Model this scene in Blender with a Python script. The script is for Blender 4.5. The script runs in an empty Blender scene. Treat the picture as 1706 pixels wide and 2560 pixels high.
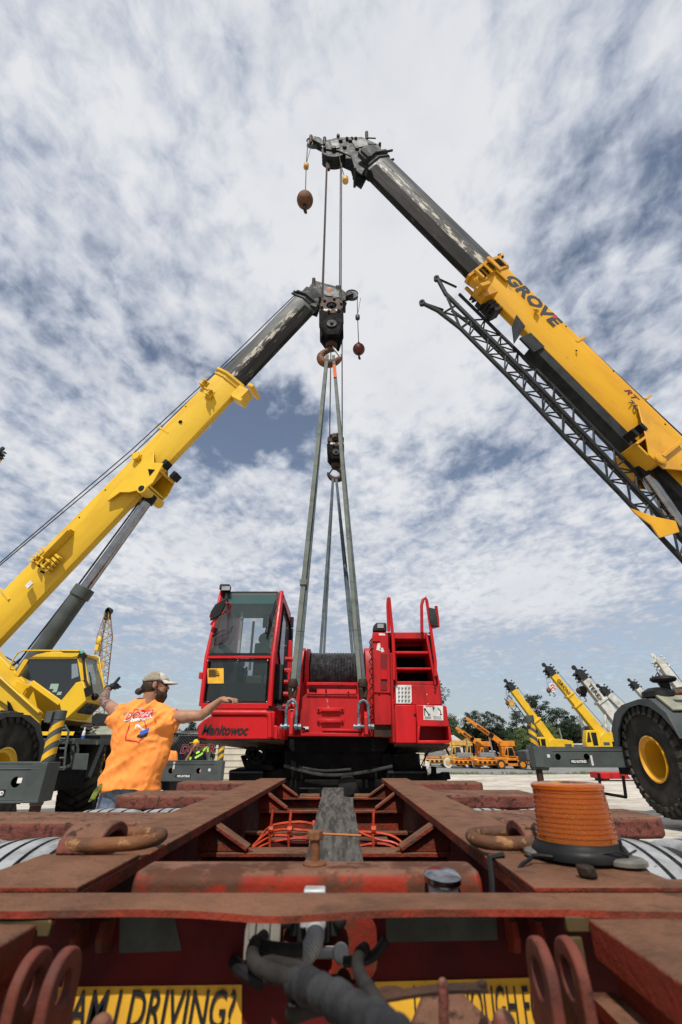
import bpy, bmesh, math, random
from mathutils import Vector, Matrix, noise
from mathutils.bvhtree import BVHTree
random.seed(7)
R = math.radians
scn = bpy.context.scene
COL = scn.collection
FL = 1138.0; PITCH = R(27.4); H = 1.17
CP, SP = math.cos(PITCH), math.sin(PITCH)
# ---------------------------------------------------------------- measured positions -> world
def ray(px, py):
    a = (px-853)/FL; b = (1280-py)/FL
    return Vector((a, CP-b*SP, SP+b*CP))
def W(px, py, y):
    r = ray(px, py); t = y/r.y
    return Vector((r.x*t, y, H+r.z*t))
def WZ(px, py, z):
    r = ray(px, py); t = (z-H)/r.z
    return Vector((r.x*t, r.y*t, z))
def WX(px, py, x):
    r = ray(px, py); t = x/r.x
    return Vector((x, r.y*t, H+r.z*t))
def WD(px, py, d):
    return Vector((0, 0, H)) + ray(px, py)*d
def gz(y):
    """height of the yard, which falls away gently behind the trailer"""
    def s(a, b, t):
        t = max(0, min(1, (t-a)/(b-a))); return t*t*(3-2*t)
    return -0.42*s(5, 17, y) - 0.45*s(17, 75, y)
# ---------------------------------------------------------------- mesh building
SPLITS = set('map_outline axle bare_metal_patch blank_data_plate bolt bolt_hole painted_sky_strip cable_guide cheek_plate cast_socket_flange drum_flange end_block grab_rail handrail hoist_rope hydraulic_fitting hydraulic_hose jib_bracket lifting_lug magnet_foot nose_bracket pad_plate pin rubber_flap sheave shim_bracket side_plate step_rib step_tread sticker timber_block track_step upright_pin vent_panel white_mark white_stripe window window_sticker work_light outrigger_box carbody_hook_bracket collar_slot conduit small_lug crawler_mount panel_fitting underside cab_rear_wall'.split())
class MB:
    def __init__(s): s.v = []; s.f = []; s.m = []; s.mi = 0
    def add(s, vs, fs):
        o = len(s.v); s.v += [Vector(p) for p in vs]
        for f in fs: s.f.append([o+i for i in f]); s.m.append(s.mi)
        return s
    def bx(s, x0, x1, y0, y1, z0, z1):
        return s.add([(x0,y0,z0),(x1,y0,z0),(x1,y1,z0),(x0,y1,z0),(x0,y0,z1),(x1,y0,z1),(x1,y1,z1),(x0,y1,z1)],
            [(3,2,1,0),(4,5,6,7),(0,1,5,4),(1,2,6,5),(2,3,7,6),(3,0,4,7)])
    def beam(s, p0, p1, w, h, up=(0,0,1), w1=None, h1=None):
        p0 = Vector(p0); p1 = Vector(p1); d = (p1-p0).normalized(); up = Vector(up)
        if abs(d.dot(up)) > .98: up = Vector((0,1,0))
        a = d.cross(up).normalized(); b = a.cross(d).normalized()
        w1 = w if w1 is None else w1; h1 = h if h1 is None else h1
        vs = []
        for p, ww, hh in ((p0,w,h),(p1,w1,h1)):
            vs += [p-a*ww/2-b*hh/2, p+a*ww/2-b*hh/2, p+a*ww/2+b*hh/2, p-a*ww/2+b*hh/2]
        return s.add(vs, [(0,1,2,3),(7,6,5,4),(0,4,5,1),(1,5,6,2),(2,6,7,3),(3,7,4,0)])
    def tube(s, pts, r, seg=8, closed=False, flat=1.0):
        pts = [Vector(p) for p in pts]; n = len(pts)
        rs = r if isinstance(r, (list, tuple)) else [r]*n
        prev = None; rings = []
        for i, p in enumerate(pts):
            if closed: t = (pts[(i+1) % n]-pts[i-1]).normalized()
            else: t = (pts[min(i+1, n-1)]-pts[max(i-1, 0)]).normalized()
            if prev is None:
                a = t.cross(Vector((0,0,1)))
                if a.length < .1: a = t.cross(Vector((0,1,0)))
                a.normalize()
            else:
                a = (prev - t*prev.dot(t)).normalized()
            prev = a; b = t.cross(a)
            rings.append([p+(a*math.cos(2*math.pi*k/seg)+b*flat*math.sin(2*math.pi*k/seg))*rs[i] for k in range(seg)])
        vs = [q for rg in rings for q in rg]; fs = []
        m = n if closed else n-1
        for i in range(m):
            j = (i+1) % n
            for k in range(seg):
                l = (k+1) % seg
                fs.append((i*seg+k, i*seg+l, j*seg+l, j*seg+k))
        if not closed:
            fs.append(tuple(range(seg-1, -1, -1))); fs.append(tuple((n-1)*seg+k for k in range(seg)))
        return s.add(vs, fs)
    def lathe(s, prof, o=(0,0,0), axis=(0,0,1), seg=24, caps=True):
        o = Vector(o); ax = Vector(axis).normalized()
        a = ax.cross(Vector((0,0,1)))
        if a.length < .1: a = Vector((1,0,0))
        a.normalize(); b = ax.cross(a)
        vs = []; fs = []
        for (r, h) in prof:
            for k in range(seg):
                t = 2*math.pi*k/seg
                vs.append(o+ax*h+(a*math.cos(t)+b*math.sin(t))*r)
        for i in range(len(prof)-1):
            for k in range(seg):
                l = (k+1) % seg
                fs.append((i*seg+k, i*seg+l, (i+1)*seg+l, (i+1)*seg+k))
        if caps:
            if prof[0][0] > 1e-4: fs.append(tuple(range(seg-1, -1, -1)))
            if prof[-1][0] > 1e-4: fs.append(tuple((len(prof)-1)*seg+k for k in range(seg)))
        return s.add(vs, fs)
    def cyl(s, p0, p1, r, seg=16, r1=None):
        p0 = Vector(p0); p1 = Vector(p1)
        return s.lathe([(r,0),(r if r1 is None else r1,(p1-p0).length)], p0, p1-p0, seg)
    def extr(s, poly, vec):
        """polygon of 3-D points swept along vec"""
        poly = [Vector(p) for p in poly]; vec = Vector(vec); n = len(poly)
        return s.add(poly+[p+vec for p in poly],
            [tuple(range(n-1, -1, -1)), tuple(range(n, 2*n))]+[(k, (k+1) % n, n+(k+1) % n, n+k) for k in range(n)])
    def holed(s, outer, inner, vec):
        """plate between an outer and an inner loop (same count), swept along vec"""
        n = len(outer); vec = Vector(vec); o = [Vector(p) for p in outer]; i = [Vector(p) for p in inner]
        vs = o+i+[p+vec for p in o]+[p+vec for p in i]; fs = []
        for k in range(n):
            l = (k+1) % n
            fs += [(k, l, n+l, n+k), (2*n+l, 2*n+k, 3*n+k, 3*n+l), (k, 2*n+k, 2*n+l, l), (n+l, 3*n+l, 3*n+k, n+k)]
        return s.add(vs, fs)
    def ball(s, c, rad, rot=None, seg=16, rings=10):
        c = Vector(c); rad = Vector(rad) if not isinstance(rad, (int, float)) else Vector((rad,)*3)
        vs = []; fs = []
        for i in range(rings+1):
            ph = math.pi*i/rings
            for k in range(seg):
                t = 2*math.pi*k/seg
                p = Vector((math.sin(ph)*math.cos(t)*rad.x, math.sin(ph)*math.sin(t)*rad.y, math.cos(ph)*rad.z))
                if rot: p = rot @ p
                vs.append(c+p)
        for i in range(rings):
            for k in range(seg):
                l = (k+1) % seg
                fs.append((i*seg+k, (i+1)*seg+k, (i+1)*seg+l, i*seg+l))
        return s.add(vs, fs)
    def cap(s, p0, r0, p1, r1, seg=14):
        p0 = Vector(p0); p1 = Vector(p1); L = (p1-p0).length
        pr = [(r0*math.cos(t)+1e-4, r0*math.sin(t)) for t in [R(a) for a in (-90,-60,-30,0)]]
        pr += [(r1*math.cos(t)+1e-4, L+r1*math.sin(t)) for t in [R(a) for a in (0,30,60,90)]]
        return s.lathe(pr, p0, p1-p0, seg)
    def build(s, name, mat, parent=None, bevel=0, smooth=35, seg=2):
        if name in SPLITS and parent is not None and len(s.v) < 40000:
            gs = s.islands()
            if len(gs) > 1: return [g.build_one(name, mat, parent, bevel, smooth, seg) for g in gs][0]
        return s.build_one(name, mat, parent, bevel, smooth, seg)
    def islands(s):
        """groups of faces whose boxes touch"""
        p = list(range(len(s.v)))
        def f(i):
            while p[i] != i: p[i] = p[p[i]]; i = p[i]
            return i
        for fc in s.f:
            for i in fc[1:]: p[f(i)] = f(fc[0])
        bb = {}
        for i, v in enumerate(s.v):
            r = f(i); b = bb.get(r)
            if b is None: bb[r] = [list(v), list(v)]
            else:
                for k in range(3): b[0][k] = min(b[0][k], v[k]); b[1][k] = max(b[1][k], v[k])
        ks = list(bb); q = {k: k for k in ks}
        def h(i):
            while q[i] != i: i = q[i]
            return i
        S = max(max(bb[r][1][k] for r in ks)-min(bb[r][0][k] for r in ks) for k in range(3)); t = .006*S
        for i, a in enumerate(ks):
            for b in ks[:i]:
                if all(bb[a][0][k] <= bb[b][1][k]+t and bb[b][0][k] <= bb[a][1][k]+t for k in range(3)): q[h(a)] = h(b)
        gs = {}
        for fc, m in zip(s.f, s.m): gs.setdefault(h(f(fc[0])), []).append((fc, m))
        out = []
        for fl in gs.values():
            g = MB(); mp = {}
            for fc, m in fl:
                nf = []
                for i in fc:
                    if i not in mp: mp[i] = len(g.v); g.v.append(s.v[i])
                    nf.append(mp[i])
                g.f.append(nf); g.m.append(m)
            out.append(g)
        return out
    def build_one(s, name, mat, parent=None, bevel=0, smooth=35, seg=2):
        off = Vector((0,0,0))
        p = parent
        while p is not None:
            if p.type == 'EMPTY': off = off+p.location
            p = p.parent
        me = bpy.data.meshes.new(name)
        vs = [v-off for v in s.v]
        org = Vector((0,0,0))
        if parent is None and vs:      # a thing of one mesh: origin at its base
            xs = [v.x for v in vs]; ys = [v.y for v in vs]; zs = [v.z for v in vs]
            org = Vector(((min(xs)+max(xs))/2, (min(ys)+max(ys))/2, min(zs)))
            vs = [v-org for v in vs]
        me.from_pydata(vs, [], s.f)
        mats = mat if isinstance(mat, (list, tuple)) else [mat]
        for m in mats: me.materials.append(m)
        if len(mats) > 1: me.polygons.foreach_set('material_index', s.m)
        bm = bmesh.new(); bm.from_mesh(me); bmesh.ops.remove_doubles(bm, verts=bm.verts, dist=1e-5)
        bmesh.ops.recalc_face_normals(bm, faces=bm.faces); bm.to_mesh(me); bm.free()
        if smooth:
            me.polygons.foreach_set('use_smooth', [True]*len(me.polygons)); me.set_sharp_from_angle(angle=R(smooth))
        me.update()
        o = bpy.data.objects.new(name, me); COL.objects.link(o); o.location = org
        if parent is not None: o.parent = parent
        if bevel:
            b = o.modifiers.new('bevel', 'BEVEL'); b.width = bevel; b.segments = seg; b.limit_method = 'ANGLE'; b.angle_limit = R(40)
        return o
def tag(o, label, cat, group=None, kind=None):
    if label: o['label'] = label
    if cat: o['category'] = cat
    if group: o['group'] = group
    if kind: o['kind'] = kind
    return o
def thing(name, loc, label, cat, group=None):
    o = bpy.data.objects.new(name, None); COL.objects.link(o); o.location = Vector(loc); o.empty_display_size = .2
    return tag(o, label, cat, group)
def copy_tree(o, parent=None):
    c = o.copy(); COL.objects.link(c); c.parent = parent
    for ch in [q for q in bpy.data.objects if q.parent == o and q != c]: copy_tree(ch, c)
    return c
def textmb(body, o, ux, uy, size, off=0.0, shear=0.0, depth=0.002, align='LEFT', sx=1.0, mb=None, fn=None, space=1.0):
    """letters laid on a plane: origin o, reading direction ux, up uy"""
    cu = bpy.data.curves.new('t', 'FONT'); cu.body = body; cu.size = size; cu.offset = off; cu.shear = shear
    cu.align_x = align; cu.resolution_u = 3; cu.space_character = space
    ob = bpy.data.objects.new('t', cu); COL.objects.link(ob)
    bpy.context.view_layer.update()
    me = ob.evaluated_get(bpy.context.evaluated_depsgraph_get()).to_mesh()
    o = Vector(o); ux = Vector(ux).normalized(); uy = Vector(uy).normalized(); n = ux.cross(uy)
    vs = [o+ux*v.co.x*sx+uy*v.co.y+n*depth for v in me.vertices]
    if fn: vs = [fn(v) for v in vs]
    mb = mb or MB()
    mb.add(vs, [tuple(p.vertices) for p in me.polygons])
    ob.evaluated_get(bpy.context.evaluated_depsgraph_get()).to_mesh_clear()
    bpy.data.objects.remove(ob); bpy.data.curves.remove(cu)
    return mb
# ---------------------------------------------------------------- materials
def lin(c):
    return tuple(((x/255)/12.92 if x/255 <= .04045 else ((x/255+.055)/1.055)**2.4) for x in c)+(1,)
def newmat(name):
    m = bpy.data.materials.new(name); m.use_nodes = True
    return m, m.node_tree.nodes, m.node_tree.links, m.node_tree.nodes['Principled BSDF']
KA = .80
def paint(name, col, col2=None, rough=.5, metal=0, scale=3.0, amt=(.4,.65), spot=None, sscale=25, samt=(.6,.66), top=None, tcov=(.25,.5),
          topamt=(.3,.8), bump=.0, bscale=40, stretch=None, coat=0, spec=.3, frame=None):
    """paint with grime (col2), chips (spot) and dust or rust on upward faces (top)"""
    m, N, L, B = newmat(name)
    tc = N.new('ShaderNodeTexCoord'); src = tc.outputs['Object']
    dk = lambda c: tuple(x*KA for x in c[:3])+(1,) if c else c
    col, col2, spot, top = dk(col), dk(col2), dk(spot), dk(top)
    if frame:      # grain running along frame[0]: (u, v, w, lengthening)
        mp = N.new('ShaderNodeMapping'); mp.vector_type = 'TEXTURE'; mp.inputs['Rotation'].default_value = Matrix((frame[0],frame[1],frame[2])).transposed().to_euler()
        mp.inputs['Scale'].default_value = (frame[3],1,1); L.new(src, mp.inputs[0]); src = mp.outputs[0]
    elif stretch:
        mp = N.new('ShaderNodeMapping'); mp.inputs['Scale'].default_value = stretch; L.new(src, mp.inputs[0]); src = mp.outputs[0]
    def nz(sc, det=8, rg=.6):
        n = N.new('ShaderNodeTexNoise'); n.inputs['Scale'].default_value = sc; n.inputs['Detail'].default_value = det
        n.inputs['Roughness'].default_value = rg; L.new(src, n.inputs['Vector']); return n.outputs['Fac']
    def ramp(f, a, b):
        r = N.new('ShaderNodeMapRange'); r.inputs['From Min'].default_value = a; r.inputs['From Max'].default_value = b
        r.clamp = True; r.interpolation_type = 'SMOOTHSTEP'; L.new(f, r.inputs['Value']); return r.outputs['Result']
    def mix(f, a, b, fc=None):
        x = N.new('ShaderNodeMix'); x.data_type = 'RGBA'
        if f is not None: L.new(f, x.inputs['Factor'])
        for s, v in ((6, a), (7, b)):
            if isinstance(v, tuple): x.inputs[s].default_value = v
            else: L.new(v, x.inputs[s])
        return x.outputs[2]
    cur = col; rf = None
    if col2: cur = mix(ramp(nz(scale), *amt), cur, col2)
    if top:
        g = N.new('ShaderNodeNewGeometry'); sx = N.new('ShaderNodeSeparateXYZ'); L.new(g.outputs['Normal'], sx.inputs[0])
        f = ramp(sx.outputs['Z'], *topamt)
        mu = N.new('ShaderNodeMath'); mu.operation = 'MULTIPLY'; L.new(f, mu.inputs[0]); L.new(ramp(nz(scale*1.7), *tcov), mu.inputs[1])
        t2 = mix(ramp(nz(scale*.9, 10, .72), .35, .7), top, tuple(c*.55 for c in top[:3])+(1,))
        cur = mix(mu.outputs[0], cur, t2)
    if spot:
        rf = ramp(nz(sscale, 6, .65), *samt); cur = mix(rf, cur, spot)
    if isinstance(cur, tuple): B.inputs['Base Color'].default_value = cur
    else: L.new(cur, B.inputs['Base Color'])
    rr = ramp(nz(scale*2.3, 5), .2, .8)
    mr = N.new('ShaderNodeMapRange'); mr.inputs['To Min'].default_value = max(.03, rough-.1); mr.inputs['To Max'].default_value = min(1, rough+.14)
    L.new(rr, mr.inputs['Value']); L.new(mr.outputs[0], B.inputs['Roughness'])
    B.inputs['Metallic'].default_value = metal; B.inputs['Coat Weight'].default_value = coat
    B.inputs['Specular IOR Level'].default_value = spec
    if bump:
        bp = N.new('ShaderNodeBump'); bp.inputs['Strength'].default_value = min(1, bump); bp.inputs['Distance'].default_value = .01*max(1, bump)
        L.new(nz(bscale, 6), bp.inputs['Height']); L.new(bp.outputs[0], B.inputs['Normal'])
    return m
def glassy(name, col, rough=.05, alpha=.35):
    m, N, L, B = newmat(name)
    B.inputs['Base Color'].default_value = col; B.inputs['Roughness'].default_value = rough
    B.inputs['Alpha'].default_value = alpha; B.inputs['Specular IOR Level'].default_value = .8
    return m
M = {}
M['yel'] = paint('yellow_paint', (.80,.50,.020,1), (.70,.42,.02,1), .38, scale=1.2, spot=(.30,.16,.02,1), sscale=9, samt=(.70,.74), coat=.25)
M['yor'] = paint('golden_yellow_paint', (.74,.38,.012,1), (.58,.27,.012,1), .38, scale=1.0, spot=(.22,.10,.01,1), sscale=7, samt=(.66,.74), coat=.25)
M['ora'] = paint('orange_paint', (.72,.24,.012,1), (.5,.17,.02,1), .5, scale=2, spot=(.12,.05,.02,1), sscale=8, samt=(.62,.68))
M['tan'] = paint('faded_tan_paint', (.62,.38,.10,1), (.42,.24,.07,1), .6, scale=2, spot=(.14,.07,.03,1), sscale=8, samt=(.6,.68))
M['whi'] = paint('white_paint', (.62,.61,.56,1), (.42,.41,.36,1), .45, scale=1.5, spot=(.15,.13,.1,1), sscale=6, samt=(.66,.7))
M['gry'] = paint('grey_green_paint', (.070,.083,.082,1), (.046,.055,.054,1), .55, scale=2, spot=(.3,.3,.27,1), sscale=14, samt=(.71,.72), spec=.3)
M['gsteel'] = paint('worn_boom_steel', (.105,.118,.125,1), (.055,.060,.062,1), .38, scale=1.6, spot=(.03,.024,.018,1), sscale=3.2, samt=(.58,.66), bump=.1)
M['gwear'] = paint('scraped_wear_strip', (.03,.029,.027,1), (.055,.052,.047,1), .5, scale=3, spot=(.52,.49,.40,1), sscale=5.5, samt=(.50,.54), stretch=(1,1,1), spec=.3)
M['gdark'] = paint('dark_boom_underside', (.020,.018,.016,1), (.045,.042,.038,1), .4, scale=2, spot=(.19,.16,.11,1), sscale=9, samt=(.65,.69))  # underside tone, darker than the boom steel
M['gdk'] = paint('dark_machine_steel', (.028,.033,.035,1), (.016,.017,.018,1), .6, scale=4, spot=(.09,.06,.04,1), sscale=16, samt=(.62,.68), spec=.2)
M['blk'] = paint('black_steel', (.006,.006,.007,1), (.013,.012,.011,1), .7, scale=4, spec=.05)
M['red'] = paint('red_crane_paint', (.52,.010,.013,1), (.27,.010,.012,1), .40, scale=2.2, amt=(.42,.72), stretch=(1.6,1.6,.5), spot=(.60,.36,.33,1), sscale=22, samt=(.735,.75), coat=.0, spec=.22)
M['redd'] = paint('worn_red_paint', (.47,.011,.013,1), (.19,.010,.010,1), .5, scale=3, amt=(.42,.72), stretch=(1.6,1.6,.5), spot=(.65,.5,.48,1), sscale=11, samt=(.69,.71), coat=.0, spec=.22)
M['tire'] = paint('tyre_rubber', (.022,.021,.019,1), (.075,.065,.052,1), .85, scale=3, amt=(.42,.75), spec=.25, bump=.3, bscale=25)
M['tirew'] = paint('chalky_tyre_tread', (.36,.37,.38,1), (.20,.205,.21,1), .9, scale=9, spot=(.12,.12,.12,1), sscale=60, samt=(.62,.68), spec=.2, bump=.5, bscale=120)
M['groove'] = paint('tyre_groove', (.07,.07,.07,1), (.03,.03,.03,1), .9, scale=40)
M['rust'] = paint('rusty_iron', (.17,.065,.024,1), (.07,.032,.017,1), .7, scale=6, spot=(.30,.15,.06,1), sscale=30, samt=(.55,.65), bump=.4, bscale=60)
M['rustd'] = paint('dark_rusty_iron', (.060,.026,.014,1), (.022,.015,.011,1), .6, scale=5, spot=(.13,.06,.03,1), sscale=20, samt=(.6,.68), bump=.4, bscale=60, spec=.2)
M['trl'] = paint('weathered_red_trailer_paint', (.22,.030,.014,1), (.07,.022,.012,1), .68, scale=7, top=(.205,.098,.056,1), topamt=(.35,.75), tcov=(.05,.30),
                 spot=(.085,.042,.026,1), sscale=11, samt=(.52,.72), bump=.7, bscale=90, spec=.15)
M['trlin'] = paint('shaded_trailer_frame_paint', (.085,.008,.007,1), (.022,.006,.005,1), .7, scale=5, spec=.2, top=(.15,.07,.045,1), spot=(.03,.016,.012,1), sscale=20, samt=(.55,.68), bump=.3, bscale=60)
M['trlside'] = paint('rusty_pitted_side', (.18,.056,.040,1), (.10,.034,.025,1), .8, scale=8, spec=.2, tcov=(.05,.3), top=(.205,.100,.060,1), topamt=(.5,.85),
                 spot=(.045,.022,.016,1), sscale=34, samt=(.54,.62), bump=.8, bscale=60)
M['tank'] = paint('red_orange_tank_paint', (.27,.024,.010,1), (.15,.018,.010,1), .6, scale=7, top=(.215,.105,.066,1), topamt=(.5,.9), tcov=(.1,.4),
                 spot=(.085,.034,.018,1), sscale=12, samt=(.46,.58), bump=.3, bscale=60, spec=.12)
M['hose'] = paint('grey_rubber_hose', (.017,.018,.020,1), (.042,.042,.043,1), .75, scale=26, spec=.2, bump=.3, bscale=60)
M['hoseb'] = paint('dusty_rubber_hose', (.034,.031,.028,1), (.018,.017,.016,1), .8, scale=14, spec=.2, bump=.3, bscale=60)
M['blkp'] = paint('black_rubber', (.008,.008,.009,1), (.016,.016,.016,1), .55, scale=9, spec=.18)
M['chrome'] = paint('chrome', (.40,.41,.43,1), (.30,.30,.32,1), .16, metal=1, scale=5)
M['alum'] = paint('cast_aluminium', (.50,.51,.51,1), (.34,.34,.33,1), .5, metal=.25, scale=20)
M['wood'] = paint('weathered_timber', (.105,.097,.085,1), (.040,.037,.033,1), .9, scale=7, amt=(.38,.62), stretch=(7,.8,7), spot=(.15,.135,.11,1), sscale=12, samt=(.55,.68), bump=.8, bscale=16, spec=.15)
M['sling'] = paint('faded_green_webbing', (.165,.180,.150,1), (.115,.13,.118,1), .9, scale=5, spot=(.07,.17,.20,1), sscale=7, samt=(.60,.72))
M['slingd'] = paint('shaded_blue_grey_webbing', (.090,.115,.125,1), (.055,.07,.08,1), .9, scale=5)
M['tagor'] = paint('orange_tag', (.62,.13,.03,1), None, .8)
M['shack'] = paint('blue_grey_shackle_steel', (.16,.23,.27,1), (.09,.12,.14,1), .4, metal=.4, scale=12, spot=(.10,.04,.02,1), sscale=25, samt=(.55,.65))
M['rope'] = paint('steel_wire_rope', (.040,.028,.024,1), (.07,.05,.04,1), .7, scale=30, spec=.2)
M['winch'] = paint('wrapped_black_rope', (.012,.012,.013,1), (.035,.035,.036,1), .25, scale=14, bump=1.0, bscale=50)
M['skin'] = paint('skin', (.46,.235,.145,1), (.38,.17,.105,1), .55, scale=12, spec=.3)
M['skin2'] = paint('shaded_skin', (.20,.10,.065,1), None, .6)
M['tattoo'] = paint('tattooed_skin', (.34,.19,.13,1), (.055,.055,.06,1), .55, scale=26, amt=(.47,.54), spec=.3)
M['hair'] = paint('dark_brown_hair', (.022,.013,.009,1), (.05,.03,.018,1), .55, scale=40, stretch=(1,1,.25))
M['shirt'] = paint('orange_cotton', (1.02,.335,.075,1), (.92,.28,.055,1), .85, scale=3, spec=.2, bump=.15, bscale=260)
M['denim'] = paint('washed_denim', (.17,.22,.29,1), (.08,.11,.16,1), .9, scale=12, spec=.2)
M['jeansd'] = paint('dark_trousers', (.012,.015,.026,1), None, .9, spec=.2)
M['capm'] = paint('khaki_cap', (.24,.20,.14,1), (.33,.29,.22,1), .9, scale=18, spec=.2)
M['capf'] = paint('pale_cap_front', (.62,.58,.50,1), (.4,.36,.3,1), .9, scale=18, spec=.2)
M['glv'] = paint('glove_black', (.015,.015,.017,1), None, .7)
M['glvy'] = paint('glove_lime', (.16,.19,.02,1), (.02,.02,.02,1), .8, scale=22)
M['lime'] = paint('lime_reflective_tape', (.42,.75,.06,1), None, .6)
M['capy'] = paint('yellow_cap_cloth', (.80,.48,.02,1), None, .7)
M['capo'] = paint('orange_cap_cloth', (.75,.13,.03,1), None, .7)
M['txtk'] = paint('black_lettering', (.014,.014,.016,1), None, .5)
M['txtg'] = paint('dark_grey_lettering', (.045,.048,.052,1), None, .5)
M['txtw'] = paint('white_lettering', (.72,.72,.7,1), None, .6)
M['txtr'] = paint('red_lettering', (.62,.025,.035,1), None, .7)
M['txtm'] = paint('maroon_lettering', (.14,.02,.035,1), None, .7)
M['txtb'] = paint('blue_print', (.02,.10,.45,1), None, .7)
M['paper'] = paint('white_sticker', (.68,.68,.66,1), (.5,.5,.47,1), .6, scale=6)
M['stky'] = paint('yellow_sticker', (.80,.44,.03,1), (.66,.34,.03,1), .55, scale=7, spot=(.3,.17,.05,1), sscale=30, samt=(.66,.7))
M['plac'] = paint('dirty_aluminium_plate', (.085,.093,.078,1), (.05,.053,.043,1), .6, metal=.1, scale=9, spec=.2)
M['stry'] = paint('hazard_yellow', (.78,.45,.02,1), (.55,.3,.02,1), .5, scale=5, spot=(.05,.04,.03,1), sscale=22, samt=(.64,.68))
M['leafk'] = None
M['glass'] = glassy('tinted_glass', (.012,.020,.019,1), .04, .62)
M['glassg'] = glassy('green_tinted_glass', (.04,.095,.09,1), .04, .68)
M['glassb'] = paint('dark_window_glass', (.008,.010,.011,1), None, .05, spec=.9)
M['glassu'] = glassy('upper_cab_glass', (.05,.075,.075,1), .03, .42)
M['seat'] = paint('grey_green_seat', (.11,.14,.115,1), (.07,.09,.075,1), .7, scale=6)
M['beige'] = paint('beige_metal_siding', (.60,.55,.44,1), (.50,.45,.36,1), .6, scale=2)
M['shedw'] = paint('pale_roofing', (.62,.62,.62,1), (.5,.5,.5,1), .6, scale=2)
M['brick'] = paint('maroon_metal_wall', (.10,.035,.03,1), (.07,.025,.022,1), .7, scale=3)
M['galv'] = paint('galvanised_steel', (.36,.37,.37,1), (.25,.26,.26,1), .45, metal=.5, scale=10)
M['lug'] = paint('rust_worn_lug', (.15,.036,.022,1), (.08,.026,.018,1), .7, scale=14, spot=(.05,.025,.02,1), sscale=30, samt=(.58,.68), bump=.3, bscale=80, spec=.25)
M['mesh'] = paint('chain_mesh', (.05,.055,.06,1), None, .6)
M['wire_or'] = paint('orange_wire', (.55,.06,.015,1), (.3,.03,.012,1), .5, scale=14)
M['bark'] = paint('pine_bark', (.075,.050,.035,1), (.04,.028,.02,1), .95, scale=2)
def amber():
    m, N, L, B = newmat('amber_lens')
    B.inputs['Roughness'].default_value = .12; B.inputs['Transmission Weight'].default_value = .85; B.inputs['IOR'].default_value = 1.42
    tc = N.new('ShaderNodeTexCoord'); w = N.new('ShaderNodeTexNoise'); w.inputs['Scale'].default_value = 12
    L.new(tc.outputs['Object'], w.inputs['Vector'])
    x = N.new('ShaderNodeMix'); x.data_type = 'RGBA'; x.inputs[6].default_value = (.95,.36,.03,1); x.inputs[7].default_value = (.80,.20,.012,1)
    L.new(w.outputs['Fac'], x.inputs['Factor']); L.new(x.outputs[2], B.inputs['Base Color'])
    t = N.new('ShaderNodeBsdfTranslucent'); t.inputs[0].default_value = (.90,.20,.008,1)
    d = N.new('ShaderNodeBsdfDiffuse'); d.inputs[0].default_value = (.50,.10,.006,1)
    m1 = N.new('ShaderNodeMixShader'); m1.inputs[0].default_value = .35; L.new(t.outputs[0], m1.inputs[1]); L.new(d.outputs[0], m1.inputs[2])
    m2 = N.new('ShaderNodeMixShader'); m2.inputs[0].default_value = .34; L.new(B.outputs[0], m2.inputs[1]); L.new(m1.outputs[0], m2.inputs[2])
    L.new(m2.outputs[0], N['Material Output'].inputs[0])
    return m
M['amber'] = amber(); M['amber2'] = amber(); M['amber'].node_tree.nodes['Mix Shader.001'].inputs[0].default_value = .06
M['amber'].node_tree.nodes['Principled BSDF'].inputs['Roughness'].default_value = .06; M['amber2'].node_tree.nodes['Mix Shader.001'].inputs[0].default_value = .28
def leafmat(name, a, b):
    m, N, L, B = newmat(name)
    oi = N.new('ShaderNodeTexCoord'); n = N.new('ShaderNodeTexNoise'); n.inputs['Scale'].default_value = .7; n.inputs['Detail'].default_value = 5
    L.new(oi.outputs['Object'], n.inputs['Vector'])
    r = N.new('ShaderNodeMapRange'); r.inputs['From Min'].default_value = .38; r.inputs['From Max'].default_value = .62; L.new(n.outputs['Fac'], r.inputs['Value'])
    x = N.new('ShaderNodeMix'); x.data_type = 'RGBA'; x.inputs[6].default_value = a; x.inputs[7].default_value = b
    L.new(r.outputs[0], x.inputs['Factor']); L.new(x.outputs[2], B.inputs['Base Color']); B.inputs['Roughness'].default_value = .8
    B.inputs['Specular IOR Level'].default_value = .2
    return m
M['pine'] = leafmat('pine_needles', (.006,.012,.006,1), (.022,.036,.014,1))
M['leaf'] = leafmat('broad_leaves', (.012,.024,.008,1), (.045,.070,.020,1))
M['leafl'] = leafmat('pale_leaves', (.05,.085,.025,1), (.11,.15,.045,1))
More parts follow.
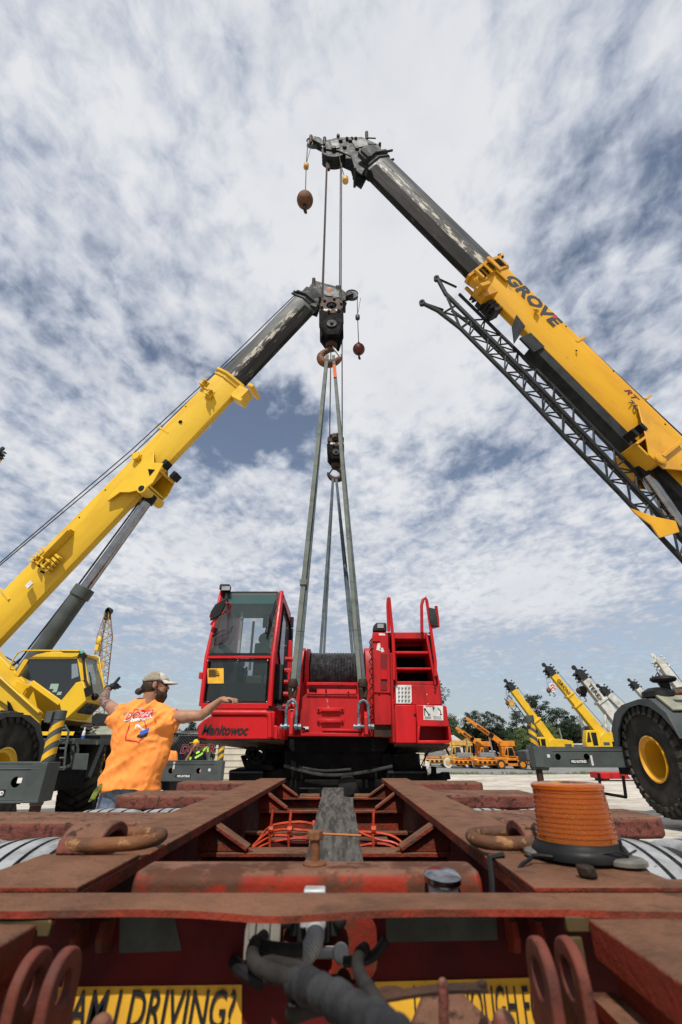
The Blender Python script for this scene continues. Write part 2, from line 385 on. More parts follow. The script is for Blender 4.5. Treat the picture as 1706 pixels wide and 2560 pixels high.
# ---------------------------------------------------------------- world, sun, camera
def world():
    w = bpy.data.worlds.new('World'); scn.world = w; w.use_nodes = True
    N = w.node_tree.nodes; L = w.node_tree.links; N.clear()
    out = N.new('ShaderNodeOutputWorld'); sky = N.new('ShaderNodeTexSky'); sky.sky_type = 'NISHITA'; sky.sun_disc = False
    sky.sun_elevation = R(52); sky.sun_rotation = R(188); sky.altitude = 20; sky.air_density = 1.0; sky.dust_density = 1.2; sky.ozone_density = 1.5
    def math_(op, a, b=None, c=None):
        n = N.new('ShaderNodeMath'); n.operation = op
        for i, v in enumerate((a, b, c)):
            if v is None: continue
            if isinstance(v, (int, float)): n.inputs[i].default_value = v
            else: L.new(v, n.inputs[i])
        return n.outputs[0]
    def rng(v, a, b, c=0, d=1):
        n = N.new('ShaderNodeMapRange'); n.interpolation_type = 'SMOOTHSTEP'; n.clamp = True
        for i, x in enumerate((a, b, c, d)): n.inputs[i+1].default_value = x
        L.new(v, n.inputs[0]); return n.outputs[0]
    tc = N.new('ShaderNodeTexCoord'); sp = N.new('ShaderNodeSeparateXYZ'); L.new(tc.outputs['Generated'], sp.inputs[0])
    z = math_('ADD', math_('MAXIMUM', sp.outputs['Z'], 0), .16)
    cx = math_('DIVIDE', sp.outputs['X'], z); cy = math_('DIVIDE', sp.outputs['Y'], z)
    cb = N.new('ShaderNodeCombineXYZ'); L.new(cx, cb.inputs[0]); L.new(cy, cb.inputs[1])
    def nz(scale, det=8, rough=.6, vec=None, dist=0, off=(0,0,0), st=(1,1,1), rz=0):
        mp = N.new('ShaderNodeMapping'); mp.inputs['Location'].default_value = off; mp.inputs['Scale'].default_value = st; mp.inputs['Rotation'].default_value = (0,0,rz)
        L.new(vec or cb.outputs[0], mp.inputs[0])
        n = N.new('ShaderNodeTexNoise'); n.inputs['Scale'].default_value = scale; n.inputs['Detail'].default_value = det
        n.inputs['Roughness'].default_value = rough; n.inputs['Distortion'].default_value = dist
        L.new(mp.outputs[0], n.inputs['Vector']); return n.outputs['Fac']
    big = nz(1.7, 4, .5, off=(3.1,1.7,0), dist=.1)
    mid = nz(6.0, 4, .5, off=(0,4,0), dist=.2, st=(1,.85,1), rz=.5)
    fin = nz(19, 5, .58, off=(5,2,0), dist=.25, st=(1,.8,1), rz=.5)
    dens = math_('ADD', math_('ADD', math_('MULTIPLY', big, .48), math_('MULTIPLY', mid, .88)), math_('MULTIPLY', fin, .88))
    # named openings in the cloud deck (x/z, y/z coordinates of the sky) and solid banks
    def blob(px, py, rad, st, ax=1.0):
        r = ray(px, py).normalized(); zz = max(r.z, 0)+.16
        dx = math_('MULTIPLY', math_('SUBTRACT', cx, r.x/zz), ax); dy = math_('SUBTRACT', cy, r.y/zz)
        d = math_('SQRT', math_('ADD', math_('MULTIPLY', dx, dx), math_('MULTIPLY', dy, dy)))
        d = math_('ADD', d, math_('MULTIPLY', math_('SUBTRACT', mid, .5), rad*2.2))
        return rng(d, rad*.15, rad*1.55, st, 0)
    tot = dens
    for a in ((640,1060,.15,-.62),(570,1140,.11,-.40),(690,990,.07,-.4),(1180,1150,.15,-.20),(1420,640,.09,-.20),(1560,760,.09,-.18),(1650,560,.11,-.20),(20,720,.10,-.12),
              (230,560,.06,.0),(270,100,.07,-.10),(1560,380,.10,-.10),(1560,1000,.10,-.14),(420,850,.07,-.2),(120,1650,.9,-.10),(1560,1560,.7,-.12),
              (980,900,.26,.34),(1000,560,.20,.30),(1050,250,.16,.25),(1300,1480,.42,.36),(250,1150,.15,.12),(150,300,.12,.14),(700,600,.16,.2),(420,1420,.3,.2),(760,120,.2,.1)):
        tot = math_('ADD', tot, blob(*a))
    # more broken to the right and far away
    cover = rng(tot, .72, 1.14)
    lowz = rng(sp.outputs['Z'], .0, .30)
    # grey undersides and bright lit bodies
    shade = rng(tot, .98, 1.40)
    cm = N.new('ShaderNodeMix'); cm.data_type = 'RGBA'; cm.inputs[6].default_value = (.48,.53,.63,1); cm.inputs[7].default_value = (.80,.81,.84,1)
    L.new(shade, cm.inputs['Factor'])
    gr = rng(nz(2.6, 5, .6, off=(9,9,0)), .42, .68, 0, .32)
    cm2 = N.new('ShaderNodeMix'); cm2.data_type = 'RGBA'; cm2.inputs[7].default_value = (.56,.59,.66,1)
    L.new(gr, cm2.inputs['Factor']); L.new(cm.outputs[2], cm2.inputs[6])
    hz = N.new('ShaderNodeMix'); hz.data_type = 'RGBA'; hz.inputs[6].default_value = (.36,.42,.50,1)
    L.new(lowz, hz.inputs['Factor']); L.new(cm2.outputs[2], hz.inputs[7])
    b1 = N.new('ShaderNodeBackground'); b1.inputs[1].default_value = .12
    ds = N.new('ShaderNodeHueSaturation'); ds.inputs['Saturation'].default_value = .80; ds.inputs['Value'].default_value = 1.0
    L.new(sky.outputs[0], ds.inputs['Color']); L.new(ds.outputs[0], b1.inputs[0])
    b2 = N.new('ShaderNodeBackground'); b2.inputs[1].default_value = 1.0; L.new(hz.outputs[2], b2.inputs[0])
    cov = math_('MULTIPLY', cover, rng(sp.outputs['Z'], .0, .27, .50, .97))
    mx = N.new('ShaderNodeMixShader'); L.new(cov, mx.inputs[0]); L.new(b1.outputs[0], mx.inputs[1]); L.new(b2.outputs[0], mx.inputs[2])
    L.new(mx.outputs[0], out.inputs[0])
world()
sl = bpy.data.lights.new('sun', 'SUN'); sl.energy = 5.0; sl.angle = R(.55); sl.color = (1,.955,.89)
so = bpy.data.objects.new('sun', sl); COL.objects.link(so)
SUND = Vector((-.08,-.61,.79)).normalized()
so.rotation_euler = SUND.to_track_quat('Z', 'Y').to_euler(); so.location = (0,-5,30)
cd = bpy.data.cameras.new('camera'); cam = bpy.data.objects.new('camera', cd); COL.objects.link(cam); scn.camera = cam
cd.sensor_fit = 'VERTICAL'; cd.sensor_height = 36; cd.lens = FL/2560*36; cd.clip_start = .02; cd.clip_end = 5000
cam.location = (0,0,H); cam.rotation_euler = (R(90)+PITCH, 0, 0)
cd.dof.use_dof = True; cd.dof.focus_distance = 5.5; cd.dof.aperture_fstop = 4.5
scn.view_settings.view_transform = 'Standard'; scn.view_settings.look = 'None'; scn.view_settings.exposure = 0
scn.cycles.max_bounces = 6; scn.cycles.transparent_max_bounces = 12
# ================================================================ the setting
def ground():
    mb = MB(); ys = [-60,-20,-5]+[i*1.0 for i in range(0,30)]+[32,35,40,46,52,60,70,80,100,150,300,700,2500]; xs = [-2500,-600,-150,-60,-30,-15,-8,-4,0,4,8,15,30,60,150,600,2500]
    vs = [(x, y, gz(y)) for y in ys for x in xs]; n = len(xs)
    mb.add(vs, [(j*n+i, j*n+i+1, (j+1)*n+i+1, (j+1)*n+i) for j in range(len(ys)-1) for i in range(n-1)])
    m = paint('sandy_crushed_stone', (.62,.565,.485,1), (.44,.40,.34,1), .95, scale=.5, amt=(.38,.64), spot=(.30,.265,.22,1), sscale=2.0, samt=(.50,.70), bump=2.0, bscale=7, spec=.1, stretch=(.75,1.15,1))
    tag(mb.build('ground', m), 'pale sandy crushed stone yard', None, kind='structure')
    mb = MB(); a = [(2.5,41),(7,39.3),(12,38.2),(20,39.5),(60,36),(200,36)]
    mb2 = []
    for x, y in a: mb2 += [(x, y, gz(y)+.012), (x*1.0, 90, gz(90)+.012)]
    # grey gravel lot, strips following the slope
    yy = [0,.04,.1,.2,.35,.6,1]
    vs = []; fs = []
    for x, y in a:
        for t in yy: q = y+(92-y)*t; vs.append((x, q, gz(q)+.03))
    k = len(yy)
    for i in range(len(a)-1):
        for j in range(k-1): fs.append((i*k+j, (i+1)*k+j, (i+1)*k+j+1, i*k+j+1))
    mb.add(vs, fs)
    m = paint('grey_gravel', (.255,.255,.25,1), (.17,.17,.17,1), .95, scale=1.2, spot=(.36,.35,.33,1), sscale=5, samt=(.55,.65), bump=1.2, bscale=10, spec=.1)
    tag(mb.build('gravel_lot', m), 'grey gravel parking lot behind the sandy road', None, kind='structure')
    # weeds along the gravel edge
    mb = MB(); rnd = random.Random(3)
    for i in range(900):
        t = rnd.random(); x = 4+t*36; y = 38.8+rnd.gauss(0,.5)+(0.8 if x > 18 else 0); h = rnd.uniform(.05,.22)
        if noise.noise(Vector((x*.4, 0, 0))) < -.05 and rnd.random() < .85: continue
        for q in range(3):
            dx = rnd.uniform(-.12,.12); dy = rnd.uniform(-.1,.1)
            p = Vector((x+rnd.uniform(-.15,.15), y+rnd.uniform(-.2,.2), gz(y)+.02))
            mb.add([p, p+Vector((.05,0,0)), p+Vector((dx,dy,h))], [(0,1,2)])
    tag(mb.build('weeds', M['leafl'], smooth=0), 'low green weeds along the gravel edge', 'weeds', kind='stuff')
    # strip of grass beyond the lot
    mb = MB()
    ys = [80,92,120,160]; vs = [(x, y, gz(y)+.03) for y in ys for x in (-200,-40,0,40,200)]
    mb.add(vs, [(j*5+i, j*5+i+1, (j+1)*5+i+1, (j+1)*5+i) for j in range(3) for i in range(4)])
    tag(mb.build('grass_verge', paint('grass', (.07,.10,.035,1), (.14,.13,.07,1), .95, scale=.4)), 'grass verge in front of the trees', 'grass', kind='structure')
ground()
def crownleaves(mb, c, rad, n, size, rnd):
    for i in range(n):
        while True:
            p = Vector((rnd.uniform(-1,1), rnd.uniform(-1,1), rnd.uniform(-1,1)))
            if .25 < p.length < 1: break
        p = Vector((p.x*rad.x, p.y*rad.y, p.z*rad.z))+c
        a = Vector((rnd.gauss(0,1), rnd.gauss(0,1), rnd.gauss(0,.7))).normalized(); b = a.orthogonal().normalized()
        s = size*rnd.uniform(.6,1.4)
        mb.add([p-a*s, p+b*s*.6, p+a*s, p-b*s*.6], [(0,1,2,3)])
def tree(loc, h, kind, label, group, seed, wide=1.0, mat=None, bare=.45):
    rnd = random.Random(seed); loc = Vector(loc)
    t = thing('pine_tree' if kind == 'pine' else 'leafy_tree', loc, label, 'tree', group)
    tr = MB(); top = loc+Vector((rnd.gauss(0,.02)*h, 0, h*.95)); midp = loc+Vector((rnd.gauss(0,.02)*h, 0, h*.5))
    tr.tube([loc-Vector((0,0,.3)), midp, top], [h*.018, h*.012, h*.003], 7)
    cr = MB()
    n = int(26*wide) if kind == 'pine' else 40
    for i in range(n):
        f = bare+(1-bare)*(i+.5)/n if kind == 'pine' else .22+.78*(i+.5)/n
        if kind == 'pine': spread = h*.17*wide*(1.15-abs((f-bare)/(1-bare)-.45)*1.1)
        else: spread = h*.34*wide*math.sin(math.pi*min(1, max(.08, (f-.15)/.88)))**.7
        a = rnd.uniform(0, 2*math.pi); q = spread*rnd.uniform(.25,1)
        base = loc.lerp(top, max(.2, f-.06)); c = Vector((loc.x+(top.x-loc.x)*f+math.cos(a)*q, loc.y+math.sin(a)*q, loc.z+h*f))
        tr.tube([base, base.lerp(c, .5)-Vector((0,0,.01*h)), c], [h*.005, h*.003, h*.0012], 5)
        rr = h*rnd.uniform(.045,.085)*(1 if kind == 'pine' else 1.45)
        crownleaves(cr, c, Vector((rr*1.35, rr*1.35, rr*.75)), 100 if kind == 'pine' else 110, h*.014, rnd)
    tr.build('trunk', M['bark'], t); cr.build('crown', mat or (M['pine'] if kind == 'pine' else M['leaf']), t, smooth=0)
    return t
def treeat(px, pybase, pytop, Y, kind, label, group, seed, **k):
    b = W(px, pybase, Y); b.z = gz(Y); tp = W(px, pytop, Y)
    return tree((b.x, Y, b.z), tp.z-b.z, kind, label, group, seed, **k)
PG = 'pine trees beyond the gravel lot'
treeat(1090, 1880, 1712, 92, 'leafy', 'big dark broad tree showing beside the right edge of the red crane', None, 11, wide=1.0)
treeat(1135, 1880, 1795, 100, 'leafy', 'lower dark tree between the red crane and the first orange crane boom', None, 12, wide=1.0)
for i, (px, pt, Y, sd, wd, lb) in enumerate([
    (1188, 1780, 120, 21, 1.2, 'pine rising directly behind the nearer orange crane boom tip'),
    (1222, 1781, 118, 22, 1.1, 'pine with a rounded crown just right of the orange boom tip'),
    (1252, 1786, 116, 23, 1.1, 'slim bare-trunked pine, first left of the striped outrigger jack'),
    (1306, 1780, 112, 24, .9, 'small pine showing left of the striped outrigger jack top'),
    (1367, 1740, 100, 25, 1.25, 'tallest pine, alone between the two yellow booms'),
    (1409, 1772, 112, 26, 1.0, 'pine under the second yellow boom, left of the slim one'),
    (1430, 1777, 114, 27, .9, 'slim pine behind the grey lift cylinder of the second yellow crane'),
    (1452, 1790, 110, 28, 1.0, 'short pine right under the second yellow boom'),
    (1522, 1815, 120, 29, 1.1, 'small dark pine below the white booms')]):
    treeat(px, 1885, pt, Y, 'pine', lb, PG, sd, wide=wd*1.15, bare=.42)
treeat(1283, 1885, 1838, 88, 'leafy', 'low round green bush tree behind the nearer orange crane cab', None, 31, wide=1.1)
treeat(1378, 1885, 1810, 86, 'leafy', 'pale green willowy tree behind the first yellow crane', None, 32, wide=.9, mat=M['leafl'])
treeat(1312, 1885, 1822, 90, 'leafy', 'pale green tree behind the striped outrigger jack', None, 33, wide=.9, mat=M['leafl'])
treeat(1433, 1890, 1868, 80, 'leafy', 'small round shrub by the white low building', None, 34, wide=1.2)
treeat(471, 1880, 1806, 75, 'pine', 'pine seen just under the worker outstretched right arm', None, 35, wide=1.1)
treeat(500, 1880, 1812, 78, 'pine', 'pine tips seen left of the red crane nameplate corner', None, 36, wide=1.1)
treeat(535, 1885, 1800, 60, 'leafy', 'dark tree between the mesh trailer and the beige shed', None, 37, wide=.7)
def woods():
    mb = MB(); rnd = random.Random(5)
    for i in range(560):
        x = rnd.uniform(-70, 110); y = rnd.uniform(122, 132)
        top = W(0, 1822, y).z*(.85+.35*noise.noise(Vector((x*.06,0,3)))+rnd.uniform(-.1,.25))
        c = Vector((x, y, top*.5-.3)); crownleaves(mb, c, Vector((2.4,2,max(2,top*.58))), 130, .85, rnd)
    tag(mb.build('woodland', M['pine'], smooth=0), 'dark pine wood closing the yard', 'woodland', kind='stuff')
woods()
# buildings
def shed(name, x0, x1, y0, y1, zt, label, mat, roof, ridge=.6, ribs=True, rib='v', base=0):
    t = thing(name, ((x0+x1)/2, y0, gz(y0)), label, 'building'); zb = gz(y1)-.2
    mb = MB().bx(x0, x1, y0, y1, zb, zt)
    if ribs:
        z = zb+.3
        while z < zt-.05: mb.beam((x0-.02,y0-.012,z),(x1+.02,y0-.012,z),.025,.05); z += .22
    mb.build('wall', mat, t)
    r = MB(); r.extr([(x0-.3,y0-.3,zt+.003),(x1+.3,y0-.3,zt+.003),(x1+.3,y0-.3,zt+.08),((x0+x1)/2,y0-.3,zt+.08+ridge),(x0-.3,y0-.3,zt+.08)], (0,y1-y0+.6,0))
    r.build('roof', roof, t)
    return t
a = W(543, 1850, 21); b = W(652, 1850, 21)
shed('beige_shed', a.x, b.x+1.2, 21, 27, W(600,1845,21).z+.3, 'beige ribbed metal shed behind the left side of the red crane', M['beige'], M['beige'], .2)
a = W(985, 1850, 24); b = W(1058, 1850, 24)
shed('beige_storage_unit', a.x, b.x, 24, 30, W(600,1852,24).z, 'beige ribbed storage unit right behind the right side of the red crane', M['beige'], M['beige'], .15)
a = W(1108, 1845, 80); b = W(1160, 1845, 80)
t = shed('white_roofed_shop', a.x, b.x, 80, 90, W(1130,1862,80).z, 'small shop with white gabled roof behind the orange cranes', M['shedw'], M['shedw'], 1.3, ribs=False)
MB().bx(a.x+1.2, b.x-1.0, 79.9, 79.95, gz(80), gz(80)+2.0).build('door', M['galv'], t)
a = W(1160, 1845, 84); b = W(1205, 1845, 84)
shed('maroon_barn', a.x, b.x, 84, 94, W(1130,1849,84).z, 'dark maroon ribbed building behind the nearer orange boom', M['brick'], M['brick'], .1)
a = W(1400, 1845, 96); b = W(1560, 1845, 96)
shed('long_white_warehouse', a.x, b.x, 96, 112, W(1130,1862,96).z, 'long low white warehouse between the two yellow cranes', M['shedw'], M['shedw'], .2, ribs=False)
# light pole
p = W(1234, 1870, 75); pm = MB().tube([(p.x,75,gz(75)),(p.x-.5,75,W(1232,1832,75).z)],.12,6); tag(pm.build('utility_pole', M['galv']), 'thin pale leaning pole behind the nearer orange crane boom', 'pole')
p = W(1413, 1870, 75); pm = MB().tube([(p.x,75,gz(75)),(p.x-.3,75,W(1410,1820,75).z)],.12,6); tag(pm.build('utility_pole', M['galv']), 'thin pale pole between the two yellow cranes', 'pole')
# ================================================================ wheels
def rt_wheel(parent, c, side, rad=.95, wid=.68, steer=0, rimmat=None):
    """rough-terrain tyre, axis along x, outer face towards side (+1/-1)"""
    c = Vector(c); Rz = Matrix.Rotation(steer, 3, 'Z'); ax = Rz @ Vector((side,0,0))
    prof = [(rad*.36,-wid*.36),(rad*.39,-wid*.44),(rad*.60,-wid*.50),(rad*.78,-wid*.5),(rad*.93,-wid*.45),(rad*.955,-wid*.25),(rad*.96,0),(rad*.955,wid*.25),(rad*.93,wid*.45),(rad*.78,wid*.5),(rad*.60,wid*.50),(rad*.39,wid*.44),(rad*.36,wid*.36)]
    mb = MB().lathe(prof, c, ax, 64, caps=False)
    fw = ax.cross(Vector((0,0,1)))
    for k in range(30):
        for sd in (-1, 1):
            t0 = 2*math.pi*(k+(.5 if sd > 0 else 0))/30; dt = .20
            def P(t, r, a): return c+ax*a+(fw*math.cos(t)+Vector((0,0,1))*math.sin(t))*r
            p0 = P(t0, rad*.975, sd*wid*.04); p1 = P(t0+dt, rad*.955, sd*wid*.46); p2 = P(t0+dt*1.1, rad*.80, sd*wid*.515)
            n = (fw*math.cos(t0+dt/2)+Vector((0,0,1))*math.sin(t0+dt/2))
            mb.beam(p0, p1, rad*.11, rad*.075, up=n); mb.beam(p1, p2, rad*.11, rad*.06, up=ax*sd)
    ty = mb.build('tyre', M['tire'], parent)
    rm = MB(); w = wid
    rm.lathe([(rad*.395,w*.42),(rad*.415,w*.495),(rad*.39,w*.505),(rad*.37,w*.45),(rad*.35,w*.42),(rad*.33,w*.41),(rad*.32,w*.28),(rad*.285,w*.02),(rad*.26,-w*.08),(rad*.15,-w*.08)], c, ax, 48, caps=False)
    rim = rm.build('rim', rimmat or M['yor'], ty)
    hb = MB().lathe([(rad*.26,-w*.10),(rad*.16,-w*.06),(rad*.15,w*.02),(rad*.13,w*.05),(rad*.10,w*.10),(.001,w*.11)], c, ax, 24)
    for k in range(10):
        t = 2*math.pi*k/10; q = c+(fw*math.cos(t)+Vector((0,0,1))*math.sin(t))*rad*.205
        hb.cyl(q+ax*(-w*.09), q+ax*w*-.02, rad*.02, 6)
    hb.build('hub', M['rustd'], ty)
    return ty
# ================================================================ telescopic booms
def section(hw, hh, c=.52, r=.10):
    """trapezoid box section in (v,w)"""
    return [(-hw+r*.5, hh), (hw-r*.5, hh), (hw, hh-r*.5), (hw, -hh+2*hh*(1-c)), (hw*.25, -hh), (-hw*.25, -hh), (-hw, -hh+2*hh*(1-c)), (-hw, hh-r*.5)]
class Boom:
    def __init__(s, T, P, side):
        s.T = Vector(T); s.P = Vector(P); s.u = (s.T-s.P).normalized()
        s.v = s.u.cross(Vector((0,0,1))).normalized()
        if s.v.y > 0: s.v = -s.v              # v faces the viewer side
        s.w = s.v.cross(s.u)
        if s.w.z < 0: s.w = -s.w
        s.L = (s.T-s.P).length
    def at(s, t, v=0, w=0): return s.T-s.u*t+s.v*v+s.w*w     # t metres down from the tip
    def prism(s, mb, t0, t1, sec, sec1=None):
        a = [s.at(t0, x, y) for x, y in sec]; b = [s.at(t1, x, y) for x, y in (sec1 or sec)]; n = len(a)
        mb.add(a+b, [tuple(range(n-1,-1,-1)), tuple(range(n,2*n))]+[(k,(k+1)%n,n+(k+1)%n,n+k) for k in range(n)])
        return mb
    def box(s, mb, t0, t1, v0, v1, w0, w1):
        return s.prism(mb, t0, t1, [(v0,w0),(v1,w0),(v1,w1),(v0,w1)])
    def tof(s, px):       # distance down from the tip at image column px
        lo, hi = 0, s.L
        def f(t):
            p = s.at(t)-Vector((0,0,H)); d = p.y*CP+p.z*SP
            return 853+FL*p.x/d
        inc = f(hi) > f(lo)
        for _ in range(40):
            m = (lo+hi)/2
            if (f(m) < px) == inc: lo = m
            else: hi = m
        return lo
def ell(p, q, r, s): return None
# ---------------------------------------------------------------- right crane
TR = WD(930, 417, 13.4); CR = WD(1528, 1011, 10.9); uR = (CR-TR).normalized(); PR = TR+uR*((TR.z-3.0)/-uR.z)
BR = Boom(TR, PR, -1); tcR = BR.tof(1203)
def grained(B, n):
    fr = (B.u, B.v, B.w, 9)
    return {'steel': paint('boom_steel_'+n, (.072,.080,.084,1), (.036,.040,.042,1), .45, scale=6, amt=(.40,.62), frame=fr, spot=(.032,.026,.020,1), sscale=9, samt=(.55,.63), bump=.08),
            'wear': paint('slide_wear_'+n, (.030,.028,.026,1), (.060,.056,.050,1), .5, scale=7, frame=(B.u,B.v,B.w,5), spot=(.52,.48,.40,1), sscale=14, samt=(.52,.56)),
            'under': paint('dark_underside_'+n, (.011,.010,.009,1), (.026,.024,.022,1), .55, scale=7, frame=fr, spot=(.16,.14,.10,1), sscale=13, samt=(.61,.65), spec=.12)}  # 'under' is a darker tone than the steel sides
GR = grained(BR, 'right')
MYR = paint('scuffed_golden_boom_paint', (.80,.42,.012,1), (.68,.33,.010,1), .40, scale=2.2, frame=(BR.u,BR.v,BR.w,6), spot=(.16,.075,.01,1), sscale=5, samt=(.63,.74), coat=.15)
rc = thing('rough_terrain_crane', (7.6, 9.4, gz(9.4)), 'golden yellow crane on the right with a lattice jib stowed under its boom', 'crane')
mb = MB(); BR.prism(mb, 0, tcR+1, section(.33,.42,.50)); bs = mb.build('inner_boom_section', GR['steel'], rc, bevel=.02)
# wear strips on the lower faces of the inner section
mb = MB(); BR.prism(mb, .35, tcR, [(.334,.05),(.337,-.02),(.252,-.165),(.20,-.15),(.30,.05)]); mb.build('wear_strip', GR['wear'], bs)
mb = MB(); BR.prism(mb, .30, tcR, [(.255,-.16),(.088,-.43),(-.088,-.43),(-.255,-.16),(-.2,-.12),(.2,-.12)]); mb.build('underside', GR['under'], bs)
sec = section(.37,.475,.48)
mb = MB(); BR.prism(mb, tcR, BR.L+.6, sec); ob = mb.build('outer_boom_section', MYR, rc, bevel=.03)
# collar
mb = MB()
mb2 = [(x*1.17, y*1.14) for x, y in sec]
BR.prism(mb, tcR-.06, tcR+.02, mb2); BR.prism(mb, tcR+.30, tcR+.36, [(x*1.10,y*1.08) for x, y in sec])
for v, w in ((.40,.42),(.40,.05),(.26,-.42),(-.26,-.42),(.34,-.15)): BR.box(mb, tcR, tcR+.33, v-.04, v+.03, w-.04, w+.04)
BR.box(mb, tcR-.08, tcR-.01, -.3, .44, .50, .62); BR.box(mb, tcR-.1, tcR+.42, .40, .46, -.02, .10)
BR.box(mb, tcR+.35, tcR+.75, .375, .41, -.06, .02)
mb.build('collar', M['yor'], ob, bevel=.006)
mb = MB()
for w in (.35,.2,-.02): BR.box(mb, tcR+.06, tcR+.26, .405, .418, w-.07, w+.05)
for w in (-.16,-.3): BR.box(mb, tcR+.05, tcR+.28, .31+(w+.16)*.55, .335+(w+.16)*.55, w-.06, w+.06)
mb.build('collar_slot', M['blk'], ob)
mb = MB(); BR.box(mb, tcR-.12, tcR+.02, .36, .42, .50, .60); mb.build('roller', M['blkp'], ob)
# lettering on the side face
o = BR.at(tcR+.62, .372, .02)
textmb('GROVE', o, -BR.u, BR.w, .52, off=.027, sx=1.05, depth=.003, space=1.05).build('lettering', M['txtg'], ob)
q = BR.at(tcR+.62+1.53, .377, .24); MB().add([q+BR.w*.13-BR.u*-.0, q+BR.w*.13-BR.u*.16, q-BR.u*.08-BR.w*.03], [(0,1,2)]).build('red_triangle', M['txtr'], ob)
o = BR.at(tcR+4.72, .372, .13)
textmb('RT', o, -BR.u, BR.w, .25, off=.008, sx=1.1, shear=.3, depth=.003).build('lettering', M['txtm'], ob)
o = BR.at(tcR+5.00, .372, -.08)
textmb('760', o, -BR.u, BR.w, .22, off=.006, sx=1.1, depth=.003).build('lettering', M['txtg'], ob)
mb = MB()   # small bracket, cable guides, bolts
BR.box(mb, tcR+1.80, tcR+1.94, .373, .41, -.10, -.02); BR.box(mb, tcR+1.84, tcR+1.90, .41, .44, -.09, .0)
BR.box(mb, tcR+3.05, tcR+3.12, .30, .385, .20, .62); BR.box(mb, tcR+5.15, tcR+5.2, .0, .40, .46, .74)
mb.build('cable_guide', M['yor'], ob, bevel=.006)
mb = MB()
for t, w in ((2.6,.36),(4.2,.40),(5.9,.3),(6.7,.34),(3.3,-.05)): mb.cyl(BR.at(tcR+t,.36,w), BR.at(tcR+t,.378,w), .022, 10)
mb.build('bolt_hole', M['blk'], ob)
# cylinder bracket
tb = BR.tof(1668)
mb = MB()
for s_ in (1, -1):
    v = .40*s_
    mb.extr([BR.at(tb-1.35,v,-.02),BR.at(tb-1.1,v,.10),BR.at(tb+.95,v,.02),BR.at(tb+.8,v,-.30),BR.at(tb+.35,v,-.52),BR.at(tb+.05,v,-.98),BR.at(tb-.35,v,-1.0),BR.at(tb-.70,v,-.62)], BR.v*.035*s_)
BR.box(mb, tb-.72, tb-.66, -.42, .42, -1.0, -.40); BR.box(mb, tb-.2, tb-.12, .40, .52, -.8, .0); BR.box(mb, tb+.2, tb+.28, .40, .50, -.45, .0)
BR.box(mb, tb-.66, tb-.1, -.40, .40, -1.0, -.94)
mb.build('cylinder_bracket', M['yor'], ob, bevel=.01)
pinR = BR.at(tb-.15, 0, -.88)
mb = MB(); mb.cyl(pinR+BR.v*.50, pinR-BR.v*.50, .10, 16); mb.lathe([(.13,0),(.13,.04),(.06,.05),(.06,.03)], pinR+BR.v*.45, BR.v, 20); mb.build('pin', M['yor'], ob)
mb = MB()
for w in (-.45,-.80): BR.box(mb, tb-1.0, tb-.80, .18, .46, w-.06, w+.05)
mb.build('work_light', M['blkp'], ob, bevel=.015)
base = Vector((8.6, 9.3, 2.0)); dcy = (base-pinR).normalized()
mb = MB(); mb.cyl(pinR-dcy*.12, pinR+dcy*.16, .17, 20); mb.build('cylinder_head', M['blkp'], rc, bevel=.02)
MB().cyl(pinR+dcy*.14, pinR+dcy*3.6, .145, 32).build('cylinder_rod', M['chrome'], rc)
MB().cyl(pinR+dcy*3.5, base, .21, 28).build('cylinder_barrel', M['gry'], rc)
def boomhead(B, root, pts, Y, aux, auxr, main, mainr, mat, name='boom_head'):
    mb = MB(); P = [W(x, y, Y-.20) for x, y in pts]
    for dy in (0, .36): mb.extr([p+Vector((0,dy,0)) for p in P], (0,.04,0))
    # cross tie plates
    for i in range(0, len(P)-1, 2): mb.cyl(P[i]+Vector((0,-.06,0)), P[i]+Vector((0,.46,0)), .04, 10)
    mid = P[2].lerp(P[-1], .5)
    top0, top1 = P[1], P[2]
    mb.extr([top0+Vector((0,.05,-.03)), top1+Vector((0,.05,-.03)), top1+Vector((0,.05,-.10)), top0+Vector((0,.05,-.10))], (0,.3,0))
    hd = mb.build(name, mat, root, bevel=.012)
    mb = MB(); c = W(*main, Y)
    for dy in (-.12,-.04,.04,.12): mb.lathe([(mainr*.3,-.04),(mainr*.9,-.045),(mainr,-.05),(mainr*.9,-.015),(mainr*.9,.015),(mainr,.05),(mainr*.9,.045),(mainr*.3,.04)], c+Vector((0,dy,0)), (0,1,0), 32)
    mb.cyl(c-Vector((0,.26,0)), c+Vector((0,.26,0)), .07, 12)
    mb.build('sheave', M['gdk'], hd, smooth=30)
    mb = MB(); c = W(*aux, Y)
    mb.lathe([(auxr*.3,-.05),(auxr*.55,-.03),(auxr*.88,-.03),(auxr,-.06),(auxr*.86,-.012),(auxr*.86,.012),(auxr,.06),(auxr*.88,.03),(auxr*.55,.03),(auxr*.3,.05)], c, (0,1,0), 32)
    mb.cyl(c-Vector((0,.13,0)), c+Vector((0,.13,0)), .05, 12)
    mb.build('nose_sheave', M['gry'], hd)
    mb = MB()
    for dy in (-.11,.07): mb.beam(c+Vector((0,dy,0)), W(*main, Y)+Vector((0,dy,mainr*.6)), .04, auxr*.8)
    mb.build('nose_bracket', mat, hd, bevel=.01)
    return hd
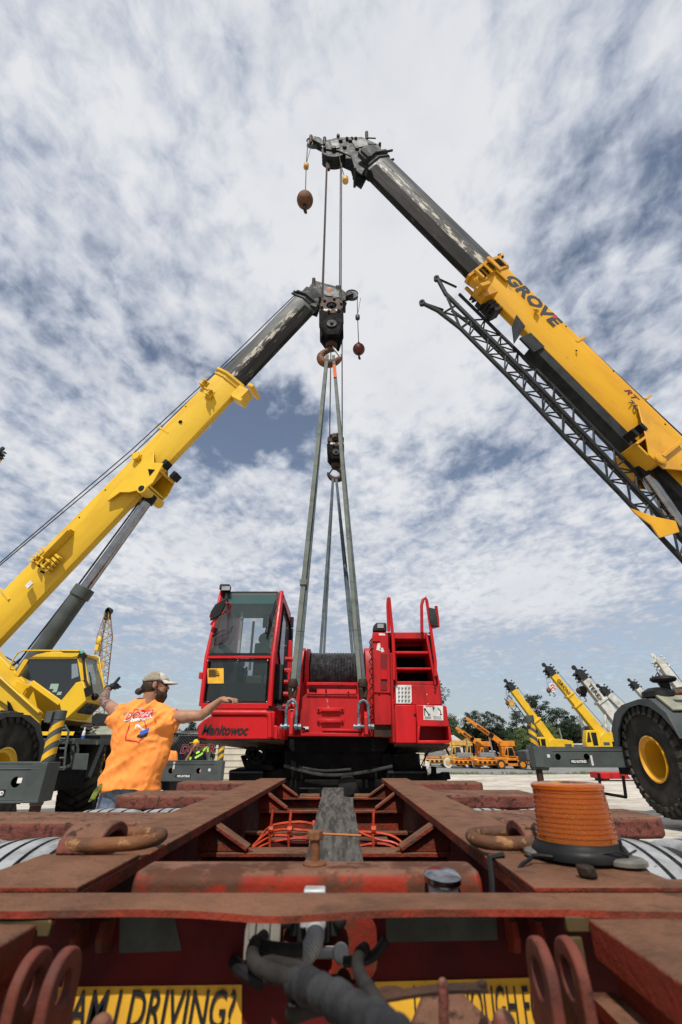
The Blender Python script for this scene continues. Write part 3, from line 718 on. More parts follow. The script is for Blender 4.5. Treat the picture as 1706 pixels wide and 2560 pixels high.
# flange stack at the tip of the inner section
mb = MB(); s1 = [(x*1.22, y*1.17) for x, y in section(.33,.42,.5)]
BR.prism(mb, -.06, .02, s1); BR.prism(mb, .12, .18, [(x*1.1,y*1.08) for x,y in section(.33,.42,.5)]); BR.prism(mb, -.50, -.05, [(x*.92,y*.9) for x,y in section(.33,.42,.5)])
for v, w, t in ((.36,.50,0),(.2,.50,.15),(-.3,.5,0),(.1,.48,-.3)): mb.cyl(BR.at(t,v,w-.05), BR.at(t-.02,v,w+.18), .035, 8)
for v, w in ((.36,-.35),(.30,-.42),(-.30,-.42)): BR.box(mb, -.15, .2, v-.06, v+.06, w-.10, w+.08)
mb.build('tip_flange', M['gdk'], rc, bevel=.012)
YR = TR.y-.05
hdR = boomhead(BR, rc, [(812,372),(815,350),(846,343),(905,342),(950,362),(956,380),(925,398),(905,436),(888,424),(878,390),(846,376)], YR, (786,357), .24, (835,392), .36, M['gdk'])
mb = MB()
for px, py in ((846,338),(917,331),(778,340),(812,345)):
    c = W(px, py, YR-.2); mb.cyl(c, c+Vector((.0,.05,-.30)), .05, 10)
mb.cyl(W(919,345,YR-.3), W(940,346,YR-.3), .02, 6); mb.cyl(W(822,424,YR), W(820,405,YR), .05, 8)
for px in (880,890,868): c = W(px, 346, YR-.24); mb.ball(c, .045)
for px, py in ((862,368),(876,352),(852,352),(893,372)):
    c = W(px, py, YR-.21); mb.cyl(c, c+Vector((0,-.05,0)), .06, 10)
mb.box if False else None
mb.build('pin', M['rustd'], hdR)
mb = MB(); mb.extr([W(878,350,YR-.225),W(914,346,YR-.225),W(922,362,YR-.225),W(890,370,YR-.225)], (0,.02,0)); mb.extr([W(826,353,YR-.225),W(846,348,YR-.225),W(850,368,YR-.225),W(832,372,YR-.225)], (0,.02,0)); mb.build('side_plate', M['gry'], hdR, bevel=.004)
# hoist line running down the top of the boom
rl = MB(); rl.tube([BR.at(-.1,.1,.62), BR.at(tcR*.5,.1,.56), BR.at(tcR+1,.1,.60), BR.at(tcR+5,.1,.66), BR.at(BR.L,.1,.8)], .012, 6)
rl.tube([BR.at(tcR+3.1,.25,.60), BR.at(tcR+5.2,.25,.64), BR.at(BR.L-1.2,.25,.75)], .018, 6)
rl.build('hoist_line', M['rope'], rc)
tw = BR.tof(1690)
mb = MB(); c = BR.at(tw, 0, .80); mb.cyl(c-BR.v*.45, c+BR.v*.45, .30, 24); mb.cyl(c+BR.v*.45, c+BR.v*.52, .36, 24); BR.box(mb, tw-.3, tw+.3, -.40, -.34, .45, .9); mb.build('hoist_winch', M['blkp'], rc, bevel=.02)
# stowed lattice jib below the boom
def jibpt(px, py, t_guess, dv): return None
jib = MB()
YJ = 7.9
def J(px, py, y=YJ): return W(px, py, y)
A = [J(1059,759),J(1095,777),J(1152,821),J(1274,944,7.95),J(1410,1090,8.1),J(1550,1233,8.3),J(1706,1400,8.5),J(1790,1495,8.7)]
Bc = [J(1095,698),J(1115,735),J(1180,800),J(1354,974,7.95),J(1445,1070,8.1),J(1580,1212,8.3),J(1722,1362,8.5),J(1800,1450,8.7)]
off = Vector((.46,.28,.36))
def chord(pts, r): jib.tube(pts, r, 8)
chord(A, .052); chord(Bc, .056); A2 = [p+off for p in A[1:]]; B2 = [p+off for p in Bc[1:]]; chord(A2, .042); chord(B2, .042)
def along(pts, n):
    L = [0]
    for a, b in zip(pts, pts[1:]): L.append(L[-1]+(b-a).length)
    out = []
    for i in range(n):
        d = L[-1]*i/(n-1); k = 0
        while k < len(L)-2 and L[k+1] < d: k += 1
        out.append(pts[k].lerp(pts[k+1], (d-L[k])/(L[k+1]-L[k])))
    return out
n = 25; a_ = along(A[2:], n); b_ = along(Bc[2:], n); a2 = along(A2[1:], n); b2 = along(B2[1:], n)
for i in range(n-1):
    for p, q in ((a_,b_),(a_,a2),(b_,b2),(a2,b2)):
        (s0, s1) = (p[i], q[i+1]) if i % 2 else (q[i], p[i+1])
        jib.tube([s0, s1], .020, 5)
    if i % 3 == 0:
        jib.tube([a_[i], b_[i]], .022, 5); jib.tube([b_[i], b2[i]], .022, 5)
jib.tube([A[0]+Vector((.03,0,0)), A[0]+Vector((.62,.45,.33))], .034, 6); jib.tube([Bc[0]+Vector((.03,0,0)), Bc[0]+Vector((.62,.45,.30))], .034, 6)
jib.tube([A[2], Bc[1]], .03, 6); jib.tube([A[1], Bc[2]], .026, 6); jib.tube([A[2], Bc[2]], .03, 6); jib.tube([A[1]+Vector((.1,.1,0)), Bc[1]+Vector((.4,.3,0))], .026, 6)
for p in (A[0], Bc[0]): jib.lathe([(.03,-.05),(.075,-.05),(.075,.05),(.03,.05),(.03,-.05)], p-Vector((.03,0,-.02)), (.3,1,.2), 14, caps=False)
jb = jib.build('lattice_jib', M['gdk'], rc, smooth=40)
mb = MB(); mb.tube([J(1540,1270,8.25), J(1600,1300,8.25)], .0001, 3) if False else None
mb.extr([J(1577,1270,8.2),J(1640,1292,8.2),J(1690,1302,8.2),J(1700,1330,8.2),J(1650,1345,8.2),J(1628,1312,8.2),J(1590,1285,8.2)], (.02,.06,.02)); mb.build('jib_bracket', M['yor'], jb, bevel=.01)
mb = MB(); k0 = tcR+.55
BR.box(mb, k0, k0+.35, .05, .30, -.95, -.45); BR.box(mb, k0+.1, k0+.2, .2, .5, -1.05, -.72); mb.build('jib_latch', M['yor'], jb, bevel=.008)
mb = MB(); BR.box(mb, k0+.1, k0+.7, -.25, .1, -.72, -.56)
for i in range(7): BR.box(mb, k0-.1+i*.13, k0-.06+i*.13, -.2+.05*(i % 3), .12, -.78-.07*(i % 2), -.50)
BR.prism(mb, k0+2.0, BR.L-1.5, [(.12,-.48),(.08,-.72),(-.30,-.76),(-.30,-.48)]); BR.prism(mb, k0+1.7, k0+2.2, [(.16,-.48),(.15,-.9),(.10,-.9),(.10,-.48)])
mb.extr([BR.at(k0+1.1,.15,-.42),BR.at(k0+1.5,.15,-.50),BR.at(k0+1.8,.15,-1.25),BR.at(k0+1.35,.15,-.85)], BR.v*.04)
mb.build('jib_stow_rail', M['gdk'], jb)
# carrier of the right crane: wheel, fender, deck, outrigger
gR = gz(10)
rt_wheel(rc, (6.38, 10.0, .98), -1, rad=.98, wid=.74)
rt_wheel(rc, (6.42, 5.8, .92), -1, rad=1.0, wid=.72)
rt_wheel(rc, (9.2, 9.85, 1.0), 1, rad=1.0, wid=.72)
fo = [(11.05,1.20),(11.0,1.55),(10.72,1.90),(10.45,2.03),(9.46,2.09),(9.06,1.80),(8.80,1.34)]
fi = [(10.95,1.18),(10.9,1.50),(10.65,1.80),(10.35,1.95),(9.52,2.00),(9.14,1.74),(8.90,1.34)]
mb = MB()
arch = [(5.97, 9.98+1.08*math.cos(t), .95+1.0*math.sin(t)) for t in [R(a) for a in (15,35,55,75,95,112,130,148)]]
out_ = [(5.97, y, z) for y, z in [(11.18,1.15),(11.12,1.55),(10.86,1.84),(10.50,1.98),(9.85,2.04),(9.50,2.02),(9.12,1.74),(8.96,1.32)]]
mb.holed(out_+[(5.97,8.86,1.34)], arch+[(5.97,8.90,1.36)], (.035,0,0)) if False else None
n = len(out_); vs = [Vector(p) for p in out_]+[Vector(p) for p in arch]; vs += [p+Vector((.04,0,0)) for p in vs]
fs = []
for k in range(n-1): fs += [(k,k+1,n+k+1,n+k),(2*n+k+1,2*n+k,3*n+k,3*n+k+1),(k,2*n+k,2*n+k+1,k+1),(n+k,n+k+1,3*n+k+1,3*n+k)]
mb.add(vs, fs)
for (y0, z0), (y1, z1) in zip([(p[1],p[2]) for p in out_], [(p[1],p[2]) for p in out_][1:]):
    mb.add([(6.01,y0,z0),(6.9,y0,z0),(6.9,y1,z1),(6.01,y1,z1),(6.01,y0,z0-.03),(6.9,y0,z0-.03),(6.9,y1,z1-.03),(6.01,y1,z1-.03)], [(0,1,2,3),(7,6,5,4),(0,4,5,1),(1,5,6,2),(2,6,7,3),(3,7,4,0)])
mb.build('fender', M['gry'], rc)
mb = MB().bx(6.90,8.75,4.2,11.6,.78,1.50).bx(6.95,8.6,8.2,10.9,1.50,2.05); mb.bx(6.35,6.9,4.3,8.75,1.25,1.42)
mb.build('carrier_frame', M['gdk'], rc, bevel=.02)
mb = MB().bx(6.75,8.6,8.9,10.0,2.10,2.26); mb.build('engine_hood', M['gry'], rc, bevel=.05)
mb = MB(); c = W(1632,1738,9.6); c = Vector((c.x,9.6,2.16))
c.x += .30; c.z -= .06; mb.lathe([(.09,0),(.09,.22),(.20,.24),(.235,.28),(.22,.32),(.12,.35),(.001,.36)], c, (0,0,1), 28); mb.lathe([(.30,-.02),(.28,.08),(.16,.15),(.001,.17)], c+Vector((-.12,.1,-.02)), (0,0,1), 24)
mb.build('air_intake', M['blkp'], rc)
mb = MB().tube([(6.3,9.2,2.10),(6.8,9.1,2.14),(7.4,9.0,2.20),(8.2,9.0,2.22)], .05, 10); mb.build('exhaust_pipe', M['rust'], rc)
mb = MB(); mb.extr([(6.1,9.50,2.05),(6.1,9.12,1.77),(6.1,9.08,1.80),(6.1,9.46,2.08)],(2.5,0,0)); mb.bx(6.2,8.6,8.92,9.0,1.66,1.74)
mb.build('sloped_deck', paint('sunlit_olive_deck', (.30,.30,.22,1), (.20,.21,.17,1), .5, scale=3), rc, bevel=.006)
mb = MB()   # under the frame: ladder rungs, dark structure at the axle
mb.bx(6.1,7.0,10.95,11.5,.66,1.30); mb.bx(6.7,8.9,9.6,10.1,.75,1.15)
mb.build('outrigger_box', M['blk'], rc, bevel=.02)
mb = MB()
for y in (10.9,11.9): mb.tube([(5.85,y,.66),(5.8,y,.28)], .03, 6)
mb.tube([(5.8,10.9,.28),(5.8,11.9,.28)], .03, 6); mb.build('step', M['blk'], rc)
def plate_with_holes(mb, x0, x1, z0, z1, y, t, holes, r):
    """vertical plate in the xz plane with round holes, split into cells round each hole"""
    xs = [x0]; hs = sorted(holes)
    for a, b in zip(hs, hs[1:]): xs.append((a[0]+b[0])/2)
    xs.append(x1)
    for i, (hx, hz) in enumerate(hs):
        a, b = xs[i], xs[i+1]; out = []; inn = []; N_ = 32
        angs = sorted(set([2*math.pi*k/N_ for k in range(N_)]+[math.atan2(zz-hz, xx-hx) % (2*math.pi) for xx in (a,b) for zz in (z0,z1)]))
        for an in angs:
            c, s_ = math.cos(an), math.sin(an); m = 1e9
            if c > 1e-6: m = min(m, (b-hx)/c)
            if c < -1e-6: m = min(m, (a-hx)/c)
            if s_ > 1e-6: m = min(m, (z1-hz)/s_)
            if s_ < -1e-6: m = min(m, (z0-hz)/s_)
            out.append((hx+c*m, y, hz+s_*m)); inn.append((hx+c*r, y, hz+s_*r))
        mb.holed(out, inn, (0,t,0))
def outrigger(root, x0, x1, y, z0, z1, dirx, holes, jackz, foot, tx, label_flip):
    """beam from x0 (body) to x1 (jack), both side plates pierced"""
    a, b = min(x0, x1), max(x0, x1); mb = MB()
    plate_with_holes(mb, a, b, z0, z1, y-.15, .02, [(h, (z0+z1)/2-.0) for h in holes], .062)
    plate_with_holes(mb, a, b, z0, z1, y+.13, .02, [(h, (z0+z1)/2-.0) for h in holes], .062)
    mb.bx(a, b, y-.155, y+.155, z1+.002, z1+.025); mb.bx(a, b, y-.155, y+.155, z0-.025, z0-.002)
    mb.bx(a+.3, b-.0, y-.162, y-.151, z1-.06, z1-.045)
    bm_ = mb.build('outrigger_beam', M['gry'], root, bevel=.004)
    jx = x1
    mb = MB(); mb.lathe([(.080,0),(.080,jackz-z0+.06)], (jx, y, z0-.06), (0,0,1), 24); mb.bx(jx-.10,jx+.10,y-.16,y+.16,z0-.02,z1+.02)
    mb.lathe([(.086,0),(.086,.12)], (jx, y, jackz-.10), (0,0,1), 24); mb.bx(jx-.12,jx-.03,y-.13,y+.01,jackz-.14,jackz)
    jk = mb.build('jack', M['gry'], root, bevel=.006)
    mb = MB(); r = .0825; zz = z1+.06; N_ = 24
    while zz < jackz-.2:
        vs = []
        for k in range(N_+1):
            t = math.pi*2*k/N_; s_ = math.cos(t)*-.0+math.sin(t+math.pi/2)*.0
            h = r*math.cos(t)*.75*dirx
            vs += [(jx+r*math.cos(t), y+r*math.sin(t), zz+h), (jx+r*math.cos(t), y+r*math.sin(t), min(jackz-.11, zz+h+.085))]
        mb.add(vs, [(2*k, 2*k+2, 2*k+3, 2*k+1) for k in range(N_)]); zz += .165
    mb.build('hazard_stripe', M['stry'], jk)
    mb = MB().lathe([(.068,0),(.068,z0-foot)], (jx, y, foot), (0,0,1), 20); mb.build('jack_leg', M['rustd'], jk)
    # label plate
    yy = y-.1535
    w = .36; mb = MB(); mb.add([(tx,yy,z0+.045),(tx+w,yy,z0+.045),(tx+w+(.05 if not label_flip else 0),yy,z0+.085),(tx+w,yy,z0+.125),(tx,yy,z0+.125),(tx-(.05 if label_flip else 0),yy,z0+.085)],[(0,1,2,3,4,5)]); mb.extr([(tx,yy,z0+.045),(tx+w,yy,z0+.045),(tx+w,yy,z0+.125),(tx,yy,z0+.125)],(0,-.001,0))
    lb = mb.build('label_plate', M['txtk'], bm_)
    textmb('MID-EXTEND', (tx+.02,yy-.002,z0+.062), (1,0,0), (0,0,1), .066, off=.0025, depth=.002, sx=.82).build('lettering', M['txtw'], lb)
    mb = MB(); q = tx+w+.08 if not label_flip else tx-.12
    mb.bx(q,q+.045,y-.1545,y-.151,z0+.01 if not label_flip else z1-.16,z0+.20 if not label_flip else z1-.0); mb.bx(jx+(.17 if dirx < 0 else -.24), jx+(.23 if dirx < 0 else -.18), y-.1545, y-.151, (z0+z1)/2-.01, (z0+z1)/2+.05)
    mb.build('white_mark', M['paper'], bm_)
outrigger(rc, 6.2, 4.22, 11.15, .83, 1.17, -1, (4.62,5.23), 1.80, gz(11.15)+.05, 4.86, False)
# ---------------------------------------------------------------- left crane
YLt = 10.4
TL = W(772, 759, YLt); CL = WD(60, 1502, 12.1); uL = (CL-TL).normalized(); PL = TL+uL*((TL.z-3.2)/-uL.z)
BL = Boom(TL, PL, 1); tcL = BL.tof(583); GL_ = grained(BL, 'left')
MYL = paint('scuffed_yellow_boom_paint', (.84,.53,.032,1), (.72,.43,.022,1), .42, scale=2.2, frame=(BL.u,BL.v,BL.w,6), spot=(.36,.19,.015,1), sscale=5, samt=(.68,.76), coat=.15)
lc = thing('rough_terrain_crane', (-7.2, 10.6, gz(10.6)), 'bright yellow crane on the left, behind the bearded worker', 'crane')
mb = MB(); BL.prism(mb, 0, tcL+1, section(.31,.40,.50)); bs = mb.build('inner_boom_section', GL_['steel'], lc, bevel=.02)
mb = MB(); BL.prism(mb, .6, tcL, [(.314,.03),(.317,-.02),(.236,-.155),(.19,-.14),(.28,.03)]); mb.build('wear_strip', GL_['wear'], bs)
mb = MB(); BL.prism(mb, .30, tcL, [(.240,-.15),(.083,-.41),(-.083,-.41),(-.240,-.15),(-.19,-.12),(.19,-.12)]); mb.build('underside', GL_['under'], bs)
sec = section(.36,.46,.46)
mb = MB(); BL.prism(mb, tcL, BL.L+.6, sec); ob = mb.build('outer_boom_section', MYL, lc, bevel=.03)
mb = MB(); BL.prism(mb, tcL-.05, tcL+.03, [(x*1.17,y*1.15) for x, y in sec]); BL.prism(mb, tcL+.12, tcL+.17, [(x*1.10,y*1.08) for x, y in sec])
BL.box(mb, tcL+.05, tcL+.5, -.2, .18, -.85, -.45); BL.box(mb, tcL-.1, tcL+.0, -.3, .3, -1.0, -.8); BL.box(mb, tcL+.45, tcL+.55, -.1, .25, -1.0, -.6)
mb.build('collar', M['yel'], ob, bevel=.008)
def bracket(mb, B, t, w, sz=.12):
    B.box(mb, t, t+sz*2.2, .355, .40, w-sz*.9, w+sz*.9); B.box(mb, t+.02, t+.06, .40, .40+sz, w-sz*.6, w+sz*.6); B.box(mb, t+sz*1.6, t+sz*1.9, .40, .40+sz, w-sz*.6, w+sz*.6)
    mb.cyl(B.at(t, .40+sz*.6, w), B.at(t+sz*2.1, .40+sz*.6, w), sz*.28, 10)
mb = MB(); bracket(mb, BL, tcL+.55, .42); bracket(mb, BL, tcL+.75, -.04); BL.box(mb, tcL+.75, tcL+.79, .36, .40, -.1, .38)
bracket(mb, BL, tcL+3.55, .30, .09); mb.cyl(BL.at(tcL+3.7,.40,.24), BL.at(tcL+3.7,.52,.24), .12, 14)
tz = BL.tof(140)
bracket(mb, BL, tz, .30, .10); bracket(mb, BL, tz-.1, .06, .12); bracket(mb, BL, tz-.15, -.16, .13); BL.box(mb, tz-1.0, tz-.1, .36, .60, .0, .04); BL.box(mb, tz-1.05, tz-.2, .36, .52, .04, .22)
for i in range(5): BL.box(mb, tz-.25+i*.1, tz-.21+i*.1, .36, .48, .22, .40)
for i in range(5): BL.box(mb, tz-.35+i*.11, tz-.29+i*.11, .30, .44, -.30, -.10)
for t, w in ((2.55,.44),): BL.box(mb, tcL+t, tcL+t+.06, .33, .37, w-.35, w+.14)
tq = BL.tof(55); BL.box(mb, tq, tq+.07, .355, .375, .02, .52)
mb.build('jib_bracket', M['yel'], ob, bevel=.006)
mb = MB()
for t, w in ((1.6,.34),(4.95,.30),(tz-tcL-1.4,.28)): mb.cyl(BL.at(tcL+t,.35,w), BL.at(tcL+t,.368,w), .022, 10)
mb.cyl(BL.at(tcL+2.1,.35,.06), BL.at(tcL+2.1,.366,.06), .06, 14)
for t, w in ((tz-tcL+1.75,.2),(tz-tcL+.15,.02),(tz-tcL+.2,-.2),(tz-tcL-.0,-.05)): mb.cyl(BL.at(tcL+t,.36,w), BL.at(tcL+t,.46,w), .03, 8)
mb.build('bolt_hole', M['blk'], ob)
mb = MB(); BL.box(mb, tcL+.72, tcL+.82, .361, .364, .16, .26); BL.box(mb, tz+.55, tz+.72, .361, .40, -.22, -.08); mb.build('sticker', M['paper'], ob)
tb = BL.tof(330)-.25
mb = MB()
for s_ in (1, -1):
    v = .365*s_
    mb.extr([BL.at(tb-.95,v,-.02),BL.at(tb-.75,v,.04),BL.at(tb+.80,v,.02),BL.at(tb+.95,v,-.10),BL.at(tb+.55,v,-.20),BL.at(tb+.40,v,-.45),BL.at(tb+.05,v,-.80),BL.at(tb-.20,v,-.84),BL.at(tb-.55,v,-.72),BL.at(tb-.80,v,-.62),BL.at(tb-.66,v,-.35)], BL.v*.035*s_)
BL.box(mb, tb-.1, tb-.04, -.36, .36, -.80, -.42); BL.box(mb, tb-.62, tb-.56, -.36, .36, -.70, -.40)
mb.build('cylinder_bracket', M['yel'], ob, bevel=.01)
mb = MB(); mb.extr([BL.at(tb-.42,.402,-.36),BL.at(tb-.28,.402,-.60),BL.at(tb-.52,.402,-.58)], BL.v*.004); mb.build('bracket_opening', M['blk'], ob)
mb = MB(); BL.box(mb, tb-.95, tb-.72, .10, .36, -.66, -.52); BL.box(mb, tb-.86, tb-.64, -.25, .05, -.9, -.76); mb.build('work_light', M['blkp'], ob, bevel=.02)
pinL = BL.at(tb+.12, 0, -.76)
mb = MB(); mb.lathe([(.14,-.46),(.14,-.40),(.14,.40),(.14,.47),(.09,.48),(.09,.44)], pinL, BL.v, 24); mb.build('pin', M['yel'], ob)
mb = MB().cyl(pinL+BL.v*.47, pinL+BL.v*.50, .08, 16); mb.build('pin_cap', M['blkp'], ob)
bl = W(40, 1712, 11.2); dl = (bl-pinL).normalized(); LL = (bl-pinL).length
e1 = W(212, 1468, (pinL.y+11.2)/2); k1 = (e1-pinL).dot(dl)
mb = MB().cyl(pinL-dl*.05, pinL+dl*.22, .17, 20); mb.build('cylinder_head', M['blkp'], lc, bevel=.01)
MB().cyl(pinL+dl*.2, pinL+dl*(k1+.3), .135, 32).build('cylinder_rod', M['chrome'], lc)
mb = MB(); mb.cyl(pinL+dl*(k1+.12), bl+dl*.3, .205, 32); mb.cyl(pinL+dl*k1, pinL+dl*(k1+.28), .245, 32); mb.build('cylinder_barrel', M['gry'], lc, bevel=.02)
sd = dl.cross(Vector((0,1,0))).normalized()
if sd.x > 0: sd = -sd
mb = MB(); mb.tube([pinL+dl*(k1+.25)+sd*.24, pinL+dl*(k1+1.4)+sd*.28, bl+sd*.30-dl*.4], .02, 6); mb.tube([pinL+dl*.3+sd*.20, pinL+dl*(k1*.5)+sd*.21, pinL+dl*(k1+.1)+sd*.22], .022, 6)
mb.tube([bl+sd*.3-dl*.5, bl+sd*.34+dl*.0+Vector((0,-.2,0)), bl-sd*.1+dl*.45+Vector((0,-.28,0)), bl-sd*.42-dl*.0+Vector((0,-.2,0))], .03, 8)
mb.build('hydraulic_hose', M['blkp'], lc)
# boom tip of the left crane
mb = MB(); s1 = [(x*1.22, y*1.17) for x, y in section(.31,.40,.5)]
BL.prism(mb, -.06, .0, s1); BL.prism(mb, .10, .15, [(x*1.1,y*1.08) for x,y in section(.31,.4,.5)]); BL.prism(mb, -.40, -.05, [(x*.92,y*.9) for x,y in section(.31,.40,.5)])
for v, t in ((.3,.1),(.3,.0),(-.1,0)): mb.cyl(BL.at(t,v,.38), BL.at(t,v,.56), .04, 8)
mb.build('tip_flange', M['gdk'], lc, bevel=.01)
hdL = boomhead(BL, lc, [(762,735),(784,700),(850,718),(868,733),(862,752),(835,752),(800,744),(792,768),(775,762)], YLt, (880,738), .22, (838,762), .28, M['gdk'])
mb = MB(); 
for px, py in ((785,697),(844,716)): c = W(px, py, YLt-.2); mb.cyl(c, c+Vector((0,.05,-.35)), .06, 10)
mb.build('pin', M['rustd'], hdL)
mb = MB(); mb.extr([W(800,710,YLt-.225),W(848,724,YLt-.225),W(856,744,YLt-.225),W(812,738,YLt-.225)], (0,.02,0)); mb.build('side_plate', M['gry'], hdL, bevel=.004)
mb = MB(); mb.add([W(818,720,YLt-.23),W(828,723,YLt-.23),W(828,731,YLt-.23),W(818,728,YLt-.23)],[(0,1,2,3)]); mb.build('red_sticker', M['tagor'], hdL)
rl = MB(); rl.tube([BL.at(-.0,.22,.50), BL.at(tcL,.26,.56), BL.at(tcL+3.6,.26,.80), BL.at(BL.L-.5,.26,1.55)], .016, 6); rl.tube([BL.at(-.0,.05,.50), BL.at(tcL,.05,.70), BL.at(tcL+3.6,.05,.88), BL.at(BL.L-.5,.05,1.75)], .016, 6)
rl.build('hoist_line', M['rope'], lc)
# superstructure: turntable plates, cab
YS = 9.55
def S(px, py, y=YS): return W(px, py, y)
mb = MB()
mb.extr([S(-40,1655),S(0,1690),S(105,1782),S(98,1815),S(92,1817),S(0,1752),S(-60,1700)], (0,.06,0))
mb.extr([S(0,1690),S(6,1690,YS),S(107,1780),S(105,1786)], (0,-.12,0))
mb.extr([S(-80,1690,YS+.1),S(-40,1700,YS+.1),S(34,1750,YS+.1),S(24,1790,YS+.1),S(-80,1790,YS+.1)], (0,1.6,0))
mb.extr([S(40,1700,YS+.5),S(100,1722,YS+.5),S(160,1765,YS+.5),S(158,1800,YS+.5),S(90,1815,YS+.5),S(30,1760,YS+.5)], (0,1.2,0))
mb.extr([S(-60,1560,YS+1.4),S(0,1640,YS+1.4),S(60,1700,YS+1.4),S(100,1780,YS+1.4),S(-60,1790,YS+1.4)], (0,.25,0))
mb.build('superstructure', M['yel'], lc, bevel=.012)
mb = MB(); mb.bx(-8.3,-5.9,9.5,11.4,1.50,1.66); mb.lathe([(.75,0),(.75,.3)], (-7.2,10.5,1.35), (0,0,1), 32); mb.extr([S(20,1752,YS-.03),S(27,1758,YS-.03),S(40,1785,YS-.03),S(22,1790,YS-.03)],(0,-.02,0)); mb.build('turntable', M['blk'], lc)
YC = 9.65; CW = .75
def Cb(px, py, y=YC): return W(px, py, y)
mb = MB(); body = [(92,1650),(118,1634),(200,1633),(208,1702),(222,1745),(167,1797),(156,1794),(146,1757),(78,1706)]
mb.extr([Cb(*p) for p in [(148,1757),(190,1706),(208,1702),(222,1745),(167,1797),(156,1794)]], (0,CW,0))
cabm = mb.build('cab', M['yel'], lc, bevel=.015)
mb = MB()
top = [(92,1650),(118,1632),(200,1630),(201,1646),(196,1648),(120,1646),(64,1648)]
mb.extr([Cb(*p) for p in [(66,1648),(92,1636),(118,1630),(199,1629),(200,1647)]], (0,CW,0))
for (a, b, w) in (((198,1640),(208,1702),.09),((78,1706),(150,1758),.10),((40,1690),(66,1648),.10)):
    for dy in (0, CW-.08): mb.beam(Cb(*a)+Vector((0,dy+.04,0)), Cb(*b)+Vector((0,dy+.04,0)), .08, w)
for dy in (.02,CW-.04): mb.beam(Cb(202,1634)+Vector((0,dy,0)), Cb(222,1745)+Vector((0,dy,0)), .05, .05)
mb.beam(Cb(202,1634), Cb(202,1634)+Vector((0,CW,0)), .06, .06); mb.beam(Cb(222,1745), Cb(222,1745)+Vector((0,CW,0)), .06, .06)
mb.build('cab_frame', M['yel'], cabm, bevel=.01)
mb = MB(); mb.extr([Cb(*p)+Vector((0,.03,0)) for p in [(64,1648),(196,1647),(207,1702),(190,1706),(148,1757),(78,1706)]], (0,.015,0)); mb.build('side_window', M['glassb'], cabm)
mb = MB(); a, b = Cb(203,1640)+Vector((.02,.06,0)), Cb(221,1742)+Vector((.02,.06,0)); mb.add([a, b, b+Vector((0,CW-.12,0)), a+Vector((0,CW-.12,0))], [(0,1,2,3)]); mb.build('windshield', M['glassg'], cabm)
a = Cb(220,1748)+Vector((.012,0,-.012)); b = Cb(172,1793)+Vector((.012,0,-.012)); mb = MB(); mb.add([a.lerp(b,.18)+Vector((0,.1,0)), a.lerp(b,.72)+Vector((0,.1,0)), a.lerp(b,.72)+Vector((0,CW-.1,0)), a.lerp(b,.18)+Vector((0,CW-.1,0))], [(0,1,2,3)]); mb.build('chin_window', M['glassb'], cabm)
mb = MB()
for (x0,y0,x1,y1) in ((122,1709,146,1722),(129,1722,143,1730),(140,1729,154,1737)): mb.extr([Cb(x0+4,y0)+Vector((0,.028,0)),Cb(x1,y0)+Vector((0,.028,0)),Cb(x1-3,y1)+Vector((0,.028,0)),Cb(x0,y1)+Vector((0,.028,0))],(0,-.004,0))
mb.build('window_sticker', paint('pale_green_paper', (.30,.42,.36,1), None, .6), cabm)
mb = MB(); mb.extr([Cb(178,1660)+Vector((0,.026,0)),Cb(192,1658)+Vector((0,.026,0)),Cb(196,1690)+Vector((0,.026,0)),Cb(178,1697)+Vector((0,.026,0))],(0,-.003,0)); mb.build('painted_window_reflection', paint('sky_reflection_paint', (.22,.27,.31,1), None, .1), cabm)  # pale patch painted over the side window as reflected sky
mb = MB()
def rail(pts, r=.016): mb.tube([Cb(*p[:2], YC+p[2]) for p in pts], r, 6)
rail([(25,1672,-.1),(32,1652,-.1),(45,1632,-.1),(60,1626,-.1),(200,1627,-.1)]); rail([(25,1672,-.1),(34,1675,-.05),(40,1668,0)])
rail([(210,1630,.0),(212,1650,0),(226,1740,-.05),(218,1744,-.02)]); rail([(232,1640,.45),(248,1642,.45),(262,1730,.45),(262,1718,.45),(244,1660,.45)],.014); rail([(244,1660,.45),(256,1650,.45),(258,1672,.45)],.012)
mb.build('grab_rail', M['yel'], cabm)
mb = MB(); rail([(208,1640,-.04),(214,1700,-.06),(222,1718,-.06)],.024); rail([(224,1680,-.1),(232,1728,-.1)],.012); mb.beam(Cb(220,1718,YC-.08),Cb(224,1738,YC-.08),.05,.14); mb.ball(Cb(238,1742,YC+.1),.07)
rail([(150,1626,-.1),(160,1630,-.1),(205,1630,-.05),(214,1634,0)],.015); mb.beam(Cb(200,1634,YC-.05),Cb(214,1644,YC-.05),.05,.10)
mb.build('wiper_and_mirror', M['blkp'], cabm)
mb = MB(); mb.beam(Cb(206,1628,YC-.06),Cb(206,1634,YC-.06),.04,.05); mb.build('green_marker_lamp', paint('green_lamp', (.05,.5,.2,1), None, .3), cabm)
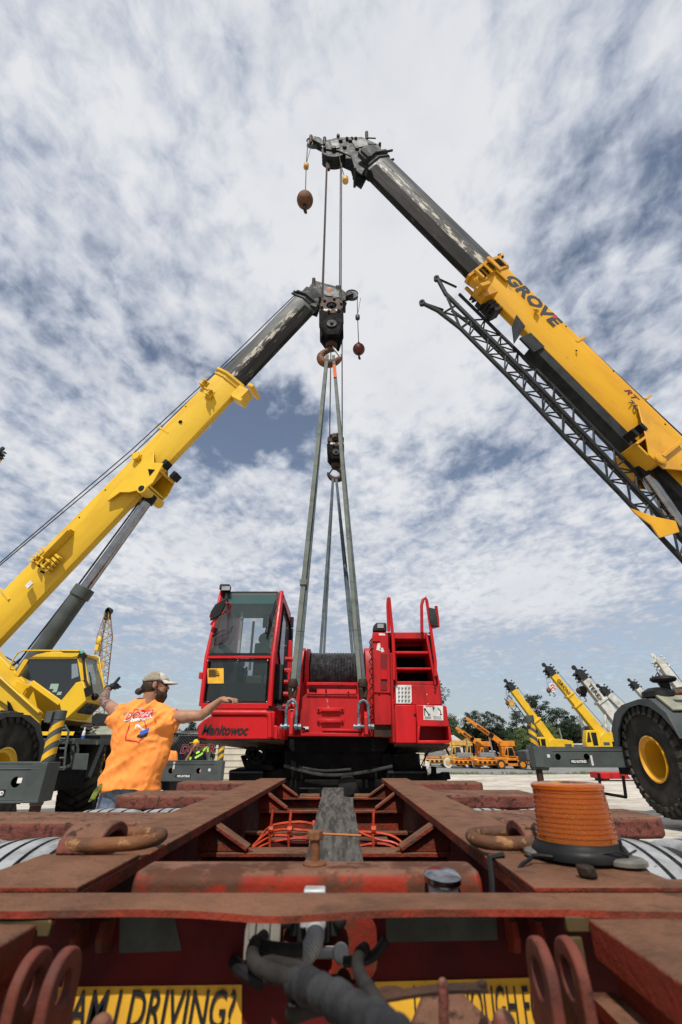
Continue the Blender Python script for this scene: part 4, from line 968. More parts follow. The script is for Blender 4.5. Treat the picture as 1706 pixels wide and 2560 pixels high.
# carrier
mb = MB().bx(-8.6,-5.75,6.3,14.2,.70,1.22); mb.bx(-6.0,-5.62,9.6,11.9,.62,1.26)
mb.bx(-8.8,-5.9,6.6,7.35,.5,1.1).bx(-8.8,-5.6,13.1,13.9,.40,.92); mb.bx(-5.85,-5.35,9.7,11.0,.45,1.10)
mb.build('carrier_frame', M['blk'], lc, bevel=.02)
mb = MB(); mb.bx(-8.6,-5.0,9.55,11.3,1.235,1.33); mb.bx(-8.7,-5.35,11.3,13.3,1.30,1.42)
mb.extr([(-5.3,11.25,1.24),(-5.3,11.0,.66),(-5.3,11.16,.60),(-5.3,11.45,1.24)],(-.3,0,0)); mb.bx(-5.0,-4.98,9.6,9.9,.9,1.0)
mb.extr([W(176,1884,9.6),W(222,1884,9.6),W(217,1925,9.6),W(178,1924,9.6)],(0,.02,0))
mb.build('deck', M['gry'], lc, bevel=.008)
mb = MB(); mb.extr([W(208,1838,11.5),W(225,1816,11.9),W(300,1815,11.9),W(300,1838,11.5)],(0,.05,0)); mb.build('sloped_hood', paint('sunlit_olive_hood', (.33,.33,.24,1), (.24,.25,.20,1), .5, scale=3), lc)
mb = MB(); mb.extr([W(208,1812,12.2),W(240,1782,12.2),W(300,1788,12.2),W(300,1822,12.2),W(208,1822,12.2)],(0,1.4,0)); mb.bx(-5.4,-5.36,12,12.3,1.5,1.7); mb.build('engine_cover', M['gdk'], lc, bevel=.03)
rt_wheel(lc, (-5.84, 8.46, .80), 1, rad=.93, wid=.70, rimmat=M['yel'])
rt_wheel(lc, (-5.95, 12.15, gz(12.1)+.97), 1, rad=.97, wid=.70, steer=R(22), rimmat=M['yel'])
rt_wheel(lc, (-8.6, 8.62, .90), -1, rad=.97, wid=.70, rimmat=M['yel'])
n = 8; out_ = [(-5.46, y, z) for y, z in [(7.25,.88),(7.30,1.28),(7.60,1.61),(8.05,1.68),(8.75,1.68),(9.10,1.56),(9.47,1.18),(9.55,.80)]]
arch = [(-5.46, 8.40+1.04*math.cos(t), .72+.93*math.sin(t)) for t in [R(a) for a in (168,148,125,105,82,58,34,8)]]
mb = MB(); vs = [Vector(p) for p in out_]+[Vector(p) for p in arch]; vs += [p-Vector((.04,0,0)) for p in vs]; fs = []
for k in range(n-1): fs += [(k,k+1,n+k+1,n+k),(2*n+k+1,2*n+k,3*n+k,3*n+k+1),(k,2*n+k,2*n+k+1,k+1),(n+k,n+k+1,3*n+k+1,3*n+k)]
mb.add(vs, fs)
for p, q in zip(out_, out_[1:]): mb.extr([Vector(p)+Vector((-.04,0,0)), Vector(q)+Vector((-.04,0,0)), Vector(q)+Vector((-.04,0,-.03)), Vector(p)+Vector((-.04,0,-.03))], (-.85,0,0))
mb.build('fender', M['gry'], lc)
outrigger(lc, -5.9, -3.96, 7.0, .57, .98, 1, (-4.22,-5.05), 1.62, gz(7)+.03, -4.67, True)
outrigger(lc, -5.6, -3.10, 13.3, .46, .86, 1, (-3.58,-4.28), 1.42, gz(13.3)+.02, -4.12, True)
mb = MB()
for k in range(5): mb.tube([W(150,1823+k*24,9.3), W(165,1823+k*24,9.3)], .02, 6)
mb.tube([W(162,1812,9.3), W(172,1830,9.3), W(165,1870,9.3), W(160,1925,9.3)], .02, 6); mb.lathe([(.26,0),(.26,.05),(.22,.05),(.22,0),(.26,0)], W(160,1885,9.5), (1,-.6,0), 24, caps=False)
mb.build('ladder', M['gry'], lc)
mb = MB(); mb.extr([W(176,1862,9.58),W(186,1862,9.58),W(186,1884,9.58),W(176,1884,9.58)],(0,.01,0)); mb.extr([W(240,1852,9.9),W(246,1852,9.9),W(245,1862,9.9),W(240,1862,9.9)],(0,.01,0)); mb.build('sticker', M['plac'], lc)
b = W(209,1838,9.75); b.z = 1.332
sb = thing('spray_bottle', b, 'small white bottle with blue label on the grey deck of the left crane', 'bottle')
MB().lathe([(.028,0),(.030,.01),(.030,.09),(.026,.12),(.014,.14)], b, (0,0,1), 16).build('body', M['paper'], sb)
MB().lathe([(.0315,.005),(.0315,.05)], b, (0,0,1), 16, caps=False).build('blue_band', M['txtb'], sb); MB().lathe([(.013,.14),(.012,.18),(.004,.20)], b, (0,0,1), 12).build('cap', M['paper'], sb)
# ================================================================ hook blocks, balls, slings
def hook(mb, c, s, fl=1):
    """crane hook in the xz plane, c = shank top, s = scale"""
    pts = [(0,0),(0,-.16),(-.08,-.24),(-.20,-.32),(-.27,-.46),(-.22,-.62),(-.06,-.70),(.12,-.66),(.25,-.52),(.29,-.38)]
    rs = [.065,.065,.075,.085,.10,.115,.115,.10,.075,.035]
    P = [Vector((c.x+fl*x*s, c.y, c.z+z*s)) for x, z in pts]
    # smooth by midpoint subdivision
    for _ in range(2):
        Q = [P[0]]; q = [rs[0]]
        for i in range(len(P)-1):
            Q += [P[i].lerp(P[i+1],.25), P[i].lerp(P[i+1],.75)]; q += [rs[i]*.75+rs[i+1]*.25, rs[i]*.25+rs[i+1]*.75]
        Q.append(P[-1]); q.append(rs[-1]); P, rs = Q, q
    mb.tube(P, [r*s for r in rs], 14)
def hook_block(name, Y, cx, topz, botz, w, label, face=True):
    """cheek plates with a round hub above a tapered lower housing"""
    h = topz-botz; base = Vector((cx, Y, botz-.6)); t = thing(name, base, label, 'hook block', 'hook blocks of the two lifting cranes')
    mb = MB(); hw = w/2; zc = topz-hw*.95
    oct_ = [(math.cos(R(a)), math.sin(R(a))) for a in range(15, 375, 30)]
    mb.holed([(cx+hw*1.0*x, Y-.25, zc+hw*.98*y) for x, y in oct_], [(cx+hw*.40*x, Y-.25, zc+hw*.40*y) for x, y in oct_], (0,.05,0))
    mb.extr([(cx+hw*1.0*x, Y+.20, zc+hw*.98*y) for x, y in oct_], (0,.05,0))
    mb.build('cheek_plate', M['rustd'], t, bevel=.012)
    mb = MB()
    for dy in (-.15,-.05,.05,.15): mb.lathe([(hw*.2,-.035),(hw*.9,-.04),(hw*.78,0),(hw*.9,.04),(hw*.2,.035)], (cx,Y+dy,zc), (0,1,0), 28)
    mb.lathe([(hw*.30,-.24),(hw*.30,-.20)], (cx,Y,zc), (0,1,0), 20); mb.lathe([(hw*.16,-.27),(hw*.16,-.2)], (cx,Y,zc), (0,1,0), 16)
    mb.build('sheave', M['blk'], t)
    mb = MB()
    for x, y in oct_[::2]: mb.cyl((cx+hw*.82*x,Y-.29,zc+hw*.8*y),(cx+hw*.82*x,Y+.29,zc+hw*.8*y), .03, 8)
    mb.build('bolt', M['rustd'], t)
    mb = MB(); zl = zc-hw*.5
    for dy in (-.24,.14): mb.extr([(cx-hw*1.02,Y+dy,zl),(cx+hw*.98,Y+dy,zl),(cx+hw*1.0,Y+dy,zl-(zl-botz)*.45),(cx+hw*.62,Y+dy,botz+.02),(cx-hw*.35,Y+dy,botz),(cx-hw*.98,Y+dy,botz+(zl-botz)*.4)], (0,.10,0))
    mb.bx(cx-hw*.5, cx+hw*.5, Y-.14, Y+.14, botz, zl-.05)
    mb.build('lower_housing', M['blk'], t, bevel=.02)
    mb = MB(); mb.lathe([(hw*.42,0),(hw*.42,.03)], (cx+.01,Y-.27,botz+(zl-botz)*.42), (0,1,0), 24); mb.lathe([(hw*.14,-.03),(hw*.14,.03)], (cx+.01,Y-.27,botz+(zl-botz)*.42), (0,1,0), 12); mb.build('trunnion_cap', M['gdk'], t, bevel=.006)
    mb = MB(); mb.extr([(cx-hw*.62,Y-.253,zc-hw*.66),(cx-hw*.08,Y-.253,zc-hw*.72),(cx-hw*.06,Y-.253,zc-hw*.50),(cx-hw*.62,Y-.253,zc-hw*.44)],(0,-.003,0))
    mb.lathe([(hw*.10,0),(hw*.10,.003)], (cx+hw*.42,Y-.256,zc-hw*.58), (0,1,0), 12); mb.build('sticker', M['paper'], t)
    mb = MB(); mb.lathe([(.10,0),(.12,.03),(.12,.12),(.09,.16)], (cx,Y,botz-.14), (0,0,1), 20); mb.build('swivel', M['rustd'], t)
    return t
YH = 7.0
a = W(830,768,YH); b = W(828,860,YH)
fb = hook_block('hook_block', YH, a.x, a.z, b.z, .53, 'large rusty hook block in front, hanging from the right crane')
mb = MB(); hook(mb, Vector((a.x-.02,YH,b.z-.02)), .80); mb.build('hook', M['rust'], fb)
mb = MB(); mb.beam((a.x+.03,YH-.05,b.z-.14),(a.x+.20,YH-.03,b.z-.42),.05,.03); mb.build('safety_latch', M['alum'], fb, bevel=.005)
mb = MB(); zt = hdR.matrix_world.translation.z
for px, px2 in ((813,804),(818,807),(858,849),(863,853)):
    p1 = W(px2, 775, YH); p0 = W(px, 400, YH); x = (p1.x); mb.tube([(x+.02,YH+.03,p0.z-.1),(x,YH,p1.z)], .014, 6)
mb.tube([W(849,390,YH-.1), W(853,415,YH-.1), W(862,442,YH-.1)], .012, 5)
mb.build('hoist_rope', M['rope'], fb)
mb = MB(); c = W(864,449,YH-.1); mb.lathe([(.05,-.10),(.085,-.09),(.085,.07),(.05,.10)], c, (0,0,1), 14); mb.build('hoist_limit_weight', M['tan'], fb)
YB = YLt
a2_ = W(840,1096,YB); b2_ = W(838,1160,YB)
rb = hook_block('hook_block', YB, a2_.x, a2_.z, b2_.z, .47, 'smaller dark hook block behind the slings, hanging from the left crane')
mb = MB(); hook(mb, Vector((a2_.x+.0,YB,b2_.z+.0)), .72, -1); mb.build('hook', M['rustd'], rb)
mb = MB(); mb.beam((a2_.x-.03,YB-.05,b2_.z-.10),(a2_.x-.17,YB-.03,b2_.z-.33),.04,.03); mb.build('safety_latch', M['gdk'], rb, bevel=.005)
mb = MB()
for px in (824.5, 856): p = W(px, 1100, YB); q = W(px, 775, YB); mb.tube([(p.x,YB,p.z),(p.x,YB,q.z+.1)], .017, 6)
mb.build('hoist_rope', M['rope'], rb)
def ballhook(cx, cy, py_top, px_top, Y, r, el, label, wt, mat, wpx):
    c = W(cx, cy, Y); t = thing('headache_ball', c-Vector((0,0,r*2.5)), label, 'ball hook', 'headache balls on the nose sheaves')
    prof = [(r*.15,-r*el*1.0)]+[(r*math.cos(R(a)), r*el*math.sin(R(a))) for a in range(-70, 80, 10)]+[(r*.12, r*el)]
    MB().lathe(prof, c, (0,0,1), 28).build('ball', mat, t)
    mb = MB(); mb.lathe([(r*.28,0),(r*.30,r*.12),(r*.16,r*.45),(.03,r*.62)], c+Vector((0,0,r*el*.95)), (0,0,1), 12); mb.cyl(c+Vector((-r*.18,0,r*el+r*.3)), c+Vector((r*.18,0,r*el+r*.3)), .03, 8); mb.build('rope_socket', M['txtr'] if mat == M['rust'] else M['rust'], t)
    mb = MB(); mb.lathe([(r*.30,0),(r*.26,-r*.25)], c-Vector((0,0,r*el*.85)), (0,0,1), 12); p = c-Vector((0,0,r*el*1.05))
    pts = [(0,0),(0,-.5),(.3,-.7),(.42,-.95),(.2,-1.2),(-.12,-1.15),(-.3,-.95)]
    mb.tube([p+Vector((x*r*.35, x*r*.9, z*r*.75)) for x, z in pts], [r*.14,r*.14,r*.16,r*.17,r*.16,r*.13,r*.06], 8); mb.build('hook', M['gdk'], t)
    tp = W(px_top, py_top, Y); k = W(wpx[0], wpx[1], Y)
    mb = MB(); mb.tube([c+Vector((0,0,r*el)), Vector((k.x,Y,k.z)), Vector((tp.x,Y,tp.z))], .013, 6); mb.tube([Vector((k.x,Y,k.z+.1)), Vector((tp.x+.12,Y,tp.z-.05))], .008, 5); mb.build('hoist_rope', M['rope'], t)
    mb = MB(); mb.lathe([(wt*.5,-wt*1.2),(wt,-wt),(wt,wt*.8),(wt*.5,wt*1.2)], Vector((k.x,Y,k.z)), (0,0,1), 14); mb.build('hoist_limit_weight', M['tan'] if mat == M['rust'] else M['gry'], t)
ballhook(763, 500, 357, 770, 7.0, .22, 1.18, 'bigger rust-brown oval ball hook hanging at the far left of the right crane boom tip', .075, M['rust'], (766,415))
ballhook(897.5, 873, 742, 893.5, YLt, .19, 1.05, 'smaller dark red ball hook hanging from the left crane boom tip', .075, paint('dark_red_ball', (.13,.022,.015,1), (.08,.02,.015,1), .5, scale=5), (894.5,793))
def ribbon(mb, pts, w, t, yoff=0):
    """flat webbing through pts, width across x"""
    P = [Vector(p) for p in pts]
    for a, b in zip(P, P[1:]): mb.beam(a, b, w, t, up=(0,-1,.2))
SG = 'webbing slings lifting the red crane'
def sling(name, top, bot, w, mat, label, dark=None, dx=.055, tagat=None):
    base = Vector(bot); t = thing(name, base, label, 'sling', SG)
    top = Vector(top); bot = Vector(bot)
    mb = MB(); n = 9
    def line(o0, o1, bow):
        return [top.lerp(bot, i/n)+Vector((o0+(o1-o0)*i/n, bow*math.sin(math.pi*i/n), 0)) for i in range(n+1)]
    ribbon(mb, line(0, -dx*.45, -.02), w, .022); o = mb.build('webbing', mat, t, bevel=.006)
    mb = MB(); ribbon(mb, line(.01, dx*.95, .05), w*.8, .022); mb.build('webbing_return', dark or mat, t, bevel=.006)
    return t, line
HB = W(822, 893, YH); HBR = W(829, 893, YH)
sL, ln = sling('lifting_sling', (HB.x-.03,YH-.06,HB.z), W(736,1716,6.42), .070, M['sling'], 'front left green sling, from the big hook down to the shackle beside the cab', M['slingd'], dx=.045)
mb = MB(); p = ln(0,-.02,0)[7]; mb.bx(p.x-.05,p.x+.05,p.y-.05,p.y+.03,p.z-.03,p.z+.05); mb.build('stitching_tag', M['sling'], sL)
sR, ln = sling('lifting_sling', (HBR.x+.04,YH-.05,HBR.z), W(904,1712,6.42), .058, M['sling'], 'front right green sling with an orange tag near the big hook', M['slingd'], dx=.042)
p0 = ln(0,-.02,0)[1]; q0 = ln(0,-.02,0)[0]; d = (p0-q0); mb = MB(); mb.beam(q0+d*.45+Vector((0,-.03,0)), q0+d*.95+Vector((0,-.03,0)), .062, .012, up=(0,-1,.2)); mb.build('orange_tag', M['tagor'], sR)
HR_ = W(836, 1196, YB); 
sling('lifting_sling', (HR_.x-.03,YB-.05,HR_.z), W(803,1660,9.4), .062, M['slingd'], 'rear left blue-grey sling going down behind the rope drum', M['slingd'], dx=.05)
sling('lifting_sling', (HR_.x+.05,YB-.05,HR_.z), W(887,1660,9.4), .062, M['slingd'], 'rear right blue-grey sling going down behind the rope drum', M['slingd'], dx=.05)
def shackle(px, label):
    Y = 6.38; c = W(px, 1780, Y); t = thing('shackle', c-Vector((0,0,.15)), label, 'shackle', 'shackles on the front lifting lugs')
    r = .062; pts = [(c.x-r,Y,c.z-.14),(c.x-r*1.05,Y,c.z)]+[(c.x+r*1.05*math.cos(R(a)),Y,c.z+.05+r*1.5*math.sin(R(a))) for a in (160,130,90,50,20)]+[(c.x+r*1.05,Y,c.z),(c.x+r,Y,c.z-.14)]
    mb = MB().tube(pts, .020, 12)
    for s_ in (-1,1): mb.lathe([(.040,-.022),(.040,.022)], (c.x+s_*r,Y,c.z-.17), (1,0,0), 16)
    mb.build('bow', M['shack'], t, bevel=.004)
    mb = MB().cyl((c.x-.125,Y,c.z-.17),(c.x+.12,Y,c.z-.17),.020,14); mb.lathe([(.034,0),(.034,.035)],(c.x+.095,Y,c.z-.17),(1,0,0),6); mb.lathe([(.032,0),(.032,.02)],(c.x-.13,Y,c.z-.17),(1,0,0),14); mb.build('pin', M['shack'], t)
    mb = MB().tube([(c.x-.015,Y,c.z+.17),(c.x-.03,Y-.02,c.z+.27),(c.x,Y,c.z+.36),(c.x+.04,Y+.02,c.z+.27),(c.x+.02,Y,c.z+.17)], .032, 10); mb.lathe([(.06,0),(.07,.05),(.05,.10)],(c.x,Y,c.z+.30),(0,0,1),12); mb.build('link', M['rustd'], t)
shackle(729, 'left blue-grey bow shackle beside the cab at the foot of the left sling'); shackle(909, 'right blue-grey bow shackle at the foot of the right sling')
# ================================================================ the red crane
red = thing('crawler_crane', (-.1, 8.8, gz(8.8)), 'red crawler crane body with glazed cab and step tower being lifted by four slings', 'crane')
def Q(zx, zy, Y): return W(450+zx*.4656, 1420+zy*.4656, Y)
YF = 6.5
# cab: side walls, posts, glazing
mb = MB(); YK = 8.35
x0, x1 = Q(125,600,YF).x, Q(493,600,YF).x; zb = Q(300,742,YF).z; zm = Q(300,480,YF).z; zt = Q(300,128,6.95).z
prof = [(YF,zb),(YF,zm),(6.95,zt),(YK-.1,zt),(YK,zt-.25),(YK,zb)]
xr = x1+.02; xl = x0-.0; xlt = Q(215,150,6.95).x
def sidewall(x, xt, t):     # right wall with window openings is built from strips
    pass
# right wall (towards the middle): frame pieces around a big rear window and a small low window
def yz(x, pts, t): mb.extr([(x,y,z) for y, z in pts], (t,0,0))
zw0 = zm+.05
yz(xr, [(YF,zb),(YF,zm-.55),(6.62,zm-.60),(YK,zm-.6),(YK,zb)], -.04)
yz(xr, [(YF,zm-.55),(YF,zm),(6.95,zt),(7.10,zt),(6.72,zm-.02),(6.62,zm-.60)], -.04)
yz(xr, [(6.95,zt+.001),(YK-.1,zt+.001),(YK,zt-.25),(YK-.08,zt-.22),(7.06,zt-.12)], -.04)
yz(xr, [(YK,zm-.599),(YK,zt-.25),(YK-.12,zt-.2),(YK-.12,zm-.599)], -.04)
yz(xr, [(7.0,zm-.599),(7.0,zm-.05),(7.1,zm-.1),(7.3,zm-.1),(7.3,zm-.599)], -.04); yz(xr, [(7.3,zm-.599),(7.3,zm-.2),(YK-.12,zm-.2),(YK-.12,zm-.599)], -.04)
yz(xr, [(6.72,zm-.03),(7.0,zm-.06),(7.1,zm-.11),(7.08,zm+.02),(6.80,zm+.10)], -.04)
# left wall
pts = [(YF,zb),(YF,zm),(6.95,zt),(YK,zt),(YK,zb)]
mb.extr([(xl,YF,zb),(xl,YF,zm),(xlt,6.95,zt),(xlt,YK,zt),(xl,YK,zm),(xl,YK,zb)], (.04,0,0))
mb.bx(xl+.04,xr-.04,YK-.04,YK,zb,zm-.2); mb.bx(xl+.04,xr-.04,YF+.05,YK-.04,zb,zb+.04)
mb.add([(xlt,6.97,zt),(xr-.04,6.97,zt),(xr-.04,YK,zt),(xlt,YK,zt),(xlt,6.97,zt-.04),(xr-.04,6.97,zt-.04),(xr-.04,YK,zt-.04),(xlt,YK,zt-.04)],[(0,1,2,3),(7,6,5,4),(0,4,5,1),(1,5,6,2),(2,6,7,3),(3,7,4,0)])
cab = mb.build('cab', M['red'], red, bevel=.012)
mb = MB()
mb.tube([(xr-.02,YF-.01,zb),(xr-.02,YF-.01,zm),(xr-.02,6.94,zt)],.035,10); mb.tube([(xl+.02,YF-.01,zb),(xl+.01,YF-.01,zm),(xlt+.02,6.94,zt)],.03,10)
mb.beam((xl+.03,YF-.01,zm),(xr-.03,YF-.01,zm),.03,.035); mb.beam((xl+.03,YF-.01,zb),(xr-.03,YF-.01,zb),.06,.07)
mb.beam((xl-.03,YF,zm-.28),(xl-.03,YF,zm-.20),.05,.08); mb.beam((xl+.02,YF,zm+.62),(xl+.0,YF,zm+.55),.06,.06)
mb.build('cab_post', M['red'], cab, bevel=.005)
mb = MB() # black surrounds
zlo = zb+.04
def frame(mb, c0, c1, c2, c3, w, t):
    for p, q in ((c0,c1),(c1,c2),(c2,c3),(c3,c0)): mb.beam(p, q, t, w, up=(0,0,1) if abs((p-q).z) < .05 else (1,0,0))
c = [Vector((xl+.05,YF,zlo)),Vector((xr-.06,YF,zlo)),Vector((xr-.06,YF,zm-.04)),Vector((xl+.05,YF,zm-.04))]
for p, q, w in ((c[0],c[1],.05),(c[2],c[3],.04)): mb.beam(p+Vector((0,0,0)), q, .012, w)
for p, q in ((c[1],c[2]),(c[3],c[0])): mb.extr([p+Vector((-.03,0,0)),p+Vector((.03,0,0)),q+Vector((.03,0,0)),q+Vector((-.03,0,0))],(0,.012,0))
u = [Vector((xl+.06,YF,zm+.04)),Vector((xr-.06,YF,zm+.04)),Vector((xr-.07,6.93,zt-.02)),Vector((xlt+.05,6.93,zt-.02))]
for p, q in ((u[1],u[2]),(u[3],u[0])): mb.extr([p+Vector((-.03,-.006,0)),p+Vector((.03,-.006,0)),q+Vector((.03,-.006,0)),q+Vector((-.03,-.006,0))],(0,.012,0))
for p, q in ((u[0],u[1]),(u[2],u[3])): mb.beam(p, q, .012, .035)
for (y0_,z0_),(y1_,z1_) in zip([(6.84,zm+.12),(7.08,zt-.15),(YK-.14,zt-.24),(YK-.14,zm-.16),(7.12,zm-.05)],[(7.08,zt-.15),(YK-.14,zt-.24),(YK-.14,zm-.16),(7.12,zm-.05),(6.84,zm+.12)]): mb.beam((xr+.004,y0_,z0_),(xr+.004,y1_,z1_),.012,.035,up=(1,0,0))
q4 = [(6.66,zm-.08),(6.92,zm-.18),(6.98,zm-.40),(6.9,zm-.56),(6.66,zm-.56)]
for a_1, b_1 in zip(q4, q4[1:]+q4[:1]): mb.beam((xr+.004,*a_1),(xr+.004,*b_1),.012,.03,up=(1,0,0))
mb.build('window_seal', M['blkp'], cab)
mb = MB(); mb.add(c, [(0,1,2,3)]); mb.build('lower_windshield', M['glass'], cab)
cut = .80; m1 = u[0].lerp(u[3], cut); m2 = u[1].lerp(u[2], cut)
mb = MB(); mb.add([u[0], u[1], m2, m1], [(0,1,2,3)]); mb.build('upper_windshield', M['glassu'], cab)
mb = MB(); dv = Vector((0,-.004,0)); mb.add([m1+dv, m2+dv, u[2]+dv, u[3]+dv], [(0,1,2,3)]); mb.add([m1+dv+Vector((0,-.002,0)), m1.lerp(m2,.12)+dv+Vector((0,-.002,0)), (u[0].lerp(u[3],.86))+Vector((.10,-.006,0)), u[0].lerp(u[3],.93)+dv], [(0,1,2,3)]); mb.build('sun_visor_band', M['glassg'], cab)
mb = MB(); mb.add([(xr-.015,6.84,zm+.12),(xr-.015,7.08,zt-.15),(xr-.015,YK-.14,zt-.24),(xr-.015,YK-.14,zm-.16),(xr-.015,7.12,zm-.05)],[(0,1,2,3,4)]); mb.add([(xr-.015,y,z) for y,z in q4],[(0,1,2,3,4)]); mb.build('side_window', glassy('side_glass', (.22,.27,.28,1), .04, .6), cab)
mb = MB()   # interior: seat, console, levers, rear wall opening
mb.bx(-1.45,-.98,7.2,7.75,zb+.25,zb+.48); mb.bx(-1.42,-1.0,7.65,7.85,zb+.45,zb+1.05); mb.ball((-1.21,7.7,zb+1.12),(.17,.07,.12)); mb.build('seat', M['seat'], cab, bevel=.06)
mb = MB(); mb.bx(-1.72,-1.50,6.9,7.7,zb+.1,zb+.62).bx(-.95,-.83,6.8,7.6,zb+.1,zb+.58); mb.bx(-1.5,-1.0,6.62,6.72,zb+.04,zb+.30); mb.tube([(-1.38,6.8,zb+.05),(-1.36,6.85,zb+.55)],.02,6); mb.tube([(-1.10,6.8,zb+.05),(-1.12,6.85,zb+.50)],.02,6)
mb.bx(-1.70,-1.0,8.2,8.3,zm+.3,zm+.36); mb.bx(-1.7,-.85,8.26,8.30,zb+.3,zm-.1); mb.bx(-1.42,-.86,8.25,8.29,zm-.09,zm+.50); mb.bx(-1.42,-.86,8.25,8.29,zm+.82,zt-.06); mb.bx(-1.02,-.86,8.25,8.29,zm+.51,zm+.81); mb.bx(xlt+.05,xr-.06,7.1,8.25,zt-.09,zt-.05); mb.bx(-1.74,-1.68,6.6,8.3,zm+.15,zm+.22)
mb.build('console', M['gdk'], cab, bevel=.02)
mb = MB(); mb.bx(-1.25,-1.02,8.2,8.24,zm+.52,zm+.80); mb.build('red_case', M['redd'], cab)
mb = MB(); mb.bx(-1.60,-1.56,7.2,7.26,zm-.0,zt-.25); mb.bx(-1.48,-1.45,7.6,7.66,zm,zt-.3); mb.bx(-1.33,-1.25,8.18,8.2,zm+.52,zm+.8); mb.build('painted_sky_strip', M['shedw'], cab)  # pale strips painted in for bright sky seen through the cab
mb = MB(); mb.extr([Q(148,540,YF-.012),Q(235,538,YF-.012),Q(236,620,YF-.012),Q(150,620,YF-.012)], (0,.004,0)); st = mb.build('yellow_notice', M['stky'], cab)
mb = MB()
for i, w in enumerate((.6,.45,.7,.55,.75,.5,.8,.75,.5)):
    a = Q(154,546+i*4.6,YF-.018); b = Q(154+76*w,546+i*4.6,YF-.018); mb.beam(a, b, .002, .0065)
mb.build('printed_lines', M['txtk'], st)
mb = MB()
for zx in (152,312,472):
    for zy in (497,): mb.ball(Q(zx,zy,YF-.02), .014)
for zx in (150,308,468): mb.ball(Q(zx,719,YF-.02), .014)
mb.build('bolt', M['chrome'], cab)
mb = MB(); a, b = Q(478,300,6.6), Q(515,175,6.78); mb.beam(Q(465,350,6.56), a.lerp(b,.2), .03, .05); mb.beam(a, b, .015, .02); mb.beam(Q(468,352,6.54), Q(480,250,6.62), .015, .05); mb.build('wiper', M['blkp'], cab)
mb = MB(); mb.bx(*[Q(218,120,6.9).x,Q(272,120,6.9).x],6.8,6.95,Q(240,125,6.9).z,Q(240,95,6.9).z); wl = mb.build('work_light', M['gdk'], cab, bevel=.02)
mb = MB(); mb.bx(Q(224,120,6.8).x,Q(268,120,6.8).x,6.79,6.80,Q(240,120,6.8).z,Q(240,99,6.8).z); mb.build('lens', M['galv'], wl)
mb = MB(); P_ = [Q(162,280,6.3),Q(165,235,6.3),Q(190,195,6.3),Q(240,168,6.3),Q(243,195,6.3),Q(215,250,6.3),Q(180,272,6.3)]; mb.extr(P_, (0,.05,0)); mb.tube([Q(240,190,6.35),Q(262,190,6.45),Q(276,205,6.5),Q(262,228,6.5),Q(215,250,6.5),Q(170,300,6.5)],.012,6); mb.tube([Q(250,135,6.9),Q(250,165,6.6),Q(235,180,6.35)],.02,6); mb.build('mirror', M['blkp'], cab, bevel=.01)
mb = MB(); mb.tube([Q(242,190,6.34),Q(264,190,6.44),Q(277,207,6.49),Q(262,228,6.49),Q(200,258,6.49),Q(165,305,6.49)],.015,6); mb.build('mirror_bracket', M['red'], cab)
for i in range(9):
    pass
mb = MB()
for i in range(12): mb.beam((xr-.05,7.5+i*.05,zt-.28),(xr-.05,7.5+i*.05,zm-.1),.012,.012); 
for i in range(16): mb.beam((xr-.05,7.5,zm-.05+i*.05),(xr-.05,8.1,zm-.05+i*.05),.012,.012)
mb.build('window_guard', M['redd'], cab)
# base box with the name
mb = MB(); yb = 6.43
mb.extr([Q(170,790,yb),Q(128,815,yb),Q(95,845,yb),Q(97,915,yb),Q(150,925,yb),Q(478,922,yb),Q(505,915,yb),Q(508,790,yb)], (0,1.7,0))
mb.tube([Q(172,775,yb),Q(460,776,yb),Q(478,782,yb),Q(484,800,yb),Q(484,915,yb)],.035,10); mb.extr([Q(165,765,yb+.05),Q(510,768,yb+.05),Q(512,800,yb+.05),Q(165,798,yb+.05)],(0,.1,0)); mb.extr([Q(490,840,yb+.02),Q(528,846,yb+.02),Q(528,922,yb+.02),Q(490,920,yb+.02)],(0,.9,0)); mb.extr([Q(528,846,yb),Q(570,846,yb+.08),Q(562,920,yb+.08),Q(528,922,yb)],(0,.8,0))
mb.extr([Q(500,745,YF+.08),Q(572,770,YF+.6),Q(572,845,YF+.6),Q(500,850,YF+.08)],(.02,1.2,0))
fr = mb.build('cab_base', M['red'], red, bevel=.02)
def nudge(v): return v
o = Q(112,893,yb-.004)
textmb('Manitowoc', o, (1,0,-.012), (0,0,1), .165, off=.004, shear=.35, sx=.80, depth=.004, space=.98).build('lettering', M['txtk'], fr)
mb = MB(); mb.extr([Q(97,917,yb),Q(505,922,yb),Q(560,922,yb+.1),Q(570,965,8.0),Q(330,960,8.2),Q(180,940,8.2)],(0,.02,-.02)); mb.build('underside', M['rustd'], red)
# centre panel, lid, guards
yc = 6.62
mb = MB(); mb.extr([Q(682,672,yc),Q(955,676,yc),Q(985,700,yc),Q(1000,895,yc),Q(990,902,yc),Q(650,902,yc),Q(640,860,yc),Q(650,700,yc)], (0,.25,0)); mb.extr([Q(570,760,yc+.25),Q(1040,760,yc+.25),Q(1110,850,yc+.25),Q(1140,905,yc+.25),Q(560,905,yc+.25)],(0,3.6,0))
mb.extr([Q(682,618,yc+.1),Q(948,620,yc+.1),Q(950,676,yc-.02),Q(680,672,yc-.02)],(0,.3,0)); mb.extr([Q(640,620,yc+.3),Q(690,600,yc+.3),Q(690,900,yc+.3),Q(600,900,yc+.3),Q(615,700,yc+.3)],(0,.3,0)); mb.extr([Q(950,610,yc+.3),Q(1010,620,yc+.3),Q(1040,700,yc+.3),Q(1060,900,yc+.3),Q(960,900,yc+.3)],(0,.3,0))
cp = mb.build('front_panel', M['redd'], red, bevel=.012)
mb = MB()
